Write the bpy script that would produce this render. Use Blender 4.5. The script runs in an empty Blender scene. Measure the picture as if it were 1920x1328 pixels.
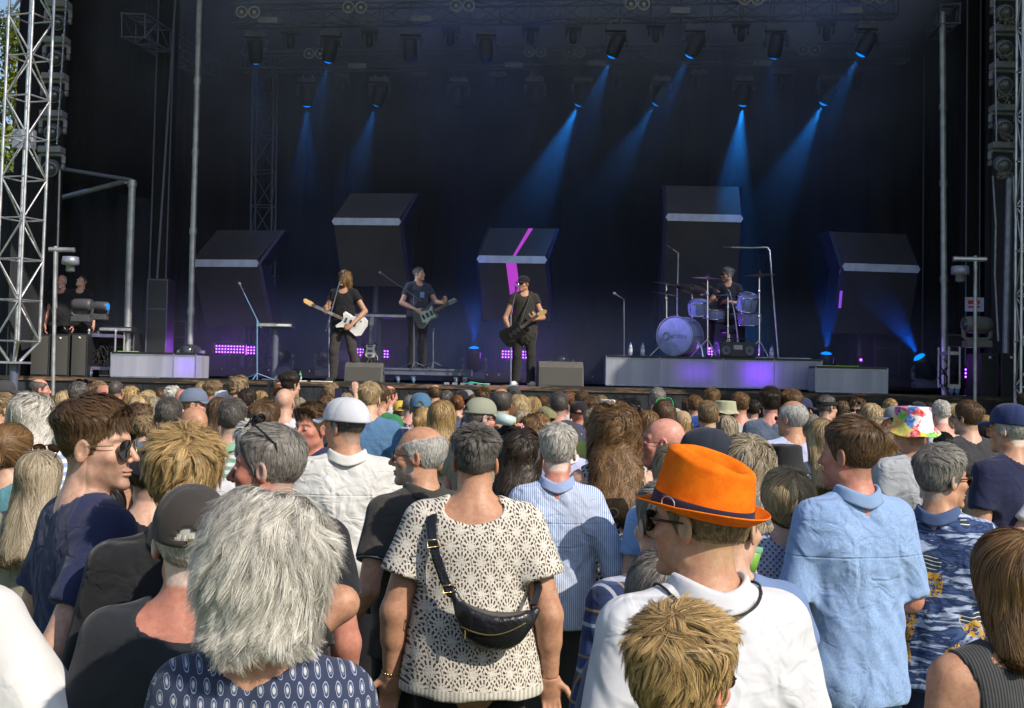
import bpy, math, random
import numpy as np
from mathutils import Matrix, Vector
random.seed(7); RNG = np.random.default_rng(7)
R = math.radians
S = bpy.context.scene
COL = S.collection

# ------------------------------------------------------------------ camera, world, sun, exposure
F_PX, W_PX, H_PX = 2280.0, 1920.0, 1328.0
CAM_H, PITCH, ROLL = 1.95, R(2.4), R(1.2)
HORIZ = 712.0
cam_data = bpy.data.cameras.new('camera')
cam = bpy.data.objects.new('camera', cam_data); COL.objects.link(cam)
cam_data.sensor_width = 36.0; cam_data.lens = F_PX / W_PX * 36.0
PPY = HORIZ - F_PX * math.tan(PITCH)                 # principal point height in the picture
cam_data.shift_y = (PPY - H_PX / 2) / W_PX
cam_data.clip_end = 3000; cam_data.clip_start = 0.05
CAMM = Matrix.Translation((0, 0, CAM_H)) @ Matrix.Rotation(R(90) + PITCH, 4, 'X') @ Matrix.Rotation(ROLL, 4, 'Z')
cam.matrix_world = CAMM
S.camera = cam
S.cycles.use_denoising = True
S.cycles.max_bounces = 6; S.cycles.diffuse_bounces = 3; S.cycles.glossy_bounces = 3
S.cycles.transmission_bounces = 4; S.cycles.transparent_max_bounces = 12; S.cycles.volume_bounces = 1; S.cycles.volume_step_rate = 2.0; S.cycles.volume_max_steps = 128
S.cycles.use_light_tree = True
S.cycles.sample_clamp_indirect = 4.0

SUN_EL, SUN_AZ = R(38), R(47)        # the sun stands behind the camera's right shoulder
sun_vec = Vector((math.sin(SUN_AZ) * math.cos(SUN_EL), -math.cos(SUN_AZ) * math.cos(SUN_EL), math.sin(SUN_EL)))
world = bpy.data.worlds.new('World'); S.world = world; world.use_nodes = True
wn = world.node_tree.nodes; wl = world.node_tree.links
sky = wn.new('ShaderNodeTexSky'); sky.sky_type = 'NISHITA'; sky.sun_disc = False
sky.sun_elevation = SUN_EL
sky.sun_rotation = math.atan2(sun_vec.x, sun_vec.y)
wl.new(sky.outputs[0], wn['Background'].inputs[0]); wn['Background'].inputs[1].default_value = 0.14
sl = bpy.data.lights.new('sun', 'SUN'); sl.energy = 4.8; sl.angle = R(0.5); sl.color = (1.0, 0.90, 0.76)
so = bpy.data.objects.new('sun', sl); COL.objects.link(so)
so.rotation_euler = sun_vec.to_track_quat('Z', 'Y').to_euler(); so.location = (10, -10, 20)
S.view_settings.view_transform = 'Standard'; S.view_settings.look = 'None'
S.view_settings.exposure = 0.0; S.view_settings.gamma = 1.0

def at(px, py, Y):
    """world point seen at picture position (px, py) at depth Y"""
    d = CAMM.to_3x3() @ Vector(((px - W_PX / 2) / F_PX, -(py - PPY) / F_PX, -1.0))
    t = Y / d.y
    return Vector((d.x * t, Y, CAM_H + d.z * t))

# ------------------------------------------------------------------ objects
def tag(o, label=None, cat=None, group=None, kind=None):
    if label: o['label'] = label
    if cat: o['category'] = cat
    if group: o['group'] = group
    if kind: o['kind'] = kind
    return o
def thing(name, label, cat, loc=(0, 0, 0), rz=0.0, group=None, scale=1.0):
    o = bpy.data.objects.new(name, None); COL.objects.link(o)
    o.location = loc; o.rotation_euler = (0, 0, rz); o.scale = (scale,) * 3
    o.empty_display_size = 0.1
    return tag(o, label, cat, group)
def link(name, me, mat=None, parent=None):
    o = bpy.data.objects.new(name, me); COL.objects.link(o)
    if mat is not None:
        if not me.materials: me.materials.append(mat)
        elif me.materials[0] != mat:
            o.material_slots[0].link = 'OBJECT'; o.material_slots[0].material = mat
    if parent is not None: o.parent = parent
    return o
def np_mesh(name, v, f, smooth=True, tint=None):
    """v (n,3); f (m,3|4) arrays"""
    me = bpy.data.meshes.new(name)
    v = np.asarray(v, np.float32); f = np.asarray(f, np.int32)
    n, k = f.shape
    me.vertices.add(len(v)); me.vertices.foreach_set('co', v.ravel())
    me.loops.add(n * k); me.loops.foreach_set('vertex_index', f.ravel())
    me.polygons.add(n); me.polygons.foreach_set('loop_start', np.arange(0, n * k, k, dtype=np.int32))
    me.polygons.foreach_set('use_smooth', np.full(n, smooth))
    me.update(calc_edges=True)
    if tint is not None:
        a = me.color_attributes.new('tint', 'FLOAT_COLOR', 'POINT')
        c = np.ones((len(v), 4), np.float32); c[:, :3] = tint; a.data.foreach_set('color', c.ravel())
    return me

class MB:
    """collects boxes, bars, tubes, lathes and sheets into one mesh"""
    def __init__(s): s.v = []; s.f = []; s.sm = []
    def add(s, vs, fs, sm=False):
        n = len(s.v); s.v += [tuple(p) for p in vs]
        s.f += [tuple(i + n for i in f) for f in fs]; s.sm += [sm] * len(fs); return s
    def box(s, c, d, M=None):
        x, y, z = d[0] / 2, d[1] / 2, d[2] / 2
        vs = [Vector((i * x, j * y, k * z)) for i in (-1, 1) for j in (-1, 1) for k in (-1, 1)]
        if M is not None: vs = [M @ p for p in vs]
        vs = [p + Vector(c) for p in vs]
        return s.add(vs, [(0, 1, 3, 2), (4, 6, 7, 5), (0, 4, 5, 1), (2, 3, 7, 6), (0, 2, 6, 4), (1, 5, 7, 3)])
    def tube(s, pts, r, n=8, cap=True, flat=1.0):
        pts = [Vector(p) for p in pts]; m = len(pts)
        rs = r if isinstance(r, (list, tuple)) else [r] * m
        ring = []; up = None
        for i, p in enumerate(pts):
            t = (pts[min(i + 1, m - 1)] - pts[max(i - 1, 0)])
            t = t.normalized() if t.length > 1e-9 else Vector((0, 0, 1))
            if up is None: up = Vector((0, 0, 1)) if abs(t.z) < .9 else Vector((1, 0, 0))
            a = t.cross(up)
            if a.length < 1e-5: a = t.cross(Vector((0, 1, 0)))
            a.normalize(); b = a.cross(t).normalized(); up = b
            ring.append([p + (a * math.cos(2 * math.pi * k / n) + b * flat * math.sin(2 * math.pi * k / n)) * rs[i] for k in range(n)])
        vs = [q for g in ring for q in g]
        fs = [(i * n + k, i * n + (k + 1) % n, (i + 1) * n + (k + 1) % n, (i + 1) * n + k) for i in range(m - 1) for k in range(n)]
        s.add(vs, fs, True)
        if cap: s.add(ring[0], [tuple(reversed(range(n)))]); s.add(ring[-1], [tuple(range(n))])
        return s
    def lathe(s, prof, c=(0, 0, 0), M=None, n=24, ell=(1, 1), sm=True):
        """prof: (radius, z) pairs"""
        vs = []
        for r, z in prof:
            for k in range(n):
                a = 2 * math.pi * k / n; vs.append(Vector((r * math.cos(a) * ell[0], r * math.sin(a) * ell[1], z)))
        if M is not None: vs = [M @ p for p in vs]
        vs = [p + Vector(c) for p in vs]
        fs = [(i * n + k, i * n + (k + 1) % n, (i + 1) * n + (k + 1) % n, (i + 1) * n + k) for i in range(len(prof) - 1) for k in range(n)]
        return s.add(vs, fs, sm)
    def prism(s, poly, a, b, axis='x'):
        """extrude a polygon given in the two other axes"""
        n = len(poly)
        def P(u, v, w): return {'x': (w, u, v), 'y': (u, w, v), 'z': (u, v, w)}[axis]
        vs = [P(u, v, a) for u, v in poly] + [P(u, v, b) for u, v in poly]
        fs = [tuple(range(n)), tuple(reversed(range(n, 2 * n)))] + [(i, i + n, (i + 1) % n + n, (i + 1) % n) for i in range(n)]
        return s.add(vs, fs)
    def grid(s, P, nu, nv, thick=None):
        vs = [Vector(P(i / nu, j / nv)) for i in range(nu + 1) for j in range(nv + 1)]
        fs = [(i * (nv + 1) + j, (i + 1) * (nv + 1) + j, (i + 1) * (nv + 1) + j + 1, i * (nv + 1) + j + 1) for i in range(nu) for j in range(nv)]
        if thick:
            t = Vector(thick); n = len(vs); vs2 = [p + t for p in vs]
            fs2 = [tuple(reversed([q + n for q in f])) for f in fs]
            w = nv + 1; b = [i * w for i in range(nu + 1)] + [nu * w + j for j in range(1, nv + 1)] + [i * w + nv for i in range(nu - 1, -1, -1)] + [j for j in range(nv - 1, 0, -1)]
            side = [(b[i], b[i] + n, b[(i + 1) % len(b)] + n, b[(i + 1) % len(b)]) for i in range(len(b))]
            return s.add(vs + vs2, fs + fs2 + side, True)
        return s.add(vs, fs, True)
    def mesh(s, name, bevel=0):
        me = bpy.data.meshes.new(name); me.from_pydata(s.v, [], s.f)
        me.polygons.foreach_set('use_smooth', s.sm); me.update()
        if bevel:
            import bmesh
            bm = bmesh.new(); bm.from_mesh(me)
            bmesh.ops.remove_doubles(bm, verts=bm.verts, dist=1e-5)
            ed = [e for e in bm.edges if len(e.link_faces) == 2 and e.calc_face_angle(0) > .5]
            bmesh.ops.bevel(bm, geom=ed, offset=bevel, segments=2, profile=.5, affect='EDGES')
            bmesh.ops.recalc_face_normals(bm, faces=bm.faces)
            bm.to_mesh(me); bm.free()
        else:
            import bmesh
            bm = bmesh.new(); bm.from_mesh(me); bmesh.ops.recalc_face_normals(bm, faces=bm.faces); bm.to_mesh(me); bm.free()
        return me
    def build(s, name, mat, parent=None, bevel=0): return link(name, s.mesh(name, bevel), mat, parent)
def copy_tree(o, loc=None, rz=None, label=None):
    c = o.copy(); COL.objects.link(c)
    if loc is not None: c.location = loc
    if rz is not None: c.rotation_euler = (0, 0, rz)
    if label: c['label'] = label
    for ch in KIDS(o):
        d = ch.copy(); COL.objects.link(d); d.parent = c
        for g in KIDS(ch):
            e = g.copy(); COL.objects.link(e); e.parent = d
    return c
def KIDS(o): return [x for x in COL.objects if x.parent == o]

# ------------------------------------------------------------------ materials
class N:
    """a node socket with arithmetic"""
    def __init__(s, nt, k): s.t = nt; s.k = k
    def _m(s, op, *a, clamp=False):
        n = s.t.nodes.new('ShaderNodeMath'); n.operation = op; n.use_clamp = clamp
        for i, x in enumerate((s,) + a):
            if isinstance(x, N): s.t.links.new(x.k, n.inputs[i])
            else: n.inputs[i].default_value = float(x)
        return N(s.t, n.outputs[0])
    def __add__(s, o): return s._m('ADD', o)
    __radd__ = __add__
    def __sub__(s, o): return s._m('SUBTRACT', o)
    def __rsub__(s, o): return s._m('MULTIPLY_ADD', -1.0, o)
    def __mul__(s, o): return s._m('MULTIPLY', o)
    __rmul__ = __mul__
    def __truediv__(s, o): return s._m('DIVIDE', o)
    def floor(s): return s._m('FLOOR')
    def frac(s): return s._m('FRACT')
    def abs(s): return s._m('ABSOLUTE')
    def sin(s): return s._m('SINE')
    def cos(s): return s._m('COSINE')
    def sqrt(s): return s._m('SQRT')
    def gt(s, o): return s._m('GREATER_THAN', o)
    def lt(s, o): return s._m('LESS_THAN', o)
    def mx(s, o): return s._m('MAXIMUM', o)
    def mn(s, o): return s._m('MINIMUM', o)
    def mod(s, o): return s._m('FLOORED_MODULO', o)
    def atan2(s, o): return s._m('ARCTAN2', o)
    def ramp(s, lo, hi, a=0.0, b=1.0):
        n = s.t.nodes.new('ShaderNodeMapRange'); n.interpolation_type = 'SMOOTHSTEP'
        s.t.links.new(s.k, n.inputs[0])
        for i, x in enumerate((lo, hi, a, b)): n.inputs[i + 1].default_value = x
        return N(s.t, n.outputs[0])
class Mat:
    def __init__(s, name, col=(.5, .5, .5), rough=.6, spec=.5, metal=0.0):
        s.m = bpy.data.materials.new(name); s.m.use_nodes = True; s.t = s.m.node_tree
        s.b = s.t.nodes['Principled BSDF']
        s.b.inputs['Base Color'].default_value = (*col, 1); s.b.inputs['Roughness'].default_value = rough
        s.b.inputs['Specular IOR Level'].default_value = spec; s.b.inputs['Metallic'].default_value = metal
    def node(s, ty, **kw):
        n = s.t.nodes.new(ty)
        for k, v in kw.items(): setattr(n, k, v)
        return n
    def inp(s, n, i, v):
        if isinstance(v, N): s.t.links.new(v.k, n.inputs[i])
        elif isinstance(v, (tuple, list)): n.inputs[i].default_value = (*v, 1) if len(v) == 3 and n.inputs[i].type == 'RGBA' else v
        else: n.inputs[i].default_value = v
    def co(s, kind='Object'):
        n = s.node('ShaderNodeTexCoord'); return N(s.t, n.outputs[kind])
    def xyz(s, c=None):
        n = s.node('ShaderNodeSeparateXYZ'); s.t.links.new((c or s.co()).k, n.inputs[0])
        return [N(s.t, o) for o in n.outputs]
    def comb(s, x, y, z):
        n = s.node('ShaderNodeCombineXYZ'); s.inp(n, 0, x); s.inp(n, 1, y); s.inp(n, 2, z); return N(s.t, n.outputs[0])
    def scaled(s, v, c=None):
        n = s.node('ShaderNodeVectorMath', operation='MULTIPLY'); s.t.links.new((c or s.co()).k, n.inputs[0])
        n.inputs[1].default_value = v; return N(s.t, n.outputs[0])
    def noise(s, scale=5, detail=3, rough=.5, c=None, dist=0.0, color=False):
        n = s.node('ShaderNodeTexNoise'); s.t.links.new((c or s.co()).k, n.inputs['Vector'])
        n.inputs['Scale'].default_value = scale; n.inputs['Detail'].default_value = detail
        n.inputs['Roughness'].default_value = rough; n.inputs['Distortion'].default_value = dist
        return N(s.t, n.outputs[1 if color else 0])
    def vor(s, scale=5, c=None, feature='F1', out=0, rnd=1.0):
        n = s.node('ShaderNodeTexVoronoi', feature=feature); s.t.links.new((c or s.co()).k, n.inputs['Vector'])
        n.inputs['Scale'].default_value = scale; n.inputs['Randomness'].default_value = rnd
        return N(s.t, n.outputs[out])
    def mix(s, f, a, b, blend='MIX'):
        n = s.node('ShaderNodeMix', data_type='RGBA', blend_type=blend)
        s.inp(n, 0, f)
        for i, v in ((6, a), (7, b)): s.inp(n, i, v)
        return N(s.t, n.outputs[2])
    def attr(s, name='tint'):
        n = s.node('ShaderNodeAttribute', attribute_name=name); return N(s.t, n.outputs[0])
    def rand(s):
        n = s.node('ShaderNodeObjectInfo'); return N(s.t, n.outputs['Random'])
    def set(s, name, v): s.inp(s.b, name, v); return s
    def bump(s, h, strength=.5, dist=.01):
        n = s.node('ShaderNodeBump'); n.inputs['Strength'].default_value = strength; n.inputs['Distance'].default_value = dist
        s.t.links.new(h.k, n.inputs['Height'])
        if s.b.inputs['Normal'].links: s.t.links.new(s.b.inputs['Normal'].links[0].from_socket, n.inputs['Normal'])
        s.t.links.new(n.outputs[0], s.b.inputs['Normal']); return s
_MC = {}
def mat(name, col, rough=.6, spec=.5, metal=0.0, var=.12, bump=.0, bscale=60):
    """a plain surface with a little unevenness in tone and gloss"""
    if name in _MC: return _MC[name]
    M = Mat(name, col, rough, spec, metal)
    n = M.noise(7, 4)
    M.set('Base Color', M.mix(n.ramp(.3, .7), tuple(c * (1 - var) for c in col), tuple(min(1, c * (1 + var)) for c in col)))
    M.set('Roughness', (n * .25 + (rough - .12)))
    if bump: M.bump(M.noise(bscale, 2), bump, .004)
    _MC[name] = M.m; return M.m
def emit(name, col, power):
    if name in _MC: return _MC[name]
    M = Mat(name, (0, 0, 0)); M.b.inputs['Emission Color'].default_value = (*col, 1); M.b.inputs['Emission Strength'].default_value = power
    _MC[name] = M.m; return M.m
# ------------------------------------------------------------------ signed distance shapes, turned into one smooth surface
f4 = np.float32
def sm(a, b, k):
    h = np.clip(.5 + .5 * (b - a) / k, 0, 1); return b + (a - b) * h - k * h * (1 - h)
def smx(a, b, k): return -sm(-a, -b, k)
def cone(p, a, b, ra, rb, sc=(1, 1, 1)):
    a = np.array(a, f4); b = np.array(b, f4); s = np.array(sc, f4)
    q = (p - a) / s; ab = (b - a) / s
    t = np.clip(q @ ab / (ab @ ab + 1e-9), 0, 1)
    return (np.linalg.norm(q - t[:, None] * ab, axis=1) - (ra + (rb - ra) * t)) * min(1.0, (s.min() + 1) / 2)
def ell(p, c, r):
    r = np.array(r, f4); q = (p - np.array(c, f4))
    k0 = np.linalg.norm(q / r, axis=1); k1 = np.linalg.norm(q / (r * r), axis=1) + 1e-9
    return k0 * (k0 - 1) / k1
def ball(p, c, r): return np.linalg.norm(p - np.array(c, f4), axis=1) - r
def sine_noise(p, freq, seed=0, n=5):
    g = np.random.default_rng(seed); o = np.zeros(len(p), f4)
    for i in range(n):
        d = g.normal(size=3); d /= np.linalg.norm(d)
        o += np.sin(p @ d.astype(f4) * freq * g.uniform(.7, 1.5) + g.uniform(0, 6.3)).astype(f4)
    return o / n
def nets(f, lo, hi, h):
    lo = np.array(lo, float); hi = np.array(hi, float)
    n = (np.ceil((hi - lo) / h / 4).astype(int) * 4)
    nb = n // 4
    cx = [lo[i] + (np.arange(nb[i]) * 4 + 1.5) * h for i in range(3)]
    C = np.stack(np.meshgrid(*cx, indexing='ij'), -1).reshape(-1, 3).astype(f4)
    dc = f(C).reshape(nb)
    act = np.abs(dc) < 7.5 * h
    G = np.repeat(np.repeat(np.repeat(np.sign(dc), 4, 0), 4, 1), 4, 2).astype(f4)
    m = np.repeat(np.repeat(np.repeat(act, 4, 0), 4, 1), 4, 2)
    idx = np.argwhere(m)
    P = (lo + idx * h).astype(f4)
    out = np.empty(len(P), f4)
    for i in range(0, len(P), 200000): out[i:i + 200000] = f(P[i:i + 200000])
    G[m] = out
    s = G < 0
    e = [(0, 1), (0, 2), (0, 4), (1, 3), (1, 5), (2, 3), (2, 6), (3, 7), (4, 5), (4, 6), (5, 7), (6, 7)]
    def cor(A, k):
        i, j, l = k >> 2 & 1, k >> 1 & 1, k & 1
        return A[i:A.shape[0] - 1 + i, j:A.shape[1] - 1 + j, l:A.shape[2] - 1 + l]
    cnt = sum(cor(s, k).astype(np.int8) for k in range(8))
    cells = np.argwhere((cnt > 0) & (cnt < 8))
    if len(cells) == 0: return np.zeros((0, 3)), np.zeros((0, 4), int)
    vals = np.stack([G[cells[:, 0] + (k >> 2 & 1), cells[:, 1] + (k >> 1 & 1), cells[:, 2] + (k & 1)] for k in range(8)], 1)
    acc = np.zeros((len(cells), 3)); ac = np.zeros(len(cells))
    off = np.array([[k >> 2 & 1, k >> 1 & 1, k & 1] for k in range(8)], float)
    for a, b in e:
        va, vb = vals[:, a], vals[:, b]; c = (va < 0) != (vb < 0)
        t = np.where(c, va / np.where(c, va - vb, 1), 0)[:, None]
        acc += np.where(c[:, None], off[a] + (off[b] - off[a]) * t, 0); ac += c
    V = lo + (cells + acc / ac[:, None]) * h
    vid = -np.ones(cnt.shape, int); vid[tuple(cells.T)] = np.arange(len(cells))
    Fs = []
    for ax in range(3):
        sl0 = [slice(None)] * 3; sl1 = [slice(None)] * 3; sl0[ax] = slice(0, -1); sl1[ax] = slice(1, None)
        A = s[tuple(sl0)]; B = s[tuple(sl1)]
        E = np.argwhere(A != B); u, w = [(1, 2), (2, 0), (0, 1)][ax]
        ok = (E[:, u] > 0) & (E[:, w] > 0) & (E[:, u] < cnt.shape[u]) & (E[:, w] < cnt.shape[w]) & (E[:, ax] < cnt.shape[ax])
        E = E[ok]
        def g(du, dw):
            q = E.copy(); q[:, u] -= du; q[:, w] -= dw; return vid[tuple(q.T)]
        quad = np.stack([g(1, 1), g(0, 1), g(0, 0), g(1, 0)], 1)
        fl = A[tuple(E.T)]
        quad = np.where(fl[:, None], quad, quad[:, ::-1])
        Fs.append(quad[(quad >= 0).all(1)])
    return V, np.concatenate(Fs)
def join(parts):
    V, Fc, n = [], [], 0
    for v, f in parts:
        V.append(v); Fc.append(f + n); n += len(v)
    return np.concatenate(V), np.concatenate(Fc)

# ------------------------------------------------------------------ heads (local frame: origin in mid head, face towards +y)
def head_base(p, w=1.0, jaw=1.0):
    d = ell(p, (0, -.014, .034), (.0755 * w, .095, .086))
    d = sm(d, ell(p, (0, .028, -.040), (.060 * w * jaw, .064, .080)), .035)
    return d
def head_sdf(p, w=1.0, jaw=1.0, mouth=0.0, ear=True):
    d = head_base(p, w, jaw)
    q = p.copy(); q[:, 0] = np.abs(q[:, 0])
    d = sm(d, ball(q, (.046 * w * jaw, .004, -.070), .017), .03)
    d = sm(d, ell(p, (0, .078, -.100), (.024 * jaw, .018, .016)), .025)
    d = sm(d, cone(q, (.006, .080, .026), (.040, .064, .026), .012, .010), .016)
    d = sm(d, ell(q, (.043, .060, -.022), (.019, .018, .017)), .022)
    d = smx(d, -ell(q, (.031, .1015, .002), (.019, .018, .013)), .010)
    d = sm(d, cone(p, (0, .088, .012), (0, .113, -.028), .0070, .0105), .010)
    d = sm(d, ball(q, (.011, .099, -.034), .0075), .006)
    d = smx(d, -ball(q, (.006, .107, -.043), .0038), .004)
    d = sm(d, ell(q, (.031, .081, .002), (.0135, .0115, .0105)), .002)
    zu = -.061; zl = -.072 - mouth * .02
    d = sm(d, ell(p, (0, .089, zu), (.025, .0125, .0055)), .005)
    d = sm(d, ell(p, (0, .087, zl), (.021, .0125, .0065)), .005)
    if mouth > 0: d = smx(d, -ell(p, (0, .094, (zu + zl) / 2), (.016, .02, .0055 + mouth * .009)), .003)
    else: d = smx(d, -ell(p, (0, .101, -.0665), (.022, .006, .0012)), .002)
    if ear:
        e = q - np.array([.0765 * w, -.010, -.006], f4)
        c, s_ = math.cos(.35), math.sin(.35)
        e2 = np.stack([e[:, 0] * c + e[:, 1] * s_, -e[:, 0] * s_ + e[:, 1] * c, e[:, 2] - .15 * e[:, 1]], 1)
        ed = ell(e2, (0.004, 0, 0), (.0085, .0195, .0315))
        ed = smx(ed, -ell(e2, (.0125, .002, .004), (.0075, .0115, .0195)), .004)
        d = sm(d, ed, .006)
    return d

FING = [(-.030, .0, .068, .0088), (-.010, .004, .078, .0090), (.010, .003, .074, .0088), (.028, -.004, .058, .0078)]
def hand_sdf(p, W, d, n, thumb, curl, spread=.0):
    """W wrist, d along the fingers, n out of the back of the hand, thumb = side of the thumb (unit)"""
    d = Vector(d).normalized(); n = (Vector(n) - Vector(n).dot(d) * d).normalized(); s_ = d.cross(n)
    if s_.dot(Vector(thumb)) < 0: s_ = -s_
    B = np.array([s_, d, n], f4); q = (p - np.array(W, f4)) @ B.T      # x towards thumb, y along, z back
    o = ell(q, (0, .050, 0), (.043, .056, .0155))
    o = sm(o, cone(q, (0, -.02, 0), (0, .03, 0), .024, .026, (1, 1, .75)), .03)
    for i, (x, dy, L, r) in enumerate(FING):
        cu = curl * (1 + .12 * i); a = np.array([-x, .088 + dy, 0]); ang = 0.15 + .0 * cu
        for sgl, fr in ((.45, .55), (.30, 1.0), (.25, .85)):
            ang += cu * fr
            dirv = np.array([-x * spread * 4, math.cos(ang), -math.sin(ang)]); b = a + dirv * L * sgl * 1.05
            dd = cone(q, a, b, r, r * .93); o = sm(o, dd, .004 if sgl < .45 else .009); a = b; r *= .93
    a = np.array([.028, .018, -.004]); r = .0125
    for L, dirv in ((.038, (.72, .62, -.3)), (.030, (.42, .85, -.35 - .4 * curl)), (.026, (.2, .9, -.45 - .5 * curl))):
        dv = np.array(dirv); dv /= np.linalg.norm(dv); b = a + dv * L
        o = sm(o, cone(q, a, b, r, r * .88), .012 if r > .012 else .005); a = b; r *= .88
    return o

# ------------------------------------------------------------------ a standing figure, 1.75 m, facing +y
class Fig:
    def __init__(s, sex='m', b=1.0, belly=0.0, arms=None, hyaw=0, hpitch=0, hroll=0, lean=0, mouth=0, w=.955, jaw=1.0, sh=1.0, stance=None, sit=False):
        s.b = b; s.belly = belly; s.mouth = mouth; s.w = w; s.jaw = jaw; s.sex = sex
        sw = (.169 if sex == 'm' else .152) * (1 + (b - 1) * .5) * sh; s.sw = sw
        # arms: side -> (elbow, wrist, finger direction, hand back, thumb, curl)
        s.arm = {}
        for k in (-1, 1):
            a = (arms or {}).get(k)
            if a is None:
                a = ((k * (sw + .055 * b), -.045, 1.125), (k * (sw + .075 * b), .035, .885), (0, .12, -1), (k, 0, 0), (0, 1, 0), .35)
            s.arm[k] = a
        s.stance = stance or {-1: ((-.095, .015, .49), (-.105, -.02, .075), (0, 1)), 1: ((.095, .015, .49), (.105, -.02, .075), (0, 1))}
        piv = Vector((0, -.02, 1.52))
        M = Matrix.Translation(piv) @ (Matrix.Rotation(R(hyaw), 4, 'Z') @ Matrix.Rotation(R(-hpitch), 4, 'X') @ Matrix.Rotation(R(hroll), 4, 'Y')) @ Matrix.Translation(-piv)
        s.HM = M @ Matrix.Translation((0, 0, 1.635))
        s.HI = np.array(s.HM.inverted(), f4); s.hyaw = hyaw
    def hl(s, p): return p @ s.HI[:3, :3].T + s.HI[:3, 3]
    def hw(s, v): A = np.array(s.HM); return v @ A[:3, :3].T + A[:3, 3]
    def torso(s, p, g=0.0):
        b = s.b; f = s.sex == 'f'
        d = cone(p, (0, -.012, 1.335), (0, 0, 1.12), .148 * b + g, (.132 if f else .138) * b + g, (1, .68, 1))
        d = sm(d, cone(p, (0, 0, 1.10), (0, -.01, .93), (.132 if f else .138) * b + g, (.168 if f else .158) * b + g, (1, .68, 1)), .06)
        if s.belly: d = sm(d, ell(p, (0, .05, 1.06), (.14 * b + g, .12 + s.belly + g, .15)), .06)
        q = p.copy(); q[:, 0] = np.abs(q[:, 0])
        d = sm(d, cone(q, (.02, -.035, 1.462), (s.sw - .02, -.018, 1.425), .054 + g, .052 * b + g), .055)
        d = sm(d, ell(q, (.085, -.075, 1.33), (.085 * b + g, .045 + g, .12)), .05)
        if f: d = sm(d, ball(q, (.07, .065, 1.285), .052 + g), .05)
        return d
    def armd(s, p, g=0.0, part='ufh', gr=None):
        d = None
        for k in (-1, 1):
            E, Wr, fd, nb, th, cu = s.arm[k]
            Sh = (k * s.sw, -.018, 1.415)
            if 'u' in part:
                a = cone(p, Sh, E, .051 * s.b + g, .041 * s.b + g)
                d = a if d is None else sm(d, a, .02)
            if 'f' in part:
                a = sm(cone(p, E, Wr, .040 * s.b + g, .026 * s.b + g), cone(p, tuple(Vector(E).lerp(Vector(Wr), .12)), tuple(Vector(E).lerp(Vector(Wr), .42)), .037 * s.b + g, .037 * s.b + g), .02)
                d = a if d is None else sm(d, a, .02)
        return d
    def legs(s, p, g=0.0, g2=None):
        g2 = g if g2 is None else g2
        d = None
        for k in (-1, 1):
            K, A, fd = s.stance[k]
            a = cone(p, (k * .088, -.005, .90), K, .092 * s.b + g, .060 + g)
            a = sm(a, cone(p, K, A, .057 + g, .038 + g2), .03)
            a = sm(a, ell(p, (K[0] * .5 + A[0] * .5, (K[1] + A[1]) / 2 - .02, (K[2] * .62 + A[2] * .38)), (.055 + g, .06 + g, .12)), .03)
            d = a if d is None else sm(d, a, .03)
        return d
    def neckd(s, p):
        a = s.HM @ Vector((0, -.022, -.045))
        th = (.056 if s.sex == 'm' else .052) * (1 + (s.b - 1) * .6)
        return cone(p, tuple(a), (0, -.038, 1.44), th * .93, th * 1.1, (1, .95, 1))
    def body(s, p):
        d = sm(s.torso(p), s.armd(p), .03)
        d = sm(d, s.neckd(p), .045)
        return sm(d, s.legs(p), .04) if p[:, 2].min() < 1.0 else d
    def full(s, p):
        return sm(s.body(p), head_sdf(s.hl(p), s.w, s.jaw, s.mouth), .022)
    def hand(s, k, p):
        E, Wr, fd, nb, th, cu = s.arm[k]
        return sm(cone(p, E, Wr, .041 * s.b, .026 * s.b), hand_sdf(p, Wr, fd, nb, th, cu), .015)
    def box(s, extra=.0):
        xs = [abs(s.arm[k][j][0]) for k in (-1, 1) for j in (0, 1)]; ys = [s.arm[k][j][1] for k in (-1, 1) for j in (0, 1)]
        zs = [s.arm[k][j][2] for k in (-1, 1) for j in (0, 1)]
        X = max(xs + [s.sw + .05]) + .09 + extra
        return (-X, min(ys + [-.16]) - .08 - extra, 0), (X, max(ys + [.18]) + .09 + s.belly + extra, max(zs + [1.5]) + .07 + extra)
    def skin_mesh(s, name, res=.005, bres=.012, hands=True, zmin=.0, tone=(.62, .36, .26), scalp=None, stubble=None, red=.0, hres=.0045):
        hc = s.HM.translation
        zc = 1.462
        P = []
        v, f = nets(lambda p: s.full(p), (hc.x - .135, hc.y - .15, zc - .03), (hc.x + .135, hc.y + .16, hc.z + .135), res); P.append((v, f)); nh = len(v)
        lo, hi = s.box(); lo = (lo[0], lo[1], zmin)
        hi = (hi[0], hi[1], zc + bres * 1.0)
        top = max(hi[2], max(s.arm[k][1][2] for k in (-1, 1)) + .06)
        def bod(p):
            d = s.body(p)
            return np.maximum(d, p[:, 2] - (zc + .004) - np.where(np.abs(p[:, 0]) > .15, 9, 0))
        if top > hi[2] + .01: hi = (hi[0], hi[1], top)
        def cut(p):
            d = bod(p)
            for k in (-1, 1):                          # leave the wrists to the finer hand mesh
                E, Wr, fd, *_ = s.arm[k]; u = (Vector(Wr) - Vector(E)).normalized()
                t = (p - np.array(Wr, f4)) @ np.array(u, f4)
                near = np.linalg.norm(p - np.array(Wr, f4), axis=1) < .12
                d = np.where(near, np.maximum(d, t - .002), d)
            return d
        P.append(nets(cut if hands else bod, lo, hi, bres))
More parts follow.
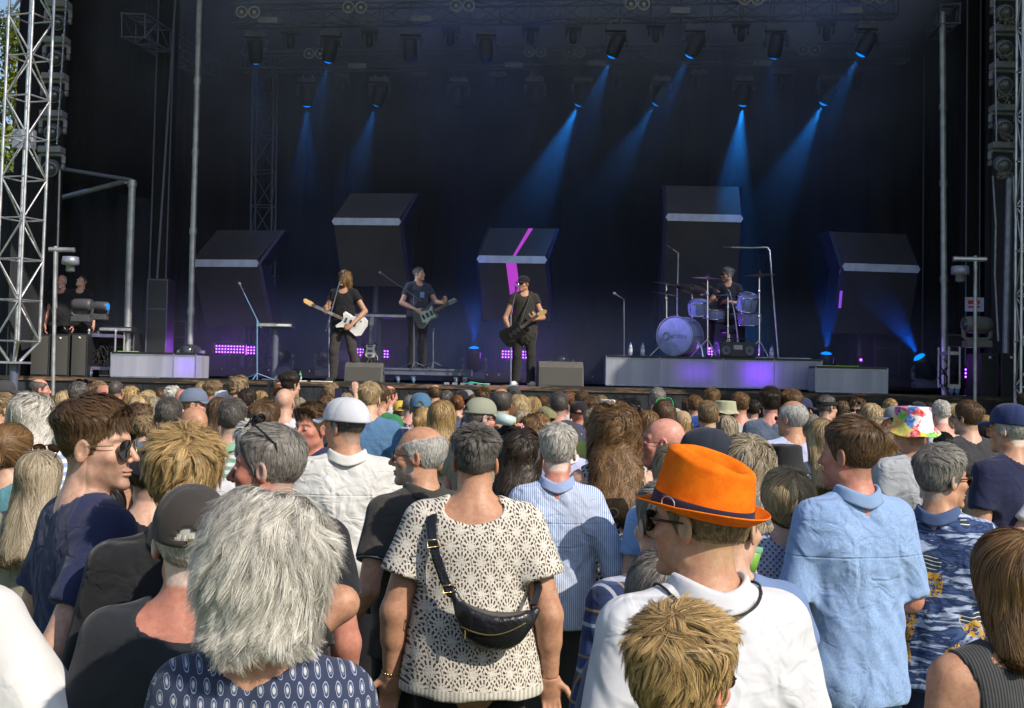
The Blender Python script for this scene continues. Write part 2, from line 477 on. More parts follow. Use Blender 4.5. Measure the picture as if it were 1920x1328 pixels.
        if hands:
            for k in (-1, 1):
                E, Wr, fd, nb, th, cu = s.arm[k]; Wv = Vector(Wr); u = (Wv - Vector(E)).normalized(); d0 = Vector(fd).normalized()
                c = Wv + d0 * .08; lo = [min(Wv[i], c[i]) - .105 for i in range(3)]; hi = [max(Wv[i], c[i]) + .105 for i in range(3)]
                def hf(p):
                    t = (p - np.array(Wr, f4)) @ np.array(u, f4)
                    return np.maximum(s.hand(k, p), -t - .006)
                P.append(nets(hf, lo, hi, hres))
        V, Fc = join(P)
        h = s.hl(V.astype(f4)); q = np.abs(h[:, 0])
        near = np.zeros(len(V), bool); near[:nh] = True
        T = np.ones((len(V), 3), f4)
        def blend(m, c):
            m = np.clip(m, 0, 1)[:, None]; return T * (1 - m) + T * np.array(c, f4) * m
        g = lambda c, r: near * np.exp(-(((h[:, 1] - c[1]) / r[1]) ** 2 + ((q - c[0]) / r[0]) ** 2 + ((h[:, 2] - c[2]) / r[2]) ** 2))
        T = blend(g((.012, .098, -.066), (.022, .02, .0085)) * .6, (.95, .62, .60))
        T = blend(g((0, .112, -.03), (.016, .02, .018)) * .6, (1.0, .72, .66))
        T = blend(g((.047, .065, -.025), (.022, .03, .022)) * .5, (1.0, .76, .7))
        T = blend(g((.083, -.01, -.005), (.013, .022, .035)) * .8, (1.05, .68, .6))
        T = blend(near * np.clip((sine_noise(V.astype(f4), 55, 3) + .1) * .4, 0, 1), (1, .88, .84))
        eye = near * (((q - .031) / .0115) ** 2 + ((h[:, 2] - .002) / .0048) ** 2 < 1) * (h[:, 1] > .083)
        T = blend(eye, (1.15 / max(tone[0], .1) * .5, 1.1 / max(tone[1], .1) * .48, 1.1 / max(tone[2], .1) * .46))
        T = blend(near * (((q - .031) ** 2 + (h[:, 2] - .002) ** 2) < .0045 ** 2) * (h[:, 1] > .083), (.1, .13, .2))
        brow = near * (np.abs(h[:, 2] - .0235 + (q - .03) ** 2 * 6) < .0048) * (q > .012) * (q < .05) * (h[:, 1] > .05)
        T = blend(brow * .65, (.35, .32, .3))
        if scalp is not None:
            m = near * np.clip(hair_region(h) / .012, 0, 1)
            T = T * (1 - m[:, None]) + (np.array(scalp, f4) / np.array(tone, f4)) * m[:, None]
        if stubble is not None:
            col, am = stubble
            m = near * am * np.clip((-.030 - h[:, 2] + .55 * np.maximum(0, .045 - h[:, 1])) / .02, 0, 1) * np.clip((h[:, 2] + .135) / .02, 0, 1) * (h[:, 1] > .0)
            m = m * (1 - g((.0, .1, -.066), (.02, .03, .007)))
            m = m * (.7 + .3 * sine_noise(V.astype(f4), 300, 5))
            m = np.clip(m, 0, 1)
            T = T * (1 - m[:, None]) + (np.array(col, f4) / np.array(tone, f4)) * m[:, None]
        return np_mesh(name, V, Fc, True, T)

def hair_region(h, bald=0.0, low=-.085, fr=0.0):
    """positive inside the hair-bearing part of the scalp (distance in metres, roughly)"""
    z = h[:, 2]
    ymax = np.interp(z, [-.11, -.08, -.05, -.022, -.018, .0, .015, .04, .065, .085, .12], [-.07, -.05, -.03, -.016, .018, .030, .036, .052, .068, .080, .1]) + fr
    r = np.minimum(ymax - h[:, 1], (z - low))
    if bald: # a bare crown: only the ring round the sides and back stays
        top = .118 - bald * .075 + np.maximum(0, -h[:, 1] - .03) * .25 - np.maximum(0, h[:, 1]) * .4
        r = np.minimum(r, top - z)
    return r

# ------------------------------------------------------------------ hair
SKINM = {}
def skin_mat(tone, red=0.0):
    key = tuple(tone)
    if key in SKINM: return SKINM[key]
    M = Mat('skin', tone, .48, .4)
    M.set('Base Color', M.mix(1.0, M.mix(M.noise(38, 6, .75).ramp(.30, .68), (tone[0] * .84, tone[1] * .74, tone[2] * .72), tuple(min(1, c * 1.10) for c in tone)), M.attr(), 'MULTIPLY'))
    M.b.inputs['Subsurface Weight'].default_value = .0
    M.bump(M.noise(260, 2), .25, .0015); M.bump(M.noise(38, 3), .25, .004)
    M.set('Roughness', M.noise(90, 3) * .3 + .34)
    SKINM[key] = M.m; return M.m
HAIRM = {}
def hair_mat(col, col2=None, rough=.43):
    col2 = col2 or tuple(c * .45 for c in col); key = (col, col2)
    if key in HAIRM: return HAIRM[key]
    M = Mat('hair', col, rough, .5)
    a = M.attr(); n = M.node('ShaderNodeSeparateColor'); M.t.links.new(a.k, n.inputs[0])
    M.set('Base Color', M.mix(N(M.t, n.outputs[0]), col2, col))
    M.set('Roughness', rough)
    M.b.inputs['Specular IOR Level'].default_value = .35
    HAIRM[key] = M.m; return M.m

def grad(f, p, e=.002):
    k = np.array([[1, -1, -1], [-1, -1, 1], [-1, 1, -1], [1, 1, 1]], f4)
    g = sum(kk[None] * f(p + kk * e)[:, None] for kk in k)
    return g / (np.linalg.norm(g, axis=1, keepdims=True) + 1e-9)
def unit(v): return v / (np.linalg.norm(v, axis=1, keepdims=True) + 1e-9)

HSTY = dict(
    # T top, side thickness; drape; strands: length, lift, width, curl, flow
    buzz=dict(top=.002, side=.001, L=.006, lift=.5, w=.0014, curl=0, n=1.0),
    crop=dict(top=.007, side=.002, L=.018, lift=.40, w=.0016, curl=.1, n=1.0, sL=.6),
    short=dict(top=.014, side=.004, L=.036, lift=.22, w=.0018, curl=.25, n=1.0, sL=.5),
    quiff=dict(top=.026, side=.002, L=.050, lift=.30, w=.0020, curl=.35, n=1.1, fwd=.9, sL=.22),
    spiky=dict(top=.020, side=.004, L=.042, lift=.50, w=.0020, curl=.35, n=1.2, sL=.6),
    bald=dict(top=.004, side=.003, L=.014, lift=.25, w=.0015, curl=.1, n=.8, bald=.8),
    thin=dict(top=.005, side=.004, L=.022, lift=.15, w=.0015, curl=.1, n=.9, bald=.35),
    mop=dict(top=.022, side=.013, L=.070, lift=.18, w=.0024, curl=.35, n=1.2, low=-.100, sL=.7),
    pixie=dict(top=.022, side=.014, L=.085, lift=.12, w=.0024, curl=.15, n=1.2, low=-.10),
    bob=dict(top=.026, side=.022, L=.12, lift=.10, w=.0028, curl=.25, n=1.5, drape=.13, dw=.085),
    bobs=dict(top=.014, side=.013, L=.13, lift=.03, w=.0026, curl=.05, n=1.3, drape=.15, dw=.078),
    long=dict(top=.013, side=.012, L=.24, lift=.03, w=.0028, curl=.2, n=1.4, drape=.32, dw=.085),
    wavy=dict(top=.018, side=.018, L=.22, lift=.08, w=.0030, curl=.9, n=1.5, drape=.32, dw=.092),
    curly=dict(top=.022, side=.014, L=.22, lift=.12, w=.0032, curl=1.5, n=1.6, drape=.34, dw=.086),
    pony=dict(top=.008, side=.005, L=.07, lift=.02, w=.0022, curl=.05, n=1.1, tail=1),
    bun=dict(top=.008, side=.005, L=.07, lift=.04, w=.0022, curl=.1, n=1.1, tail=2),
)
def make_hair(name, fig, style, seed=0, dens=1.0, res=.006, wmul=1.0, over=None, nseg=6):
    P = dict(HSTY[style]); P.update(over or {})
    g = np.random.default_rng(seed)
    w_, jaw = fig.w, fig.jaw
    bald = P.get('bald', 0); low = P.get('low', -.085); dr = P.get('drape', 0); tail = P.get('tail', 0); part = P.get('part', 0.0)
    def shell(h):
        d = head_base(h, w_, jaw)
        z = np.clip((h[:, 2] - .03) / .06, 0, 1)
        T = P['side'] + (P['top'] - P['side']) * z * z * (3 - 2 * z)
        T = T * (1 + P.get('bump', .25) * sine_noise(h, P.get('bf', 45), seed)) + P.get('bk', 0) * np.clip(-h[:, 1] / .08, 0, 1)
        if P.get('fq'): T = T + P['fq'] * np.clip((h[:, 1]) / .07, 0, 1) * z
        r = hair_region(h, bald, low if not dr else -.12)
        k = np.clip(r / .018, 0, 1); T = T * k * (2 - k) - .006 * (1 - np.clip((r + .004) / .008, 0, 1))
        d = d - T
        if dr:
            dw = P['dw']
            e = cone(h, (0, -.015, .02), (0, -.060 - .10 * min(1, max(0, dr - .12) / .2), -dr), .075 + P['side'], dw * 1.05, (1, .80 - .25 * min(1, max(0, dr - .12) / .2), 1))
            e = np.maximum(e, -(h[:, 2] + dr + P.get('ragged', .012) * sine_noise(h, 70, seed + 1)))
            fc = P.get('fc', 1.0); face = ell(h, (0, .120, -.03 - dr * .2), (.083 * fc, .115 * fc, .115 + dr * .9))
            e = smx(e, -face, .012)
            e = e - .004 * sine_noise(h * np.array([1, 1, .25], f4), 90, seed + 2)
            e = np.maximum(e, (h[:, 2] - .085) * .8)
            d = sm(d, e, .015)
        if tail == 1:
            e = cone(h, (0, -.115, .035), (0, -.165, .02), .018, .028)
            e = sm(e, cone(h, (0, -.165, .02), (0, -.150, -.20), .030, .016), .03); d = sm(d, e, .008)
        if tail == 2: d = sm(d, ell(h, (0, -.115, P.get('bz', .05)), (.040, .035, .038)), .006)
        return d
    zlo = -max(.13, dr + .04, .23 if tail == 1 else 0)
    V, Fc = nets(shell, (-.155, -.24 if tail else -.19, zlo), (.155, .13, .165), res)
    base_n = len(V)
    h = V.astype(f4)
    r = hair_region(h, bald, low if not dr else -.12)
    ok = (r > .002) | (h[:, 2] < low) if (dr or tail == 1) else (r > .001)
    if tail: ok |= (h[:, 1] < -.11)
    cand = np.argwhere(ok)[:, 0]
    keep = ok | (r > -.006)
    # drop the shell's buried faces
    fm = keep[Fc].all(1); Fc = Fc[fm]
    n = int(9000 * dens * P['n'])
    if bald: n = int(n * (1 - bald * .4))
    ids = g.choice(cand, n)
    root = h[ids] + g.normal(0, res * .5, (n, 3)).astype(f4)
    if P.get('maxz') is not None: root = root[root[:, 2] < P['maxz']]; n = len(root)
    K = max(12, int(n / P.get('kd', 22))); cen = root[g.choice(n, K)]
    cid = np.empty(n, int)
    for i in range(0, n, 2000): cid[i:i + 2000] = ((root[i:i + 2000, None] - cen[None]) ** 2).sum(2).argmin(1)
    cn = g.normal(0, 1, (K, 3)).astype(f4)
    L = P['L'] * g.uniform(.6, 1.2, n).astype(f4)
    L = L * (P.get('sL', 1) + (1 - P.get('sL', 1)) * np.clip((root[:, 2] - .02) / .05, 0, 1)).astype(f4)
    pts = np.empty((n, nseg + 1, 3), f4); nor = np.empty((n, nseg + 1, 3), f4)
    p = root.copy(); nn = grad(shell, p); p -= nn * shell(p)[:, None]
    p += nn * g.uniform(-.002, .003, n)[:, None].astype(f4)
    fld = np.stack([sine_noise(root, 38, seed + 20 + q, 4) for q in range(3)], 1) * 1.6
    phase = g.uniform(0, 6.3, K)[cid].astype(f4); fr = P.get('fwd', .55 if not dr else 0)
    whorl = np.array(P.get('whorl', (0.01, -.055, .11)), f4)
    sweep = P.get('sweep', 0.0)
    for i in range(nseg + 1):
        nn = grad(shell, p, .003); pts[:, i] = p; nor[:, i] = nn
        if i == nseg: break
        rel = (p - whorl) * np.array([1, 1, 0], f4); rel = rel / (np.linalg.norm(rel, axis=1, keepdims=True) + .012)
        rel = unit(rel + np.array([sweep, fr, 0], f4) * np.clip((p[:, 1:2] + .06) / .1, 0, 1))
        wt = np.clip((p[:, 2:3] - .035) / .06, 0, 1)
        if dr: rel = unit(rel + np.array([1, 0, 0], f4) * (np.sign(p[:, :1] - .008) * 1.6 - sweep) * np.clip((p[:, 1:2] + .02) / .06, 0, 1))
        G = rel * wt + np.array([0, -.12, -1], f4) * (1 - wt)
        if tail:
            ty = np.array([0, -.115, .04], f4) - p
            G = np.where(p[:, 1:2] > -.108, unit(ty), np.array([0, -.15, -1], f4))
        if dr: G = rel * wt * .8 + np.array([0, -.05, -1], f4) * (1 - wt * .75)
        G = G + fld * (.22 + .35 * P['curl']) + cn[cid] * (.07 + .12 * P['curl'])
        t = unit(G - (G * nn).sum(1, keepdims=True) * nn)
        if P['curl'] > .5:
            sd = np.cross(t, nn); ph = phase + i / nseg * P['L'] / .24 * 9 * min(P['curl'], 1.4)
            t = unit(t + sd * (np.sin(ph) * .55 * P['curl'])[:, None] + nn * (np.cos(ph) * .35 * P['curl'])[:, None])
        lf = P['lift'] * (1.0 + .35 * cn[cid][:, :1]) * (.25 + .75 * np.clip((p[:, 2:3] - .035) / .05, 0, 1) if not dr else 1)
        stp = (L / nseg)[:, None]
        p = p + unit(t + nn * lf + g.normal(0, .03 + .04 * P['curl'], (n, 3)).astype(f4)) * stp
        if P.get('flip') and i >= nseg - 3: p = p + unit(nn * np.array([1, 1, 0], f4)) * (P['flip'] * (i - nseg + 4) * (.5 + .5 * cn[cid][:, 1:2]))
        s_ = shell(p); mn_ = -.001
        p = p + nn * np.maximum(0, mn_ - s_)[:, None]
        if P['lift'] < .2 and not (P.get('flip') and i >= nseg - 3): p = p - nn * (np.maximum(0, s_ - .010 - .015 * P['curl']) * .7)[:, None]
    tipc = np.zeros((K, 3), f4); cnt = np.bincount(cid, minlength=K)[:, None].clip(1)
    tl = np.linspace(0, 1, nseg + 1)[None, :, None]
    for j in range(1, nseg + 1):
        c = np.zeros((K, 3)); np.add.at(c, cid, pts[:, j]); c /= cnt
        pts[:, j] += ((c[cid] - pts[:, j]) * (P.get('cl', .55) * j / nseg)).astype(f4)
    d = np.gradient(pts, axis=1); d /= np.linalg.norm(d, axis=2, keepdims=True) + 1e-9
    side = np.cross(d, nor); side /= np.linalg.norm(side, axis=2, keepdims=True) + 1e-9
    roll = g.normal(0, .28, n)[:, None, None]
    side = side * np.cos(roll) + nor * np.sin(roll)
    wd = P['w'] * .46 * wmul * g.uniform(.6, 1.3, n)[:, None, None] * (1 - .8 * tl ** 2)
    A = pts - side * wd; B = pts + side * wd
    RV = np.stack([A, B], 2).reshape(-1, 3)
    i0 = (np.arange(n)[:, None] * (nseg + 1) + np.arange(nseg)[None]).ravel() * 2
    RF = np.stack([i0, i0 + 1, i0 + 3, i0 + 2], 1)
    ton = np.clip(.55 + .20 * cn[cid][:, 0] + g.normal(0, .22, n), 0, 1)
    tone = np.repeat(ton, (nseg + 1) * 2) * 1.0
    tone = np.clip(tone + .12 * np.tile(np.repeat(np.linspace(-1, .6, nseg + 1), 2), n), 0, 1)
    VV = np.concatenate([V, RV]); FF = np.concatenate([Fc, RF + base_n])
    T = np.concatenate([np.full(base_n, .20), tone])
    VV = fig.hw(VV)
    return np_mesh(name, VV, FF, True, np.repeat(T[:, None], 3, 1))
# ------------------------------------------------------------------ clothing, hats, glasses
def shirt_sdf(F, p, o):
    g = o.get('g', .012); hem = o.get('hem', .86); sl = o.get('sl', .55); fl = o.get('fl', .016); dr = o.get('dr', .03)
    rn = o.get('rn', .070); nd = o.get('nd', .035)
    d = F.torso(p, g)
    hb = F.b
    d = sm(d, cone(p, (0, -.005, 1.30), (0, -.005 + F.belly * .35, .85), .150 * hb + g, .160 * hb + g + dr, (1, .78 + F.belly * 1.2, 1)), .04)
    arms = None
    for k in (-1, 1):
        E, Wr, *_ = F.arm[k]; Sh = np.array((k * F.sw, -.018, 1.415), f4); E = np.array(E, f4); Wr = np.array(Wr, f4)
        if sl <= 0: continue
        if sl <= 1:
            end = Sh + (E - Sh) * sl; u = (E - Sh) / np.linalg.norm(E - Sh)
            a = cone(p, Sh, end + u * .05, .055 * hb + g, .046 * hb + g + fl)
            a = smx(a, (p - end) @ u, .006)
        else:
            t = sl - 1; end = E + (Wr - E) * t; u = (Wr - E) / np.linalg.norm(Wr - E)
            a = cone(p, Sh, E, .058 * hb + g, .047 * hb + g + fl * .5)
            e = cone(p, E, end + u * .03, .046 * hb + g + fl * .5, .034 * hb + g + fl)
            e = smx(e, (p - end) @ u, .006)
            a = sm(a, e, .02)
        arms = a if arms is None else np.minimum(arms, a)
    if arms is not None: d = sm(d, arms, .035)
    else:                                   # a vest: cut the arm holes
        for k in (-1, 1): d = smx(d, -ell(p, (k * (F.sw + .045), -.01, 1.385), (.085, .15, .115)), .01)
    hole = sm(cone(p, (0, -.042, 1.505), (0, -.02, 1.64), rn, rn + .03), ell(p, (0, .035, 1.475), (rn * .92, .10, nd + .02)), .02)
    if o.get('scoop'): hole = sm(hole, ell(p, (0, -.07, 1.475), (rn * 1.25, .09, o['scoop'])), .02)
    d = smx(d, -hole, .006)
    q = p * np.array([1, 1, .8], f4)
    fa = o.get('fold', .0075)
    zz = np.clip((1.42 - p[:, 2]) / .25, .25, 1)
    w1 = sine_noise(p, 9, 31 + o.get('seed', 0), 3) * 2.5
    vert = np.sin(p[:, 0] * 62 + w1 * 2.2 + p[:, 2] * 5).astype(f4) * np.clip((1.30 - p[:, 2]) / .2, 0, 1)
    diag = np.sin((p[:, 2] * 55 + np.abs(p[:, 0]) * 70) + w1 * 2.0).astype(f4)
    rest = sine_noise(q, 42, 12 + o.get('seed', 0), 6)
    d = d - fa * zz * (rest * .9 + vert * o.get('vf', .45) + diag * .35)
    d = smx(d, hem + .006 * np.sin(p[:, 0] * 23) - p[:, 2], .006)
    return d
def shirt_mesh(name, F, o, res=.010):
    lo, hi = F.box(.02); lo = (lo[0], lo[1], o.get('hem', .86) - .03); hi = (hi[0], hi[1], max(hi[2], 1.53))
    v, f = nets(lambda p: shirt_sdf(F, p, o), lo, hi, res)
    return np_mesh(name, v, f)
def legs_mesh(name, F, o, res=.013):
    g = o.get('g', .012); bot = o.get('bot', .05); top = o.get('top', 1.0)
    def fn(p):
        d = F.legs(p, g, g + o.get('cuff', .02))
        d = sm(d, cone(p, (0, 0, 1.10), (0, -.01, .93), .138 * F.b + g - .004, .150 * F.b + g, (1, .66, 1)), .04)
        d = sm(d, cone(p, (-.06, -.06, .90), (.06, -.06, .90), .066 + g * .5, .066 + g * .5), .04)
        d = d - o.get('fold', .004) * (sine_noise(p * np.array([1, 1, .8], f4), 48, 5) + .4 * np.sin(p[:, 2] * 75 + sine_noise(p, 12, 8) * 4).astype(f4) * np.clip((.7 - p[:, 2]) / .3, 0, 1))
        d = smx(d, p[:, 2] - top, .008)
        return smx(d, bot - p[:, 2], .008)
    Y = max(abs(F.stance[k][j][1]) for k in (-1, 1) for j in (0, 1)) + .22
    X = max(abs(F.stance[k][j][0]) for k in (-1, 1) for j in (0, 1)) + .16
    v, f = nets(fn, (-max(X, .27), -Y, bot - .03), (max(X, .27), Y, top + .03), res)
    return np_mesh(name, v, f)
def shoe_mesh(name, F, k):
    K, A, fd = F.stance[k]; fd = Vector((fd[0], fd[1], 0)).normalized(); A = Vector(A)
    a = A - fd * .035; a.z = A.z - .028; b = A + fd * .155; b.z = A.z - .042; zg = A.z - .075
    def fn(p):
        d = cone(p, tuple(a), tuple(b), .047, .043); d = sm(d, cone(p, tuple(A - fd * .01), tuple(A + Vector((0, 0, .02)) - fd * .01), .045, .042), .03)
        return smx(d, zg - p[:, 2], .004)
    v, f = nets(fn, (min(a.x, b.x) - .07, min(a.y, b.y) - .07, zg - .02), (max(a.x, b.x) + .07, max(a.y, b.y) + .07, A.z + .07), .009)
    return np_mesh(name, v, f)
def hwv(F, v): return Vector(F.HM @ Vector(v))
def collar(F, mat_, parent, r=.066, h=.034, out=.013, low=.030, stand=.0, gap=.28, name='collar', z0=1.468):
    m = MB()
    def P(u, v):
        a = R(-90) + (u - .5) * (2 * math.pi - gap * 2)              # starts and ends at the front
        fr = max(0, math.sin(a)); ca = math.cos(a)
        zc = z0 - low * fr ** 1.6 + .030 * abs(ca) ** 1.5
        if v < .42: t = v / .42; rr = r + .006 - .004 * t; z = zc + (h + stand) * t
        elif v < .56: t = (v - .42) / .14; rr = r + .002 + .008 * t; z = zc + h + stand + .004 * math.sin(t * 3.14)
        else: t = (v - .56) / .44; rr = r + .010 + out * t; z = zc + h + stand - (h + .006) * t
        rr *= 1 + (F.b - 1) * 1.4
        return (ca * rr * 1.02, -.036 + math.sin(a) * rr * 1.05 + .004, z)
    m.grid(P, 40, 12)
    o = m.build(name, mat_, parent); s = o.modifiers.new('s', 'SOLIDIFY'); s.thickness = .0025; s.offset = 1
    return o
def head_ring_mesh(name, F, fn, nu, nv, closed=True, keep=None, thick=0.0):
    """fn(angle, v) -> head-local point; angle 0 = face"""
    V = []; Fc = []
    for j in range(nv + 1):
        for i in range(nu):
            V.append(fn(2 * math.pi * i / nu, j / nv))
    for j in range(nv):
        for i in range(nu):
            if keep and not keep(2 * math.pi * (i + .5) / nu, (j + .5) / nv): continue
            k = (i + 1) % nu
            Fc.append((j * nu + i, (j + 1) * nu + i, (j + 1) * nu + k, j * nu + k))
    V = F.hw(np.array(V))
    return np_mesh(name, V, np.array(Fc), True)
def solid(o, t, off=1):
    s = o.modifiers.new('s', 'SOLIDIFY'); s.thickness = t; s.offset = off; return o
def cap(F, M_, parent, rot=0.0, gro=.003, back=True, brim_m=None, tall=.102, tip=0.0, flat=.0, strap_m=None, buckle=None):
    """baseball cap; rot turns it on the head (degrees, 180 = brim to the back)"""
    a0, b0 = (.0765 * F.w + .010 + gro), .097 + .009 + gro; ca, sa = math.cos(R(rot)), math.sin(R(rot)); zr = .030
    def tf(x, y, z):
        y, z = y * math.cos(tip) - z * math.sin(tip), y * math.sin(tip) + z * math.cos(tip)
        return (x * ca - y * sa, -.012 + x * sa + y * ca, z)
    def dome(a, v):
        ph = v * math.pi / 2; rr = math.cos(ph) ** .74; z = zr + tall * math.sin(ph) ** 1.0 * (1 - .0 * v)
        seam = 1 - .010 * abs(math.cos(a * 3)) ** 14 * math.sin(ph * 2)
        bx = a0 * rr * math.sin(a) * seam; by = b0 * rr * math.cos(a) * seam * (1 + .03 * math.sin(ph) * math.cos(a))
        return tf(bx, by, z + .004 * math.cos(a) * (1 - v) * 2)
    arch = (lambda a, v: not (abs((a - math.pi + math.pi) % (2 * math.pi) - math.pi) < .40 and v < .26 * math.sqrt(max(0, 1 - ((a - math.pi) / .40) ** 2)) and v > .07)) if back else None
    o = link('cap', head_ring_mesh('cap', F, dome, 48, 22, keep=arch), M_, parent); solid(o, .0022)
    def brim(u, v):
        a = (u - .5) * 2 * 1.05; e = .078 * math.cos(a * 1.25) ** .55 * v if abs(a * 1.25) < 1.57 else 0
        x = a0 * math.sin(a) * (1 + .02 * v); y = b0 * math.cos(a) + e
        z = zr + .004 * math.cos(a) * 2 - .030 * v * flat - .05 * (abs(x) / a0) ** 2 * (v * .55) * .55 - .010 * v
        return F.HM @ Vector(tf(x, y, z))
    m = MB(); m.grid(brim, 28, 8); b = m.build('cap_brim', brim_m or M_, o); solid(b, .003)
    m = MB(); c = tf(0, .000, zr + tall); m.lathe([(.0005, .004), (.005, .0035), (.007, 0)], M=None, c=F.HM @ Vector(c), n=10); m.build('button', M_, o)
    if buckle:
        m = MB(); m.box(F.HM @ Vector(tf(.012, -b0 * 1.0 - .003, zr + .006)), (.020, .004, .014), (F.HM.to_3x3() @ Matrix.Rotation(R(rot), 3, 'Z'))); m.build('buckle', buckle, o)
    return o
def bucket(F, M_, parent, gro=.008, r=.138, drop=.062, h=.088):
    a0, b0 = .0765 + .010 + gro, .097 + .008 + gro
    def fn(a, v):
        wob = 1 + .02 * math.sin(a * 3 + 1) + .012 * math.sin(a * 7)
        if v < .22: t = v / .22; rr, z = .92 * t, .045 + h + .004 * (1 - t * t)
        elif v < .60: t = (v - .22) / .38; rr, z = .92 + .10 * t, .045 + h * (1 - t) - .006 * math.sin(t * 3.1)
        else:
            t = (v - .60) / .40; e = (r / a0 - 1.02) * t; rr, z = (1.02 + e * wob), .045 - drop * t ** .85 * (1 + .14 * math.sin(a * 2 + .6))
        q = .006 * math.sin(a * 5 + v * 9) * (.3 if v < .6 else .8)
        return (a0 * rr * math.sin(a), -.012 + (b0 * rr if v < .6 else (b0 * 1.02 + (rr - 1.02) * a0)) * math.cos(a), z + q)
    o = link('bucket_hat', head_ring_mesh('bucket_hat', F, fn, 56, 30), M_, parent); solid(o, .0025); return o
def fedora(F, M_, band_m, buckle_m, parent, tip=-.20):
    a0, b0 = .090, .110; zr = .026; H = .118; ct, st_ = math.cos(tip), math.sin(tip)
    def tf(q): y, z = q[1], q[2] - .05; return (q[0], y * ct + z * st_, -y * st_ + z * ct + .05)
    def fn(a, v): return tf(fn0(a, v))
    def fn0(a, v):
        s_, c = math.sin(a), math.cos(a)
        if v < .34:                          # brim, from the rim inwards
            t = 1 - v / .34; w = .034 * t
            up = .024 * t ** 1.3 * (.25 + .75 * max(0, -c) + .45 * s_ * s_) - .012 * t * max(0, c) ** 1.5
            return ((a0 + w * 1.0) * s_, -.012 + (b0 + w) * c, zr + up)
        if v < .72:
            t = (v - .34) / .38; rr = 1 - .13 * t ** 1.1; pin = 1 - .05 * t * max(0, c) * abs(s_) * 2
            return (a0 * rr * s_ * pin, -.012 + (b0 * rr) * c, zr + H * t * (.92 + .10 * c))
        t = (v - .72) / .28; rr = (1 - .13) * (1 - t)
        x, y = a0 * rr * s_, b0 * rr * c
        top = zr + H * (.92 + .10 * y / b0)
        rim = .010 * math.sin(min(1, t * 3.4) * math.pi / 2)
        wd = .040 * (1 - .55 * max(0, y / b0 + .1))
        cr = math.exp(-(x / wd) ** 4) * math.exp(-((y + .002) / .085) ** 6)
        return (x, -.012 + y, top + rim * 1.1 - .034 * cr * min(1, t * 2.2))
    o = link('fedora_hat', head_ring_mesh('fedora_hat', F, fn, 96, 70), M_, parent); solid(o, .0028)
    def bd(a, v):
        rr = 1.0 - .035 * v; s_, c = math.sin(a), math.cos(a)
        return tf(((a0 * rr + .0028) * s_, -.012 + (b0 * rr + .0028) * c, zr + .002 + .027 * v))
    b = link('hat_band', head_ring_mesh('hat_band', F, bd, 96, 3), band_m, o); solid(b, .0012)
    m = MB(); a = R(-72)
    ring = []
    for k in range(21):
        t = 2 * math.pi * k / 20; aa = a + .16 * math.cos(t); zz = zr + .015 + .014 * math.sin(t)
        ring.append(F.HM @ Vector(tf(((a0 + .0055) * math.sin(aa), -.012 + (b0 + .0055) * math.cos(aa), zz))))
    m.tube(ring, .0012, 6); m.build('buckle', buckle_m, o)
    return o
def glasses(F, frame_m, lens_m, parent, kind='way', up=False, tilt=0, drop=0, name=None):
    T = F.HM @ Matrix.Translation((0, -.004, .104)) @ Matrix.Rotation(R(35), 4, 'X') @ Matrix.Translation((0, -.038, -.0)) if up else F.HM @ Matrix.Translation((0, 0, drop)) @ Matrix.Rotation(R(tilt), 4, 'X')
    rx, rz = dict(way=(.027, .021), avi=(.029, .025), rnd=(.023, .020), slim=(.026, .014), wrap=(.033, .020))[kind]
    fr = dict(way=.0028, avi=.0011, rnd=.0014, slim=.0014, wrap=.0024)[kind]
    m = MB(); L = MB(); yo = .101
    for k in (-1, 1):
        ring = []
        for i in range(25):
            t = 2 * math.pi * i / 24; x, z = math.cos(t), math.sin(t)
            if kind in ('way', 'avi'): x = math.copysign(abs(x) ** .8, x) * (1 + .10 * z); z = math.copysign(abs(z) ** .85, z) * (1 if z > 0 else 1.0 + (.12 if kind == 'avi' else 0))
            X = k * (.0335 + rx * x); ring.append(T @ Vector((X, yo - 3.2 * (abs(X) - .02) ** 2 * 2, .000 + rz * z)))
        m.tube(ring, fr, 6)
        c = sum(ring[:-1], Vector()) / 24; L.add([c] + ring[:-1], [(0, 1 + i, 1 + (i + 1) % 24) for i in range(24)])
        ex = k * (.0335 + rx)
        m.tube([T @ Vector((ex, yo - .020, rz * .45)), T @ Vector((k * .073 * F.w, .072, rz * .4)), T @ Vector((k * .079 * F.w, .02, rz * .3)), T @ Vector((k * .079 * F.w, -.012, .006)), T @ Vector((k * .077 * F.w, -.032, -.014))], [fr, max(fr, .0016), max(fr, .0016), max(fr, .0018), .002], 6)
    m.tube([T @ Vector((-.0335 + rx * .75, yo - .002, rz * .55)), T @ Vector((0, yo + .003, rz * .7)), T @ Vector((.0335 - rx * .75, yo - .002, rz * .55))], fr, 6)
    o = m.build(name or ('sunglasses' if lens_m.name.startswith('dark') else 'glasses'), frame_m, parent); L.build('lenses', lens_m, o)
    return o
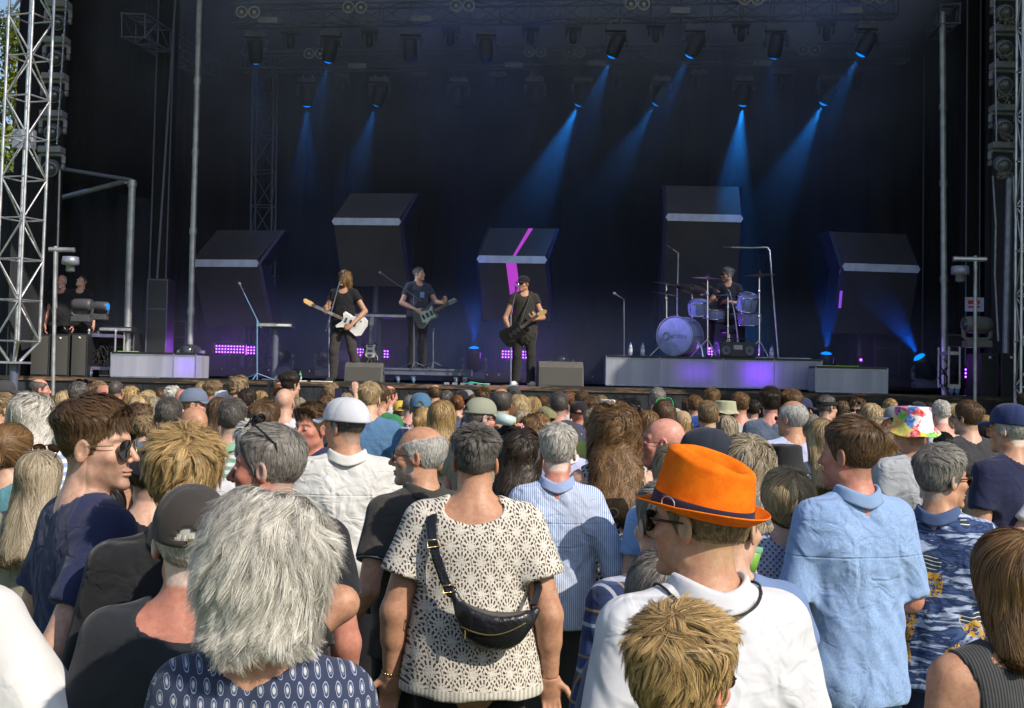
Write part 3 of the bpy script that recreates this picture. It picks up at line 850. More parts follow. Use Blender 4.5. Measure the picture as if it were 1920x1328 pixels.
# ------------------------------------------------------------------ shared surfaces
M_BLACKM = mat('black_painted_metal', (.018, .018, .022), .45, bump=.1)
M_DARKM = mat('dark_grey_metal', (.10, .115, .17), .5)
M_ALU = mat('aluminium', (.60, .60, .62), .36, metal=.85, var=.2)
M_ALUD = mat('dull_aluminium', (.32, .34, .42), .45, metal=.5, var=.2)
M_STEEL = mat('galvanised_steel', (.42, .43, .45), .45, metal=.6, var=.2)
M_CHROME = mat('chrome', (.75, .75, .78), .15, metal=1)
M_RUB = mat('black_rubber', (.02, .02, .02), .8)
M_WHITE = mat('white_plastic', (.72, .72, .74), .5)
M_WOOD = mat('worn_wood', (.30, .20, .12), .8, var=.4)
def cloth_black(name, c, fold=1.0):
    M = Mat(name, c, .85, .25); x, y, z = M.xyz()
    n = M.noise(1.2, 4, .6, M.scaled((1, 1, .25))); M.set('Base Color', M.mix(n.ramp(.3, .75), tuple(k * .6 for k in c), tuple(k * 1.35 for k in c)))
    M.bump(M.noise(3.5, 4, .6, M.scaled((1, 1, .3)), 1.0), .5 * fold, .12); return M.m
M_DRAPE = cloth_black('stage_drape', (.013, .013, .016))
M_SCRIM = cloth_black('black_scrim', (.030, .032, .038), 1.4)
SF = 1.845                                              # height of the stage floor
def st(px, py, D): return at(px, py, D - .06 * (px - 960) / F_PX * D)
def stx(px, D, z=SF):
    p = st(px, 700, D); return Vector((p.x, p.y, z))

# ------------------------------------------------------------------ ground, stage
g = MB(); g.add([(-300, -60, 0), (300, -60, 0), (300, 400, 0), (-300, 400, 0)], [(0, 1, 2, 3)])
GM = Mat('grass_ground', (.09, .15, .03), .9, .2)
n1 = GM.noise(1.2, 5, .6); n2 = GM.noise(60, 3, .7)
GM.set('Base Color', GM.mix(n2.ramp(.3, .7), GM.mix(n1.ramp(.35, .65), (.045, .08, .015), (.10, .13, .035)), (.16, .24, .04)))
GM.bump(n2, .9, .03)
tag(g.build('ground', GM.m), kind='structure')
def blade_field(n, x0, x1, y0, y1):
    r = np.random.default_rng(3); x = r.uniform(x0, x1, n); y = r.uniform(y0, y1, n); a = r.uniform(0, 6.28, n); h = r.uniform(.025, .06, n); w = .003
    lean = r.normal(0, .02, (n, 2))
    A = np.stack([x - np.cos(a) * w, y - np.sin(a) * w, np.zeros(n)], 1); B = np.stack([x + np.cos(a) * w, y + np.sin(a) * w, np.zeros(n)], 1)
    C = np.stack([x + lean[:, 0], y + lean[:, 1], h], 1)
    V = np.stack([A, B, C], 1).reshape(-1, 3); F = np.arange(n * 3).reshape(-1, 3)
    return np_mesh('grass', V, F, False)
GB = Mat('grass_blades', (.16, .26, .04), .6, .3); GB.set('Base Color', GB.mix(GB.noise(25, 3).ramp(.3, .7), (.09, .17, .02), (.24, .34, .06)))
tag(link('grass', blade_field(60000, -3.2, 3.2, 5.0, 10.5), GB.m), kind='stuff')

stage = thing('concert_stage', 'long black concert stage deck with a worn wooden front edge behind the crowd', 'stage', (0, 19, 0))
def sp(name, mb, m, parent=stage, **k):
    for i, v in enumerate(mb.v): mb.v[i] = (v[0] - parent.location.x, v[1] - parent.location.y, v[2] - parent.location.z)
    return mb.build(name, m, parent, **k)
DF = 18.9
L0, R0 = st(-260, 700, DF), st(2150, 700, DF)
FY = lambda x: L0.y + (R0.y - L0.y) * (x - L0.x) / (R0.x - L0.x)
DM = Mat('stage_floor_ply', (.030, .028, .030), .42, .5)
DM.set('Base Color', DM.mix(DM.noise(3, 5, .7).ramp(.35, .75), (.018, .017, .02), (.055, .045, .04))); DM.bump(DM.noise(40, 3), .2, .004)
m = MB(); m.prism([(L0.x, L0.y + .02), (R0.x, R0.y + .02), (R0.x, 28), (L0.x, 28)], SF - .12, SF, 'z'); sp('stage_deck', m, DM.m)
EM = Mat('worn_stage_edge', (.3, .2, .12), .8)
x, y, z = EM.xyz(); EM.set('Base Color', EM.mix(EM.noise(2.2, 5, .7, EM.scaled((1, 1, 9))).ramp(.46, .66), (.030, .027, .026), (.24, .14, .07)))
m = MB()
for (a, b, z0, z1, o) in ((0, .33, 0, 0, 0), (.335, .665, 0, 0, .004), (.67, 1, 0, 0, 0)):
    p, q = L0.lerp(R0, a), L0.lerp(R0, b); m.prism([(p.x, p.y - .03 - o), (q.x, q.y - .03 - o), (q.x, q.y + .017), (p.x, p.y + .017)], SF - .062, SF + .004 + o, 'z')
sp('edge_boards', m, EM.m)
m = MB()
def sk(u, v):
    p = L0.lerp(R0, u); w = .05 * math.sin(u * 150 + math.sin(u * 37) * 3) * (v) + .03 * math.sin(u * 60 + v * 5) + .012 * math.sin(v * 40 + math.sin(u * 90) * 2)
    return (p.x, p.y - .06 - abs(w) * .7, (SF - .09) * (1 - v) + .02 * v + .02 * math.sin(u * 70) * (1 - v) * .3)
m.grid(sk, 420, 14); sp('front_skirt', m, M_SCRIM)
# roof, wings and backdrop
rf = thing('stage_roof', 'dark canopy roof high over the stage carrying the lighting trusses', 'roof', (0, 20, 10.6))
CAN = Mat('grey_canopy_cloth', (.05, .05, .06), .8); _tb = CAN.node('ShaderNodeBsdfTranslucent'); _tb.inputs[0].default_value = (.60, .70, .95, 1); _mx = CAN.node('ShaderNodeMixShader')
CAN.inp(_mx, 0, CAN.noise(.35, 3).ramp(.40, .60, .05, .36)); CAN.t.links.new(CAN.b.outputs[0], _mx.inputs[1]); CAN.t.links.new(_tb.outputs[0], _mx.inputs[2]); CAN.t.links.new(_mx.outputs[0], CAN.t.nodes['Material Output'].inputs[0])  # translucent patches invented so sun through the roof lights the smoke unevenly
m = MB(); m.grid(lambda u, v: (-9.65 + 20.5 * u, 15.4 + 12.6 * v, 10.9 - .25 * abs(u - .5)), 20, 8); sp('roof_canopy', m, CAN.m, rf)
m = MB(); m.box((.6, 15.35, 9.95), (20.5, .12, 1.9)); sp('added_shade_valance', m, M_DRAPE, rf)  # unseen drop, placed so its edge sets how far sun reaches on stage
def drape(name, label, pts, z0, z1, m_=M_DRAPE, amp=.05, wl=.45, cat='curtain', n=140, nv=6, ztop=None):
    pts = [Vector((p[0], p[1], 0)) for p in pts]; ln = [0]
    for a, b in zip(pts, pts[1:]): ln.append(ln[-1] + (b - a).length)
    def P(u, v):
        s = u * ln[-1]; i = max(k for k in range(len(pts) - 1) if ln[k] <= s + 1e-9); t = (s - ln[i]) / (ln[i + 1] - ln[i]); q = pts[i].lerp(pts[i + 1], t)
        d = (pts[i + 1] - pts[i]).normalized(); nn = Vector((d.y, -d.x, 0))
        a = amp * (math.sin(s / wl * 6.28 + 1.3 * math.sin(s * 1.7)) + .4 * math.sin(s / wl * 14 + 2)) * (.6 + .4 * v)
        zz = z0 + (z1 - z0) * v if not ztop else z0 + (ztop(u) - z0) * v
        return (q.x + nn.x * a, q.y + nn.y * a, zz)
    mb = MB(); mb.grid(P, n, nv); o = mb.build(name, m_); s = o.modifiers.new('s', 'SOLIDIFY'); s.thickness = .01
    return tag(o, label, cat)
drape('backdrop_curtain', 'huge black backdrop curtain closing the back of the stage', [(-10.2, 27.2), (12, 26.5)], SF, 10.7, amp=.05, wl=.7, n=300)
pA, pB, pC = st(112, 300, 20.6), st(300, 300, 22.5), st(372, 300, 26.6)
drape('side_curtain', 'tall black curtain wall of the left wing above the techs', [(pA.x, pA.y), (pB.x, pB.y)], at(180, 338, 20.6).z, 10.7, amp=.03, wl=1.1)
drape('side_curtain', 'black curtain strip behind the pale mast at stage left', [(pB.x, pB.y), (pC.x, pC.y)], SF, 10.7, amp=.05, wl=.6)
qA, qB, qC = st(1775, 300, 26.4), st(1812, 300, 22.5), st(1862, 300, 20.3)
drape('side_curtain', 'ribbed black curtain column of the right wing beside the mast', [(qA.x, qA.y), (qB.x, qB.y), (qC.x, qC.y)], SF, 10.7, amp=.04, wl=.35, n=220)
wA, wB = st(82, 300, 22.6), st(300, 300, 23.4)
drape('side_curtain', 'slack black curtain hanging in the opening behind the two techs', [(wA.x, wA.y), (wB.x, wB.y)], SF, at(180, 320, 22.8).z + .6, M_SCRIM, amp=.08, wl=.9)
m = MB(); a, b = st(38, 0, 19.2), st(112, 0, 20.2)
m.prism([(a.x, a.y), (b.x, b.y), (b.x + .05, b.y + .3), (a.x, a.y + .3)], SF, 10.6, 'z')
tag(m.build('wing_banner', M_SCRIM), 'narrow black scrim banner hung behind the left lattice tower', 'banner')
m = MB(); a, b = st(1862, 0, 20.3), st(2080, 0, 19.6)
m.prism([(a.x, a.y), (b.x, b.y), (b.x, b.y + .3), (a.x, a.y + .3)], 0, 10.6, 'z')
tag(m.build('wing_banner', M_SCRIM), 'black scrim wall at the far right behind the speakers', 'banner')
m = MB(); a, b = st(-120, 0, 20.9), st(112, 0, 20.9)
m.prism([(a.x, a.y), (b.x, b.y), (b.x, b.y + .3), (a.x, a.y + .3)], 0, at(60, 315, 20.9).z, 'z')
tag(m.build('wing_banner', M_SCRIM), 'low dark scrim wall behind the foot of the left tower', 'banner')

# ------------------------------------------------------------------ masts, towers, trusses
def pole(name, label, p0, p1, r, m_=M_STEEL, joints=(), cat='mast', group=None):
    p0, p1 = Vector(p0), Vector(p1); t = thing(name, label, cat, p0, 0, group)
    m = MB(); m.tube([(0, 0, 0), p1 - p0], r, 12); m.build('pole_tube', m_, t)
    for j in joints:
        m = MB(); c = (p1 - p0) * j; d = (p1 - p0).normalized() * .05; m.tube([c - d, c + d], r * 1.25, 12); m.build('joint', m_, t)
    return t
def v2(px, py, D, dz=None): return st(px, py, D)
a = st(375, -30, 20.6); pole('tall_mast', 'tall pale steel mast left of the leftmost video panel', (st(357, 640, 20.6).x, a.y, SF), a, .052, joints=(.17, .37, .57, .75))
a = st(1767, 60, 20.4); pole('tall_mast', 'tall pale steel mast at the right end of the stage', (st(1772, 625, 20.4).x, a.y, SF), (a.x, a.y, 8.2), .052, joints=(.3, .55, .75))
a = st(1733, 120, 26); pole('thin_mast', 'thin dark rod in front of the backdrop near the right mast', (a.x, a.y, SF), (a.x, a.y, 9), .018, M_DARKM)
a = st(297, 660, 20.9); pole('thin_mast', 'thin dark rod beside the black column at left', (a.x - .12, a.y, SF), st(330, -20, 20.9), .02, M_DARKM)
def lattice(name, label, p0, p1, w, n, m_, r=.024, rb=.014, cat='truss', yaw=0.0, sides=4, d=None, faces=None):
    """box truss from p0 to p1 with n bays; chords and braces are parts"""
    p0, p1 = Vector(p0), Vector(p1); t = thing(name, label, cat, p0); ax = (p1 - p0); L = ax.length; ax.normalize()
    ref = Vector((0, 1, 0)) if abs(ax.y) < .8 else Vector((0, 0, 1))
    u = ax.cross(ref).normalized(); v = u.cross(ax).normalized()
    c, s_ = math.cos(yaw), math.sin(yaw); u, v = u * c + v * s_, v * c - u * s_
    d = d or w; cor = [u * (i * w / 2) + v * (j * d / 2) for i, j in ((-1, -1), (1, -1), (1, 1), (-1, 1))]
    for k in range(4): m = MB(); m.tube([cor[k], cor[k] + ax * L], r, 8); m.build('chord', m_, t)
    m = MB(); h = L / n
    for k in range(4):
        A, B = cor[k], cor[(k + 1) % 4]
        for i in range(n + 1): m.tube([A + ax * (h * i), B + ax * (h * i)], rb, 6, False)
        for i in range(n):
            P, Q = (A, B) if (i + k) % 2 else (B, A); m.tube([P + ax * (h * i), Q + ax * (h * (i + 1))], rb, 6, False)
    m.build('bracing', m_, t); return t
top, bot = at(62, -40, 17.2), at(32, 640, 17.2)
tw = lattice('lattice_tower', 'silver aluminium lattice tower standing on a post at the left edge', bot, top, .42, 9, M_ALU, .023, .013, 'tower', yaw=.35)
for k, (i, j) in enumerate(((-1, -1), (1, -1), (1, 1), (-1, 1))):
    pass
m = MB(); foot = at(27, 680, 17.2) - bot
ax = (top - bot).normalized(); u = ax.cross(Vector((0, 1, 0))).normalized(); v = u.cross(ax)
c, s_ = math.cos(.35), math.sin(.35); u, v = u * c + v * s_, v * c - u * s_
for i, j in ((-1, -1), (1, -1), (1, 1), (-1, 1)): m.tube([u * i * .21 + v * j * .21, foot + u * i * .05 + v * j * .05 + Vector((0, 0, .02))], .022, 8)
m.box(foot, (.36, .3, .03)); m.build('foot_cone', M_ALU, tw)
m = MB(); m.box((foot.x, foot.y, (foot.z - bot.z) / 2 - .0 + (foot.z - bot.z) * 0), (.01, .01, .01)); 
m = MB(); m.tube([foot + Vector((0, 0, -.02)), (foot.x, foot.y, -bot.z)], .06, 10); m.build('post', M_DARKM, tw)
q = at(46, 262, 17.5); m = MB(); m.box((q.x - bot.x, q.y - bot.y, q.z - bot.z), (.30, .16, .28)); m.build('junction_box', M_ALUD, tw, bevel=.01)
# the right tower stands half outside the picture
bot, top = at(1920, 760, 17.6), at(1916, -40, 17.6)
lattice('lattice_tower', 'silver lattice tower cut off by the right edge of the picture', (bot.x + .13, bot.y, 0), (top.x + .2, top.y, top.z), .42, 12, M_ALU, .023, .013, 'tower', yaw=.2)
a, b = st(1893, 335, 19.6), st(1884, 700, 19.6)
pole('pale_post', 'flat pale post between the speakers and the right tower', (b.x, b.y, SF), (a.x, a.y, a.z), .055, M_ALUD)
for i, (px0, py0, px1, py1, w) in enumerate(((1862, 330, 1872, 640, 'left'), (1900, 330, 1908, 640, 'right'))):
    a, b = st(px0, py0, 19.3), st(px1, py1, 19.3)
    m = MB(); m.tube([a, a.lerp(b, .3) + Vector((.02, 0, 0)), a.lerp(b, .6) - Vector((.02, 0, 0)), b], .018, 6)
    tag(m.build('hanging_cable', M_ALUD), f'grey cable hanging on the {w} side of the pale post', 'cable')
a, b = st(248, 338, 20.2), st(238, 660, 20.2)
pole('door_post', 'light grey post at the right of the opening with the two techs', (b.x, b.y, SF), a, .062, M_STEEL, (.98,), 'post')
a2 = st(112, 316, 20.0); pole('door_post', 'slim grey post at the left of the opening with the two techs', (st(104, 640, 20).x, a2.y, SF), a2, .02, M_STEEL, (), 'post')
m = MB(); m.tube([a2, a], .035, 8); tag(m.build('roller_beam', M_DARKM), 'dark sloping roller beam over the left stage opening', 'beam')
m = MB(); m.tube([st(112, 372, 21.6), st(236, 340, 20.6)], .05, 8); tag(m.build('inner_beam', M_ALUD), 'pale beam seen inside the left stage opening', 'beam')
def column(label, px0, px1, py0, D, zt):
    a, b = st(px0, py0, D), st(px1, py0, D); t = thing('drape_column', label, 'column', (a.x, a.y, SF))
    m = MB(); w = (b - a).length; m.box((w / 2, .15, (zt - SF) / 2), (w, .3, zt - SF)); m.build('column_body', cloth_black('column_cloth', (.020, .021, .028)) if False else M_DRAPE, t)
    for i in range(2): m = MB(); m.tube([(w * i, -.01, 0), (w * i, -.01, zt - SF)], .014, 6); m.build('edge_rail', M_DARKM, t)
column('square dark column with thin rails left of the tall mast', 288, 318, 300, 21.2, 10)
column('square dark column with thin rails right of the right mast', 1812, 1838, 300, 20.9, 10)
lattice('standing_truss', 'dark upright truss between the two left video panels', stx(490, 24.5), st(497, 130, 24.5), .42, 9, M_DARKM, .018, .009)
p, q = st(236, 62, 19.6), st(395, 128, 25.2)
lattice('side_truss', 'dark truss end hanging high in the left wing', st(250, 48, 19.5), st(395, 132, 25.2), .38, 7, M_DARKM, .02, .012)
lattice('side_truss', 'square dark truss end hanging high at the right', st(1782, 26, 20.0), st(1752, 60, 24), .30, 5, M_DARKM, .022, .012)
M_TR = mat('truss_paint', (.12, .13, .17), .5)
def htruss(label, px0, py0, px1, py1, D, h, n):
    a, b = st(px0, py0, D), st(px1, py1, D); return lattice('lighting_truss', label, a, b, h, n, M_TR, .022, .011)
T1 = htruss('front lighting truss across the top of the stage', 440, 31, 1680, 14, 22.0, .34, 22)
T2 = htruss('second lighting truss behind the round blinders', 455, 118, 1700, 100, 24.6, .34, 22)
T0 = htruss('uppermost lighting truss half cut by the top of the picture', 440, -22, 1700, -38, 23.4, .34, 20)

# ------------------------------------------------------------------ lamps
M_HEAD = mat('lamp_head_paint', (.035, .040, .055), .45)
M_LENSB = emit('blue_lens', (.0, .24, 1.0), 1.5)
M_LENSD = mat('dark_glass_lens', (.05, .06, .08), .12, .8)
M_LENSG = mat('grey_glass_lens', (.10, .105, .12), .2, .8)
M_SILV = mat('silver_rim', (.62, .63, .66), .4)
def mover(name, label, loc, aim, size=1.0, lit=None, floor=False, group=None, m_=M_DARKM, small=False):
    t = thing(name, label, 'stage light', loc, 0, group, size); s_ = 1 if floor else -1
    m = MB(); m.box((0, 0, s_ * .055), (.40, .26, .11)); m.build('base', m_, t, bevel=.015)
    if not floor:
        m = MB()
        m.box((0, 0, .008), (.26, .05, .02))
        for i in (-1, 1): m.tube([(i * .10, 0, -.01), (i * .10, 0, .07)], .018, 6)
        m.build('clamp', M_STEEL, t)
    hz = s_ * (.36 if not small else .27); wd = .21 if not small else .15
    m = MB(); pts = [(-wd, 0, hz - s_ * .08), (-wd, 0, s_ * .17), (-wd * .75, 0, s_ * .125), (wd * .75, 0, s_ * .125), (wd, 0, s_ * .17), (wd, 0, hz - s_ * .08)]
    m.tube(pts, .030 if not small else .022, 8, flat=1.3)
    for i in (-1, 1): m.lathe([(.055, -.02), (.055, .02), (.02, .03)], (i * wd, 0, hz - s_ * .02), Matrix.Rotation(R(90), 3, 'Y'), 12)
    m.build('yoke', m_, t)
    a = Vector(aim).normalized(); q = a.to_track_quat('Z', 'Y').to_matrix(); c = Vector((0, 0, hz))
    r = .135 if not small else .085; L = .22 if not small else .14
    m = MB(); m.lathe([(.02, -L * 1.0), (r * .75, -L * .98), (r * .98, -L * .7), (r, -.02), (r * .98, L * .6), (r * .88, L), (r * .80, L), (r * .80, L * .86), (.01, L * .86)], c, q, 20); h = m.build('lamp_head', M_HEAD if m_ is M_DARKM else m_, t)
    m = MB(); m.lathe([(r * .79, 0), (r * .62, .030), (r * .3, .048), (.001, .054)], c + a * (L * .90), q, 20); m.build('lens', lit or M_LENSD, h)
    return t, (Vector(loc) + (c + a * (L * 1.32)) * size)
def spot(name, parent, pos, aim, power, deg, col=(.01, .20, 1.0), blend=.35, r=.03):
    l = bpy.data.lights.new(name, 'SPOT'); l.energy = power; l.spot_size = R(deg); l.spot_blend = blend; l.color = col; l.shadow_soft_size = r
    o = bpy.data.objects.new(name, l); COL.objects.link(o); o.location = Vector(pos) - (parent.location if parent else Vector())
    if parent: o.parent = parent; s_ = parent.scale[0]; o.location = o.location / s_
    o.rotation_euler = (-Vector(aim)).to_track_quat('Z', 'Y').to_euler(); return o
# (px of lamp, py of its base top, depth, [beam aim as picture point, power])
BIG1 = [(480, 62, 21.9, (486, 260), 90, 'first'), (620, 60, 21.9, (575, 330), 150, 'second'), (770, 58, 21.9, (775, 300), 10, 'third'), (912, 58, 21.9, None, 0, 'fourth'), (1155, 50, 21.7, (1060, 330), 300, 'fifth'), (1303, 50, 21.7, (1180, 330), 200, 'sixth'), (1455, 50, 21.6, (1425, 260), 70, 'seventh'), (1625, 46, 21.4, (1470, 360), 330, 'eighth')]
BIG2 = [(577, 148, 24.3, (568, 420), 260, 'first'), (712, 147, 24.3, (655, 360), 260, 'second'), (860, 148, 24.3, None, 0, 'third'), (1003, 147, 24.3, (985, 300), 8, 'fourth'), (1093, 147, 24.2, (1000, 380), 1100, 'fifth'), (1240, 146, 24.2, (1130, 360), 260, 'sixth'), (1395, 145, 24.0, (1368, 420), 1500, 'seventh'), (1553, 144, 24.0, (1420, 440), 700, 'eighth')]
for rowname, L_ in (('front', BIG1), ('rear', BIG2)):
    for px, py, D, aimp, pw, w in L_:
        p = st(px, py, D); aim = Vector((.0, .25, -1))
        if aimp:
            e = st(aimp[0], aimp[1], D + .7); aim = e - (p + Vector((0, 0, -.36)))
        t, tip = mover('moving_head', f'large yoke moving light, {w} from the left in the {rowname} row under the roof', p, aim, .95, M_LENSB if pw > 30 else None, False, 'large moving lights under the roof')
        if pw: spot('beam_lamp', t, tip, aim, pw * (1.5 if rowname == 'rear' else .8), 31, (.01, .28, .92), blend=.6)
SM = [(545, 54, 22.6), (693, 52, 22.6), (845, 50, 22.5), (995, 46, 22.5), (1075, 45, 22.4), (1230, 42, 22.4), (1390, 40, 22.3), (1550, 38, 22.2)]
SM2 = [(503, 140, 24.9), (643, 140, 24.9), (788, 139, 24.8), (935, 138, 24.8), (1160, 136, 24.7), (1310, 134, 24.6), (1465, 133, 24.5), (1608, 132, 24.4)]
ORD = ['first', 'second', 'third', 'fourth', 'fifth', 'sixth', 'seventh', 'eighth']
for rn_, L_ in (('front', SM), ('rear', SM2)):
    for (px, py, D), w in zip(L_, ORD):
        mover('small_moving_head', f'small moving light, {w} small one from the left in the {rn_} row', st(px, py, D), (0, .1, -1), .85, None, False, 'small moving lights under the roof', small=True)
def blinder(px, py, D, label):
    t = thing('blinder_pair', label, 'stage light', st(px, py, D), 0, 'round twin blinder lamps')
    for i in (-1, 1):
        m = MB(); m.lathe([(.05, .10), (.095, .06), (.108, 0), (.108, -.02), (.094, -.022), (.088, 0)], (i * .115, 0, 0), Matrix.Rotation(R(90), 3, 'X').inverted(), 20); h = m.build('lamp_housing', M_SILV, t)
        m = MB(); m.lathe([(.03, -.012), (.02, -.018), (.001, -.02)], (i * .115, -.002, 0), Matrix.Rotation(R(90), 3, 'X').inverted(), 12); m.build('bulb', M_SILV, h)
        m = MB(); m.lathe([(.089, .004), (.05, -.006), (.001, -.01)], (i * .115, -.002, 0), Matrix.Rotation(R(90), 3, 'X').inverted(), 20); m.build('lens', M_LENSG, h)
    m = MB(); m.box((0, .06, .12), (.30, .03, .03)); m.build('bracket', M_DARKM, t)
for px, py, D, w in ((465, 23, 21.7, 'round twin blinder at the left end of the front truss'), (665, 14, 21.7, 'round twin blinder right of the second big lamp at the top'), (867, 11, 21.7, 'round twin blinder above the middle of the left half'), (1195, 8, 21.5, 'round twin blinder at the top over the drum side'), (1408, -1, 21.4, 'round twin blinder cut by the top edge above the drums'), (1003, 98, 24.3, 'round twin blinder in the lower row, just above the central beam'), (1077, 98, 24.3, 'round twin blinder in the lower row, right one of the middle two'), (1517, 94, 24.2, 'round twin blinder in the lower row at the far right'), (590, 101, 24.3, 'round twin blinder half hidden by the second big lamp'), (1640, -4, 21.4, 'round twin blinder cut by the top edge at the right')):
    blinder(px, py, D, w)
M_AMB = mat('amber_strip', (.42, .36, .24), .5)
for px, py, D, w in ((502, 38, 21.8, 'pale louvre lamp hanging at the left end of the front truss'), (790, 35, 21.8, 'pale louvre lamp hanging left of the centre on the front truss'), (1275, 20, 21.6, 'pale louvre lamp at the top above the drummer side'), (1597, 20, 21.4, 'pale louvre lamp at the top right'), (670, 124, 24.4, 'pale louvre lamp in the lower row at left'), (963, 122, 24.4, 'pale louvre lamp in the lower row left of centre'), (1118, 119, 24.3, 'pale louvre lamp in the lower row beside the bright beam'), (1430, 119, 24.2, 'pale louvre lamp in the lower row at right')):
    t = thing('louvre_lamp', w, 'stage light', st(px, py, D), 0, 'flat louvre lamps')
    m = MB(); m.box((0, 0, 0), (.36, .05, .11)); m.build('housing', M_ALUD, t, bevel=.004)
    for k in (-1, 0, 1):
        m = MB(); m.box((0, -.028, k * .034), (.34, .012, .022 if k else .010)); m.build('slat', M_ALUD if k else M_AMB, t)
FL = [(357, 650, 20.5, 0, None, 'unlit moving light with a round grey lens beside the left acrylic box'), (527, 655, 22, 0, None, 'dark moving light behind the slim keyboard stand'), (612, 650, 22.5, 0, None, 'dark moving light behind the long haired singer'), (888, 655, 22.5, 260, (890, 470), 'moving light sending a blue beam up left of the capped guitarist'), (1052, 650, 22, 0, None, 'unlit moving light above the right wedge speaker'), (1548, 662, 21.6, 260, (1556, 520), 'moving light with a blue beam right of the drum riser'), (1735, 668, 21.0, 420, (1665, 575), 'moving light with a slanting blue beam at the far right of the stage')]
for px, py, D, pw, aimp, w in FL:
    b = stx(px, D, SF + .10); hz = .36 * .95
    aim = Vector((-.15, -1, .05)) if not aimp else st(aimp[0], aimp[1], D - .35) - (b + Vector((0, 0, hz)))
    t, tip = mover('floor_moving_head', w, b, aim, 1.0, M_LENSB if pw else M_LENSD, True, 'moving lights standing on the stage floor')
    if pw: spot('beam_lamp', t, tip, aim, pw * 1.2, 36, (.0, .14, 1.0), .5)
for px, D, wd_, w in ((430, 23, 2.6, 'dark low platform with small rivets behind the left acrylic box'), (650, 23.2, 1.6, 'dark low platform with small rivets behind the singer'), (970, 23.2, 3.2, 'dark low platform with small rivets behind the capped guitarist'), (1700, 22.4, 2.2, 'dark low platform with small rivets at the right of the stage')):
    t = thing('low_platform', w, 'platform', stx(px, D), 0, 'riveted lamp platforms'); m = MB(); m.box((0, 0, .18), (wd_, .8, .12)); m.box((0, .3, .06), (wd_ * .9, .1, .12)); m.build('deck_plate', M_BLACKM, t)
    m = MB()
    for i in range(int(wd_ / .22)):
        if i % 4 == 3: continue
        m.box((-wd_ / 2 + .15 + i * .22, -.402, .19), (.02, .006, .02))
    m.build('rivets', M_CHROME, t)
M_PURP = emit('purple_led', (.40, .04, 1.0), 2.2); M_PURPC = emit('pink_white_led', (1.0, .6, 1.0), 3.5)
def ledbar(px, py, D, nx, nz, label, pitch=.055, pw=18, yaw=0):
    t = thing('led_panel', label, 'stage light', st(px, py, D), yaw, 'purple LED blinders on the stage floor')
    m = MB(); m.box((0, .04, 0), (nx * pitch + .04, .08, nz * pitch + .05)); m.box((0, .05, -nz * pitch / 2 - .08), (.05, .05, .14)); m.build('lamp_case', M_BLACKM, t)
    m = MB(); c = MB()
    for i in range(nx):
        for j in range(nz):
            x, z = (i - (nx - 1) / 2) * pitch, (j - (nz - 1) / 2) * pitch
            m.lathe([(pitch * .38, -.004), (pitch * .28, -.008), (.0005, -.010)], (x, 0, z), Matrix.Rotation(R(-90), 3, 'X'), 8)
            c.lathe([(pitch * .15, -.011), (.0005, -.014)], (x, 0, z), Matrix.Rotation(R(-90), 3, 'X'), 6)
    def flip(mb):
        mb.v = [(a, -abs(b), c_) for a, b, c_ in mb.v]; return mb
    flip(m).build('led_grid', M_PURP, t); flip(c).build('led_cores', M_PURPC, t)
    l = bpy.data.lights.new('led_glow', 'AREA'); l.energy = pw * .45; l.color = (.42, .08, 1.0); l.shape = 'RECTANGLE'; l.size = nx * pitch; l.size_y = nz * pitch
    o = bpy.data.objects.new('led_glow', l); COL.objects.link(o); o.parent = t; o.location = (0, -.03, 0); o.rotation_euler = (R(-90), 0, 0)
ledbar(431, 655, 22.2, 10, 3, 'wide bright purple LED panel under the leftmost video panel'); ledbar(471, 657, 22.4, 3, 3, 'narrow purple LED panel beside the wide one at left', pw=5)
ledbar(684, 661, 22.8, 8, 3, 'purple LED panel seen behind the singer and the standing guitar', pw=12); ledbar(724, 664, 22.9, 2, 3, 'small purple LED lamp right of the standing guitar', pw=4)
ledbar(970, 665, 22.9, 11, 3, 'purple LED panel behind the legs of the capped guitarist', pw=20); ledbar(1332, 657, 20.75, 2, 4, 'small pink LED lamp among the drum stands', .045, 30)
ledbar(1614, 675, 22.2, 1, 1, 'single purple lamp right of the drum riser', .08, 3); ledbar(1814, 700, 20.6, 2, 3, 'purple LED lamp standing between the right cases', .06, 4)
ledbar(170, 665, 19.9, 2, 1, 'two small purple lamps inside the left cart', .06, 2)

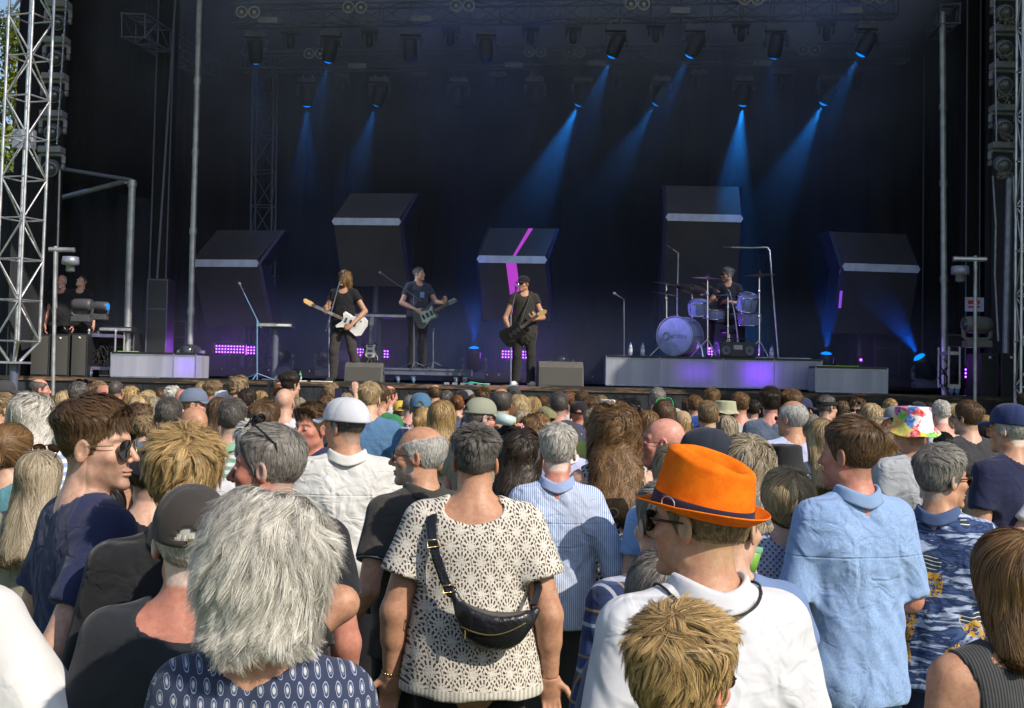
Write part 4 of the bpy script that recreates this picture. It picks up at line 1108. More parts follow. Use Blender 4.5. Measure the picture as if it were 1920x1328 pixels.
# ------------------------------------------------------------------ video panels (folded LED screens)
SC = Mat('led_screen', (.030, .029, .036), .35, .45)
SC.set('Base Color', SC.mix(SC.noise(3, 3).ramp(.3, .7), (.046, .044, .052), (.058, .055, .064)))
REFL = Mat('painted_reflection_glow', (.03, .02, .04), .4); REFL.b.inputs['Emission Color'].default_value = (.62, .06, .75, 1); REFL.b.inputs['Emission Strength'].default_value = .75  # magenta reflection imitated by glowing strips laid on the dark screen
M_RIDGE = mat('pale_ridge_profile', (.55, .60, .80), .35); M_FR = mat('blue_black_frame', (.03, .03, .09), .35)
def panel(label, px0, px1, pyr, pyt, pyb, D, yaw, lean=1.0, streak=False, marks=0, sk=0):
    a, b = st(px0, pyr, D), st(px1, pyr, D); w = (b - a).length; c = (a + b) / 2
    t = thing('video_panel', label, 'video screen', c, yaw, 'folded video panels')
    zt = st((px0 + px1) / 2, pyt, D).z - c.z; zb = st((px0 + px1) / 2, pyb, D).z - c.z; zb = max(zb, SF + .02 - c.z)
    dt = zt * .62 * lean; db = -zb * .28; th = .50
    shx = sk; shb = sk * .55
    rh = .068
    def P(x, y, z, s_=0): return (x * w / 2 + s_, y, z)
    # solid body
    prof = [(0, 0), (dt, zt), (dt + th, zt), (th + .25, 0), (db + th, zb), (db, zb)]
    for nm, A, B, m_ in (('upper_screen', (0, rh, 0), (dt, zt, shx), SC.m), ('lower_screen', (0, -rh, 0), (db, zb, shb), SC.m)):
        mb = MB(); y0, z0, s0 = A; y1, z1, s1 = B; n = 1
        q = [P(-.965, y0, z0, s0), P(.965, y0, z0, s0), P(.965, y1, z1, s1), P(-.965, y1, z1, s1)]
        q2 = [(x, y + .08, z) for x, y, z in q]
        mb.add(q + q2, [(0, 1, 2, 3), (7, 6, 5, 4), (0, 4, 5, 1), (1, 5, 6, 2), (2, 6, 7, 3), (3, 7, 4, 0)]); mb.build(nm, m_, t)
    for sd in (-1, 1):
        mb = MB()
        o = .035
        for (y0, z0, s0), (y1, z1, s1) in (((-.02, 0, 0), (dt, zt + .01, shx)), ((-.02, 0, 0), (db, zb - .01, shb))):
            xa0, xb0 = sd * w / 2 * .968 + s0, sd * (w / 2 + o) + s0; xa1, xb1 = sd * w / 2 * .968 + s1, sd * (w / 2 + o) + s1
            q = [(xa0, y0, z0), (xb0, y0 + .05, z0), (xb1, y1 + .05, z1), (xa1, y1, z1)]; q2 = [(x, y + th, z) for x, y, z in q]
            mb.add(q + q2, [(0, 1, 2, 3), (7, 6, 5, 4), (0, 4, 5, 1), (1, 5, 6, 2), (2, 6, 7, 3), (3, 7, 4, 0)])
        mb.build('side_frame', M_FR, t)
    mb = MB(); mb.prism([(-w / 2 - .01, 0), (-w / 2 * .95, rh), (w / 2 * .95, rh), (w / 2 + .01, 0), (w / 2 * .95, -rh), (-w / 2 * .95, -rh)], 0, 0, 'y')
    mb = MB(); prof = [(-w / 2 - .01, 0), (-w / 2 * .95, rh), (w / 2 * .95, rh), (w / 2 + .01, 0), (w / 2 * .95, -rh), (-w / 2 * .95, -rh)]
    mb.prism(prof, -.028, .03, 'y'); mb.build('ridge', M_RIDGE, t)
    m = MB(); m.tube([(0, db + th + .12, zb * .6), (0, db + th + .12, SF - c.z)], .06, 8); m.tube([(-.4, db + th + .12, SF - c.z + .03), (.4, db + th + .12, SF - c.z + .03)], .04, 6); m.build('stand', M_DARKM, t)
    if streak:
        for nm, pts in (('painted_reflection', [(.02, rh, 0, 0), (.10, rh, 0, 0), (.28, zt, dt, shx), (.15, zt, dt, shx)]), ('painted_reflection', [(-.17, -rh, 0, 0), (.13, -rh, 0, 0), (.20, zb * .95, db * .95, shb), (-.12, zb * .95, db * .95, shb)])):
            mb = MB(); mb.add([P(x, y - .006, z, s_) for x, z, y, s_ in pts], [(0, 1, 2, 3)]); mb.build(nm, REFL.m, t)
    for k in range(marks):
        mb = MB(); y0 = [(-.05, -.25), (-.42, -.72)][k]; mb.add([(-w / 2 - .030, -.03 + db * .2, y0[0]), (-w / 2 + .02, -.03 + db * .2, y0[0]), (-w / 2 + .02, -.03 + db * .4, y0[1]), (-w / 2 - .030, -.03 + db * .4, y0[1])], [(0, 1, 2, 3)]); mb.build('lit_segment', emit('violet_segment', (.30, .07, .8), .9), t)
    return t
panel('leftmost folded video panel with a pale ridge and a tilted right side', 357, 487, 494, 427, 610, 22.3, R(-9), 1.0, sk=.30)
panel('high folded video panel raised behind the singer', 623, 752, 416, 357, 534, 22.8, R(-6), 1.0, sk=.22)
panel('central folded video panel with a painted magenta reflection', 895, 1025, 487, 423, 600, 22.6, R(-4), 1.0, True, sk=.18)
panel('tallest folded video panel standing straight behind the drummer', 1248, 1393, 409, 345, 640, 22.6, R(0), .7, sk=.0)
panel('rightmost folded video panel with violet marks on its left edge', 1576, 1728, 503, 432, 625, 21.8, R(6), 1.0, marks=2, sk=-.05)

# ------------------------------------------------------------------ smoke in the air above the stage
m = MB(); m.box((0.2, 23.35, 6.0), (15.5, 6.1, 8.2)); sm_o = m.build('stage_smoke', None)
SMM = bpy.data.materials.new('smoke'); SMM.use_nodes = True; nt = SMM.node_tree; nt.nodes.remove(nt.nodes['Principled BSDF'])
pv = nt.nodes.new('ShaderNodeVolumePrincipled'); pv.inputs['Color'].default_value = (.78, .84, 1, 1); pv.inputs['Anisotropy'].default_value = .1
tc = nt.nodes.new('ShaderNodeTexCoord'); nz = nt.nodes.new('ShaderNodeTexNoise'); nz.inputs['Scale'].default_value = .9; nz.inputs['Detail'].default_value = 2; nt.links.new(tc.outputs['Object'], nz.inputs['Vector'])
sx3 = nt.nodes.new('ShaderNodeSeparateXYZ'); nt.links.new(tc.outputs['Object'], sx3.inputs[0]); z_ = N(nt, sx3.outputs[2])
dd = z_.ramp(5.0, 7.9) * N(nt, nz.outputs[0]).ramp(.25, .7, .4, 1.4) * .058 + z_.ramp(3.9, 2.6) * .05 + .010
nt.links.new(dd.k, pv.inputs['Density'])
nt.links.new(pv.outputs[0], nt.nodes['Material Output'].inputs['Volume']); sm_o.data.materials.append(SMM)
tag(sm_o, kind='stuff')

m = MB(); m.box((1.6, 23.2, 9.1), (13.5, 5.6, 2.6)); s2_ = m.build('ceiling_smoke', None)
SM2M = bpy.data.materials.new('thick_smoke'); SM2M.use_nodes = True; nt = SM2M.node_tree; nt.nodes.remove(nt.nodes['Principled BSDF'])
pv = nt.nodes.new('ShaderNodeVolumePrincipled'); pv.inputs['Color'].default_value = (.8, .86, 1, 1)
tc = nt.nodes.new('ShaderNodeTexCoord'); nz = nt.nodes.new('ShaderNodeTexNoise'); nz.inputs['Scale'].default_value = .45; nz.inputs['Detail'].default_value = 3; nz.inputs['Distortion'].default_value = .8; nt.links.new(tc.outputs['Object'], nz.inputs['Vector'])
sx3 = nt.nodes.new('ShaderNodeSeparateXYZ'); nt.links.new(tc.outputs['Object'], sx3.inputs[0])
a_ = N(nt, nz.outputs[0]).ramp(.40, .68); z_ = N(nt, sx3.outputs[2]); x_ = N(nt, sx3.outputs[0]); dd = a_ * z_.ramp(7.8, 9.6) * x_.ramp(-5.1, 1.5, .15, 1) * x_.ramp(8.3, 5.5) * 1.3
nt.links.new(dd.k, pv.inputs['Density']); nt.links.new(pv.outputs[0], nt.nodes['Material Output'].inputs['Volume']); s2_.data.materials.append(SM2M)
tag(s2_, kind='stuff')
# ------------------------------------------------------------------ stage furniture
ACR = Mat('frosted_acrylic', (.50, .50, .56), .35, .5)
xx, yy, zz = ACR.xyz(); stv = ACR.noise(3.2, 4, .65, ACR.scaled((1, 1, .04)))
ACR.set('Base Color', ACR.mix(stv.ramp(.3, .7), (.48, .50, .60), (.76, .78, .88)))
tr_ = ACR.node('ShaderNodeBsdfTranslucent'); tr_.inputs[0].default_value = (.55, .55, .7, 1)
mxs = ACR.node('ShaderNodeMixShader'); mxs.inputs[0].default_value = .45
ACR.t.links.new(ACR.b.outputs[0], mxs.inputs[1]); ACR.t.links.new(tr_.outputs[0], mxs.inputs[2]); ACR.t.links.new(mxs.outputs[0], ACR.t.nodes['Material Output'].inputs[0])
M_LIME = mat('lime_tape', (.35, .75, .05), .5)
def acrylic_box(label, px0, px1, pyt, pyb, D, dep, split, glows, tape=None, seams=()):
    a, b = st(px0, pyb, D), st(px1, pyb, D); zt = st(px0, pyt, D).z; z0 = max(SF + .01, a.z); w = (b - a).length; yaw = math.atan2(b.y - a.y, b.x - a.x)
    t = thing('acrylic_riser', label, 'riser', (a.x, a.y, z0), yaw); h = zt - z0
    m = MB(); m.box((w / 2, dep / 2, h - .02), (w, dep, .04)); m.build('top_board', M_BLACKM, t)
    xs = [0] + list(split) + [1]
    for u, v in zip(xs, xs[1:]):
        m = MB(); m.box(((u + v) / 2 * w, 0, (h - .045) / 2 + .01), ((v - u) * w - .012, .008, h - .05)); m.build('front_pane', ACR.m, t)
    for s in (0, 1): m = MB(); m.box((s * w, dep / 2, (h - .045) / 2 + .01), (.008, dep - .02, h - .05)); m.build('side_pane', ACR.m, t)
    m = MB(); m.box((w / 2, .0, .012), (w, .018, .022)); m.box((w / 2, .0, h - .05), (w, .018, .018))
    for u in xs + list(seams): m.box((u * w, -.002, h / 2), (.014, .016, h - .03))
    m.build('frame', M_ALUD, t)
    m = MB()
    for i in range(int(w / .6) + 1):
        m.tube([(.1 + i * .6, .06, .012), (.1 + i * .6, .06, -z0 + SF + .0)], .02, 8)
    m.build('foot', M_BLACKM, t)
    if tape: m = MB(); m.box((w * tape[0], .002, h + .004), (w * tape[1], .03, .008)); m.build('lime_tape', M_LIME, t)
    for (u, pw, c, sx, sy) in glows:
        l = bpy.data.lights.new('riser_glow', 'AREA'); l.energy = pw; l.color = c; l.shape = 'RECTANGLE'; l.size = sx; l.size_y = sy
        o = bpy.data.objects.new('riser_glow', l); COL.objects.link(o); o.parent = t; o.location = (u * w, .16, h * .5); o.rotation_euler = (R(-90), 0, 0)
    return t
PU = (.34, .05, 1.0)
acrylic_box('wide frosted drum riser glowing violet under the drum kit', 1136, 1541, 666, 723, 19.75, 1.9, (.545,), [(.42, 2.5, PU, .5, .2), (.71, 7, PU, .42, .35)], seams=(.25, .78))
acrylic_box('small frosted box with lime tape on top at the right of the drum riser', 1529, 1664, 686, 738, 18.95, .6, (), [], (.30, .6))
acrylic_box('small frosted box glowing violet at its right end, at the left of the stage', 207, 366, 659, 708, 19.3, .7, (.74,), [(.88, 2.5, PU, .25, .3)], (.2, .25))
GR = Mat('speaker_grille', (.07, .068, .062), .7, .3); x, y, z = GR.xyz()
GR.set('Base Color', GR.mix(((x * 300).sin() * (z * 300).sin()).ramp(-.2, .5), (.045, .045, .042), (.115, .11, .10))); GR.bump(GR.noise(200, 2), .5, .003)
def wedge(label, px0, px1, pyt, pyb, D, yaw):
    a, b = st(px0, pyb, D), st(px1, pyb, D); w = (b - a).length; c = (a + b) / 2; h = st(px0, pyt, D).z - SF
    t = thing('wedge_monitor', label, 'speaker', (c.x, c.y, SF), yaw, 'wedge monitors'); d = h * 1.05
    m = MB(); m.prism([(0, .0), (0.07, h * .80), (.16, h), (d * .75, h), (d * 1.25, .0)], -w / 2, w / 2, 'x'); m.build('cabinet', mat('wedge_paint', (.10, .098, .09), .7, bump=.3, bscale=150), t, bevel=.012)
    m = MB(); m.add([(-w / 2 + .025, -.003, .03), (w / 2 - .025, -.003, .03), (w / 2 - .025, .064, h * .77), (-w / 2 + .025, .064, h * .77)], [(0, 1, 2, 3)]); m.build('grille', GR.m, t)
    m = MB(); m.box((w / 2 - .002, d * .55, h * .5), (.012, .14, .05)); m.build('handle', M_BLACKM, t)
wedge('plain grey wedge speaker at the feet of the long haired singer', 645, 716, 679, 716, 19.35, 0)
wedge('speckled grey wedge speaker beside the capped guitarist', 1010, 1095, 677, 726, 19.3, R(4))
def cabinet(label, px0, px1, pyt, D, dots=1, m_=None, dep=.6):
    a, b = st(px0, 700, D), st(px1, 700, D); w = (b - a).length; h = st(px0, pyt, D).z - SF
    t = thing('speaker_cabinet', label, 'speaker', (a.x, a.y, SF), 0, 'upright speaker cabinets')
    m = MB(); m.box((w / 2, dep / 2, h / 2), (w - .015, dep, h)); m.build('cabinet', M_BLACKM, t, bevel=.01)
    m = MB(); m.grid(lambda u, v: (.02 + u * (w - .055), -.006 - .012 * math.sin(u * math.pi), .03 + v * (h - .06)), 10, 2); m.build('grille', m_ or GR.m, t)
    m = MB(); m.lathe([(.022, .0), (.018, .012), (.001, .015)], (w * .5, -.018, h * .90), Matrix.Rotation(R(90), 3, 'X'), 12); m.build('badge', M_SILV, t)
cabinet('black ribbed speaker cabinet nearest the left tower', 55, 92, 626, 19.3); cabinet('black ribbed speaker cabinet, middle one of the left three', 93, 129, 626, 19.3); cabinet('black ribbed speaker cabinet, right one of the left three', 131, 163, 625, 19.3)
M_GRD = mat('dark_grille', (.02, .02, .022), .8)
cabinet('black speaker cabinet just right of the tripod light pole', 1838, 1874, 662, 19.2, m_=M_GRD); cabinet('black speaker cabinet at the far right edge of the stage', 1876, 1916, 662, 19.2, m_=M_GRD)
def crate_box(name, label, px0, px1, pyt, pyb, D, m_=M_BLACKM, dep=.5, cat='case', zb=None):
    a, b = st(px0, pyb, D), st(px1, pyb, D); z0 = zb if zb is not None else max(SF, a.z); zt = st(px0, pyt, D).z; w = (b - a).length
    t = thing(name, label, cat, (a.x, a.y, z0)); m = MB(); m.box((w / 2, dep / 2, (zt - z0) / 2), (w, dep, zt - z0)); m.build('case_body', m_, t, bevel=.01)
    m = MB(); 
    for z_ in (.02, (zt - z0) * .68, zt - z0 - .02): m.box((w / 2, -.004, z_), (w * 1.005, .012, .018))
    for x_ in (.0, w): m.box((x_, -.003, (zt - z0) / 2), (.02, .016, zt - z0))
    m.build('case_edges', M_DARKM, t); return t
crate_box('flight_case', 'tall black flight case standing left of the leftmost video panel', 272, 308, 522, 700, 20.6)
crate_box('flight_case', 'low black flight case behind the left floor lamp', 312, 345, 600, 700, 21.6)
crate_box('flight_case', 'grey amplifier case on the platform behind the singer', 628, 652, 657, 678, 22.6, mat('grey_case', (.16, .16, .22), .6), .3)
crate_box('flight_case', 'tall dark flight case behind the right cart', 1776, 1812, 626, 700, 21.0)
crate_box('flight_case', 'black case behind the right speakers under the pale post', 1884, 1915, 640, 700, 20.2)
crate_box('flight_case', 'dark open case behind the rightmost panel', 1640, 1686, 630, 700, 23.2)
crate_box('flight_case', 'black flight case on the deck behind the two left techs table', 53, 98, 592, 700, 20.6)
# carts with silver posts and casters
def caster(t, x, y, z=0.0):
    m = MB(); m.lathe([(.02, -.02), (.055, -.02), (.06, 0), (.055, .02), (.02, .02)], (x, y, z + .06), Matrix.Rotation(R(90), 3, 'Y'), 14); w = m.build('caster_wheel', mat('blue_caster', (.12, .22, .36), .5), t)
    m = MB(); m.box((x, y, z + .115), (.07, .08, .02)); m.box((x - .028, y, z + .085), (.008, .05, .07)); m.box((x + .028, y, z + .085), (.008, .05, .07)); m.build('caster_fork', M_STEEL, w)
def cart(label, px0, px1, pyt, D, purple=False):
    a, b = st(px0, 700, D), st(px1, 700, D); w = (b - a).length; h = st(px0, pyt, D).z - SF; t = thing('equipment_cart', label, 'cart', (a.x, a.y, SF)); cm = mat('violet_light_on_steel', (.22, .2, .35), .4, metal=.5) if purple else M_STEEL  # left cart shelves carry violet lamp light in their steel colour
    for x_ in (.0, w):
        for y_ in (0, .45): m = MB(); m.tube([(x_, y_, .12), (x_, y_, h)], .018, 8); m.lathe([(.02, 0), (.028, .02), (.001, .05)], (x_, y_, h), None, 8); m.build('cart_post', M_STEEL, t)
    m = MB(); m.box((w / 2, .22, h - .06), (w, .46, .05)); m.build('shelf', cm, t)
    m = MB(); m.box((w / 2, .22, .15), (w, .46, .05)); m.build('shelf', cm, t)
    for x_ in (.04, w - .04): caster(t, x_, .02)
    m = MB(); r = random.Random(4)
    for i in range(14):
        p0 = Vector((w * .2 + r.random() * w * .6, .1, .2 + r.random() * .35)); m.tube([p0, p0 + Vector((r.uniform(-.15, .15), -.04, -.1)), p0 + Vector((r.uniform(-.15, .15), 0, -.16)), p0 + Vector((r.uniform(-.2, .2), .04, .05))], .009, 5)
    m.build('cable_bundle', M_RUB, t); return t
cart('left equipment cart full of cables beside the three speaker cabinets', 164, 213, 622, 19.5, True)
cart('right equipment cart on casters beside the tripod light pole', 1779, 1800, 655, 19.4)
# rolling platform in the middle
a, b = st(690, 700, 20.3), st(882, 700, 20.3); t = thing('rolling_platform', 'long black rolling platform on casters under the second guitarist', 'platform', (a.x, a.y, SF)); w = (b - a).length
m = MB(); m.box((w / 2, .5, .20), (w, 1.0, .10)); m.box((w / 2, .0, .245), (w, .04, .03)); m.build('deck_plate', M_DARKM, t)
for x_ in (.50, .76, w - .25, w - .1): caster(t, x_, .08)
PZ = SF + .25
# tables / keyboards
def bar_key(label, px0, px1, py, D, legs, name='keyboard'):
    a, b = st(px0, py, D), st(px1, py, D); w = (b - a).length; t = thing(name, label, 'keyboard', (a.x, a.y, a.z))
    m = MB(); m.box((w / 2, .15, 0), (w, .32, .09)); m.build('keyboard_case', M_BLACKM, t, bevel=.01)
    m = MB(); m.box((w / 2, -.012, 0), (w * .97, .012, .045)); m.build('silver_strip', M_ALU, t)
    for u in legs: m = MB(); m.tube([(w * u, .15, -.04), (w * u, .15, SF - a.z)], .055, 10); m.box((w * u, .15, SF - a.z + .02), (.35, .35, .03)); m.build('stand_column', M_DARKM, t)
    return t
t = bar_key('slim black keyboard with a bright end on a thick column stand', 480, 547, 609, 20.2, (.5,))
m = MB(); m.box((.46, -.02, 0), (.22, .012, .03)); m.build('bright_label', M_WHITE, t)
bar_key('wide silver edged keyboard behind the singer on a column stand', 655, 762, 591, 21.6, (.52,))
bar_key('silver edged mixing desk on the table in front of the two techs', 186, 246, 617, 19.9, ())
crate_box('mixer_table', 'black table carrying the silver mixing desk at left', 118, 246, 622, 705, 20.2, M_BLACKM, .5, 'table')
# wing moving heads on the left and right tables
mover('table_moving_head', 'large grey moving light lying on the left techs table', st(153, 604, 19.6), (1, -.1, 0), .78, None, True, None, mat('mover_grey', (.07, .07, .08), .5))
mover('table_moving_head', 'smaller grey moving light right of the large one at left', st(187, 600, 19.8), (1, -.1, .0), .62, M_LENSB, True, None, mat('mover_grey', (.07, .07, .08), .5))
mover('table_moving_head', 'large grey moving light on the right cart below the white sign', st(1832, 652, 19.6), (-1, -.15, 0), 1.0, None, True, None, mat('mover_warm', (.17, .165, .15), .5))
# sign
t = thing('notice_sign', 'white notice with red lettering behind the tripod light pole', 'sign', st(1827, 571, 20.2)); m = MB(); m.box((0, 0, 0), (.305, .012, .23)); m.build('sign_board', mat('sign_white', (.45, .50, .75), .5), t)
def text(s_, size, loc, m_, parent, name='lettering', rot=(R(90), 0, 0), ext=.001, al='CENTER', sx=1):
    cu = bpy.data.curves.new(name, 'FONT'); cu.body = s_; cu.size = size; cu.extrude = ext; cu.align_x = al; cu.align_y = 'CENTER'
    tmp = bpy.data.objects.new('t', cu); COL.objects.link(tmp); dg = bpy.context.evaluated_depsgraph_get(); me = bpy.data.meshes.new_from_object(tmp.evaluated_get(dg)); bpy.data.objects.remove(tmp)
    o = bpy.data.objects.new(name, me); COL.objects.link(o); me.materials.clear(); me.materials.append(m_); o.location = loc; o.rotation_euler = rot; o.scale = (sx, 1, 1); o.parent = parent; return o
M_RED = mat('red_print', (.62, .05, .05), .6)
m = MB()
for k, (z, h) in enumerate(((.035, .068), (-.042, .032))): m.box((-.01, -.008, z), (.19, .003, h))
m.build('red_print', M_RED, t)
# line of strobes hanging at both wings
def strobe_col(px0, px1, pys, D, label_side, flip=1):
    for i, py in enumerate(pys):
        px = px0 + (px1 - px0) * (py - pys[0]) / (pys[-1] - pys[0])
        t, tip = mover('wing_moving_head', f'{ORD[i]} moving light from the top in the {label_side} wing column', st(px, py - 24, D), (.25 * flip, -1, -.35), .92, M_LENSD if flip > 0 else M_LENSG, False, f'moving lights hung in the {label_side} wing', mat('mover_mid', (.20, .21, .23), .45))
strobe_col(110, 97, (28, 95, 163, 233, 300), 18.8, 'left'); strobe_col(1884, 1880, (8, 74, 142, 222, 292), 18.9, 'right', -1)
for nm, pts, lab in (('a', ((126, -20), (107, 270)), 'left'), ('b', ((1864, -20), (1868, 265)), 'right')):
    a, b = st(pts[0][0], pts[0][1], 18.6), st(pts[1][0], pts[1][1], 18.6)
    t = thing('rigging_strip', f'perforated silver hanging strip of the {lab} wing lights', 'rail', b); m = MB(); m.tube([(0, 0, 0), a - b], .028, 6, flat=.35); m.build('strip', M_ALUD, t)
    m = MB(); d = (a - b)
    for k in range(26): m.lathe([(.012, -.012), (.012, .004), (.001, .006)], d * (k / 26) + Vector((0, -.02, 0)), Matrix.Rotation(R(90), 3, 'X'), 8)
    m.build('bolts', M_CHROME, t)
r = random.Random(9)
for side, (x0, x1), col in (('left', (88, 118), M_RUB), ('right', (1868, 1905), mat('warm_cable', (.22, .20, .16), .6))):
    for py, w in zip((55, 125, 195, 265) if side == 'left' else (38, 105, 178, 252, 325), ORD):
        m = MB(); hub = st((x0 + x1) / 2, py, 18.72)
        for k in range(7):
            a = st(r.uniform(x0, x1), py + r.uniform(-9, 9), 18.75); b = st(r.uniform(x0, x1), py + r.uniform(-9, 9), 18.7); c = (a + b) / 2 - Vector((0, 0, r.uniform(.03, .12)))
            m.tube([hub, a, a.lerp(c, .6), c, b.lerp(c, .6), b, hub], .010, 5)
        tag(m.build('cable_loops', col), f'{w} tangle of cable loops from the top in the {side} wing', 'cable', f'cable tangles in the {side} wing')
# tripod pole lamps
def boom(label, px, pyt, pyb, D, x0, x1, pyb2, m_):
    a = st(px, pyb, D); a.z = 0 if D < 18.8 else SF; b = st(px, pyt, D); t = thing('lamp_pole', label, 'stand', a)
    m = MB(); m.tube([(0, 0, 0), (b - a) * 1.0], .028, 10); m.build('pole_tube', m_, t)
    h = b - a; k = D / F_PX
    m = MB(); m.tube([h + Vector(((x0 - px) * k, 0, -.05)), h + Vector(((x1 - px) * k, 0, -.05))], .038, 10); m.build('cross_tube', M_ALU, t)
    m = MB(); c = h + Vector(((pyb2 - px) * k, -.02, -.22)); m.lathe([(.02, .07), (.12, .06), (.13, 0), (.13, -.06), (.06, -.07), (.07, -.16), (.01, -.18)], c, None, 18); m.build('round_lamp', M_ALUD, t)
    m = MB()
    for z_ in (.5, .6, 1.2): m.lathe([(.04, -.04), (.05, 0), (.04, .04)], h * (z_ / h.length), None, 8)
    m.build('clamp', M_ALUD, t)
boom('thin dark pole with a short pale cross tube and round lamp beside the left tower', 104, 462, 716, 18.3, 92, 141, 135, M_STEEL)
boom('upright lamp pole with a bright cross tube at the right of the stage', 1829, 480, 760, 18.3, 1788, 1849, 1800, M_STEEL)
# microphone stands
def mic_stand(label, px, pyb, pyt, D, tip, base='round', m_=M_DARKM, z0=None, r=.011, mic=True):
    a = st(px, pyb, D); a.z = SF if z0 is None else z0; b = st(px, pyt, D); t = thing('microphone_stand', label, 'microphone stand', a); h = b - a
    m = MB()
    if base == 'round': m.lathe([(.001, .02), (.12, .018), (.13, .0)], (0, 0, 0), None, 20)
    else:
        for k in range(3): an = k * 2.09 + .5; m.tube([(0, 0, .12), (.32 * math.cos(an), .32 * math.sin(an), .01)], .009, 6)
    m.build('stand_base', m_, t)
    m = MB(); m.tube([(0, 0, 0), h], r, 8); m.build('stand_pole', m_, t)
    c = st(tip[0], tip[1], D - .1) - a
    m = MB(); m.tube([h - (c - h) * .3, c], r * .8, 8); m.build('boom_arm', m_, t)
    if mic:
        m = MB(); d = (c - h).normalized(); q = d.to_track_quat('Z', 'Y').to_matrix(); m.lathe([(.010, 0), (.014, .12), (.024, .135), (.027, .16), (.018, .185), (.001, .19)], c, q, 12); m.build('microphone', M_DARKM, t)
    return t
mic_stand('straight microphone stand in front of the long haired singer', 617, 714, 600, 19.5, (637, 528), m_=M_ALUD)
mic_stand('straight microphone stand in front of the capped guitarist', 958, 718, 590, 19.5, (965, 555), m_=M_ALUD)
mic_stand('boom microphone stand of the second guitarist', 776, 690, 555, 20.6, (728, 522), 'tri', z0=PZ)
mic_stand('short microphone stand right of the second guitarist', 812, 693, 620, 20.6, (814, 617), 'tri', z0=PZ, mic=False)
mic_stand('lonely thin microphone stand left of the drum riser', 1170, 662, 562, 20.4, (1162, 557), z0=st(1136, 666, 19.75).z)
mic_stand('bluish microphone boom over the slim keyboard', 482, 712, 600, 19.6, (457, 549), 'tri', m_=mat('blue_steel', (.15, .3, .5), .4))
# cables on the deck edge
for i, (p, c, lab) in enumerate((((560, 600, 640, 700), M_WHITE, 'pale cable lying along the stage edge by the singer'), ((1030, 1100, 1250, 1340), M_RUB, 'black cable on the stage edge right of the speckled wedge'), ((300, 420, 560, 760), M_RUB, 'long black cable on the stage edge from the left box'))):
    m = MB(); m.tube([Vector((q.x, FY(q.x) + .10 + .05 * math.sin(k * 2), SF + .012)) for k, q in enumerate([stx(x_, 19) for px in zip(p, p[1:]) for x_ in (px[0], (px[0] + px[1]) / 2)] + [stx(p[-1], 19)])], .011, 6); tag(m.build('floor_cable', c), lab, 'cable')
t = thing('effect_pedals', 'row of small pedals with a green cable at the stage edge', 'pedals', stx(885, 19.4)); m = MB()
for k in range(6): m.box((k * .13 - .4, .02 * (k % 2), .02), (.08, .11, .04))
m.build('pedal', M_ALUD, t); m = MB(); m.tube([(-.1, -.06, .02), (.0, -.09, .05), (.12, -.05, .03), (.25, -.07, .02)], .012, 6); m.build('green_cable', mat('green_cable', (.05, .45, .3), .5), t)
# bottles
M_BOT = mat('clear_blue_bottle', (.35, .42, .55), .2); M_BCAP = mat('blue_cap', (.05, .15, .5), .4)
def bottle(label, p, cm=M_BCAP, s_=1.0, bm=M_BOT):
    t = thing('water_bottle', label, 'bottle', p, 0, None, s_); m = MB(); m.lathe([(.001, 0), (.032, 0), (.034, .02), (.034, .13), (.026, .165), (.013, .19), (.013, .2)], n=14); m.build('bottle_body', bm, t)
    m = MB(); m.lathe([(.015, .198), (.015, .222), (.001, .223)], n=10); m.build('bottle_cap', cm, t); m = MB(); m.lathe([(.0348, .06), (.0348, .11)], n=14); m.build('label_band', M_WHITE, t)
RZ = st(1136, 666, 19.75).z
q = st(1182, 660, 20.0); bottle('water bottle at the left end of the drum riser', (q.x, q.y, RZ)); q = st(1205, 660, 20.0); bottle('water bottle beside the bass drum', (q.x, q.y, RZ)); q = st(1447, 660, 20.1); bottle('water bottle behind the leg of the right cymbal stand', (q.x, q.y, RZ))
M_GB = mat('green_can', (.05, .35, .12), .4)
for px, lab in ((552, 'green and white bottle on the stage edge, left one'), (563, 'green and white bottle on the stage edge, right one')):
    q = stx(px, 19.4); bottle(lab, q, M_GB, .75, M_GB)
# ------------------------------------------------------------------ drum kit
DSH = Mat('pale_blue_drum_wrap', (.26, .31, .62), .3, .5); DHD = mat('drum_head', (.32, .37, .68), .45)
def basis(ax):
    return Vector(ax).normalized().to_track_quat('Z', 'Y').to_matrix()
def drum(name, label, px, py, D, r, L, ax, cat='drum', pz=None):
    c = st(px, py, D); 
    if pz is not None: c.z = pz
    t = thing(name, label, cat, c); q = basis(ax)
    m = MB(); m.lathe([(r * .97, -L / 2), (r, -L / 2 + .01), (r, L / 2 - .01), (r * .97, L / 2)], (0, 0, 0), q, 32); m.build('drum_shell', DSH.m, t)
    for s_ in (-1, 1):
        m = MB(); m.lathe([(.001, s_ * (L / 2 + .004)), (r * .93, s_ * (L / 2)), (r * .98, s_ * (L / 2 - .008))], (0, 0, 0), q, 32); m.build('drum_head', DHD, t)
        m = MB(); rr = [q @ Vector(((r * 1.02) * math.cos(a * .196), (r * 1.02) * math.sin(a * .196), s_ * (L / 2 - .004))) for a in range(33)]; m.tube(rr, .012, 6); m.build('hoop', M_CHROME if r < .25 else M_ALUD, t)
    m = MB()
    for k in range(8):
        a = k * .785; v = q @ Vector((r * 1.03 * math.cos(a), r * 1.03 * math.sin(a), 0)); d = q @ Vector((0, 0, L * .36)); m.tube([v - d, v + d], .006, 6); m.tube([v - d * .25, v + d * .25], .013, 6)
    m.build('lugs', M_CHROME, t); return t
bd = drum('bass_drum', 'large pale blue bass drum facing front left on the riser', 1275, 622, 20.1, .315, .42, (-.55, -.84, .0), pz=RZ + .335)
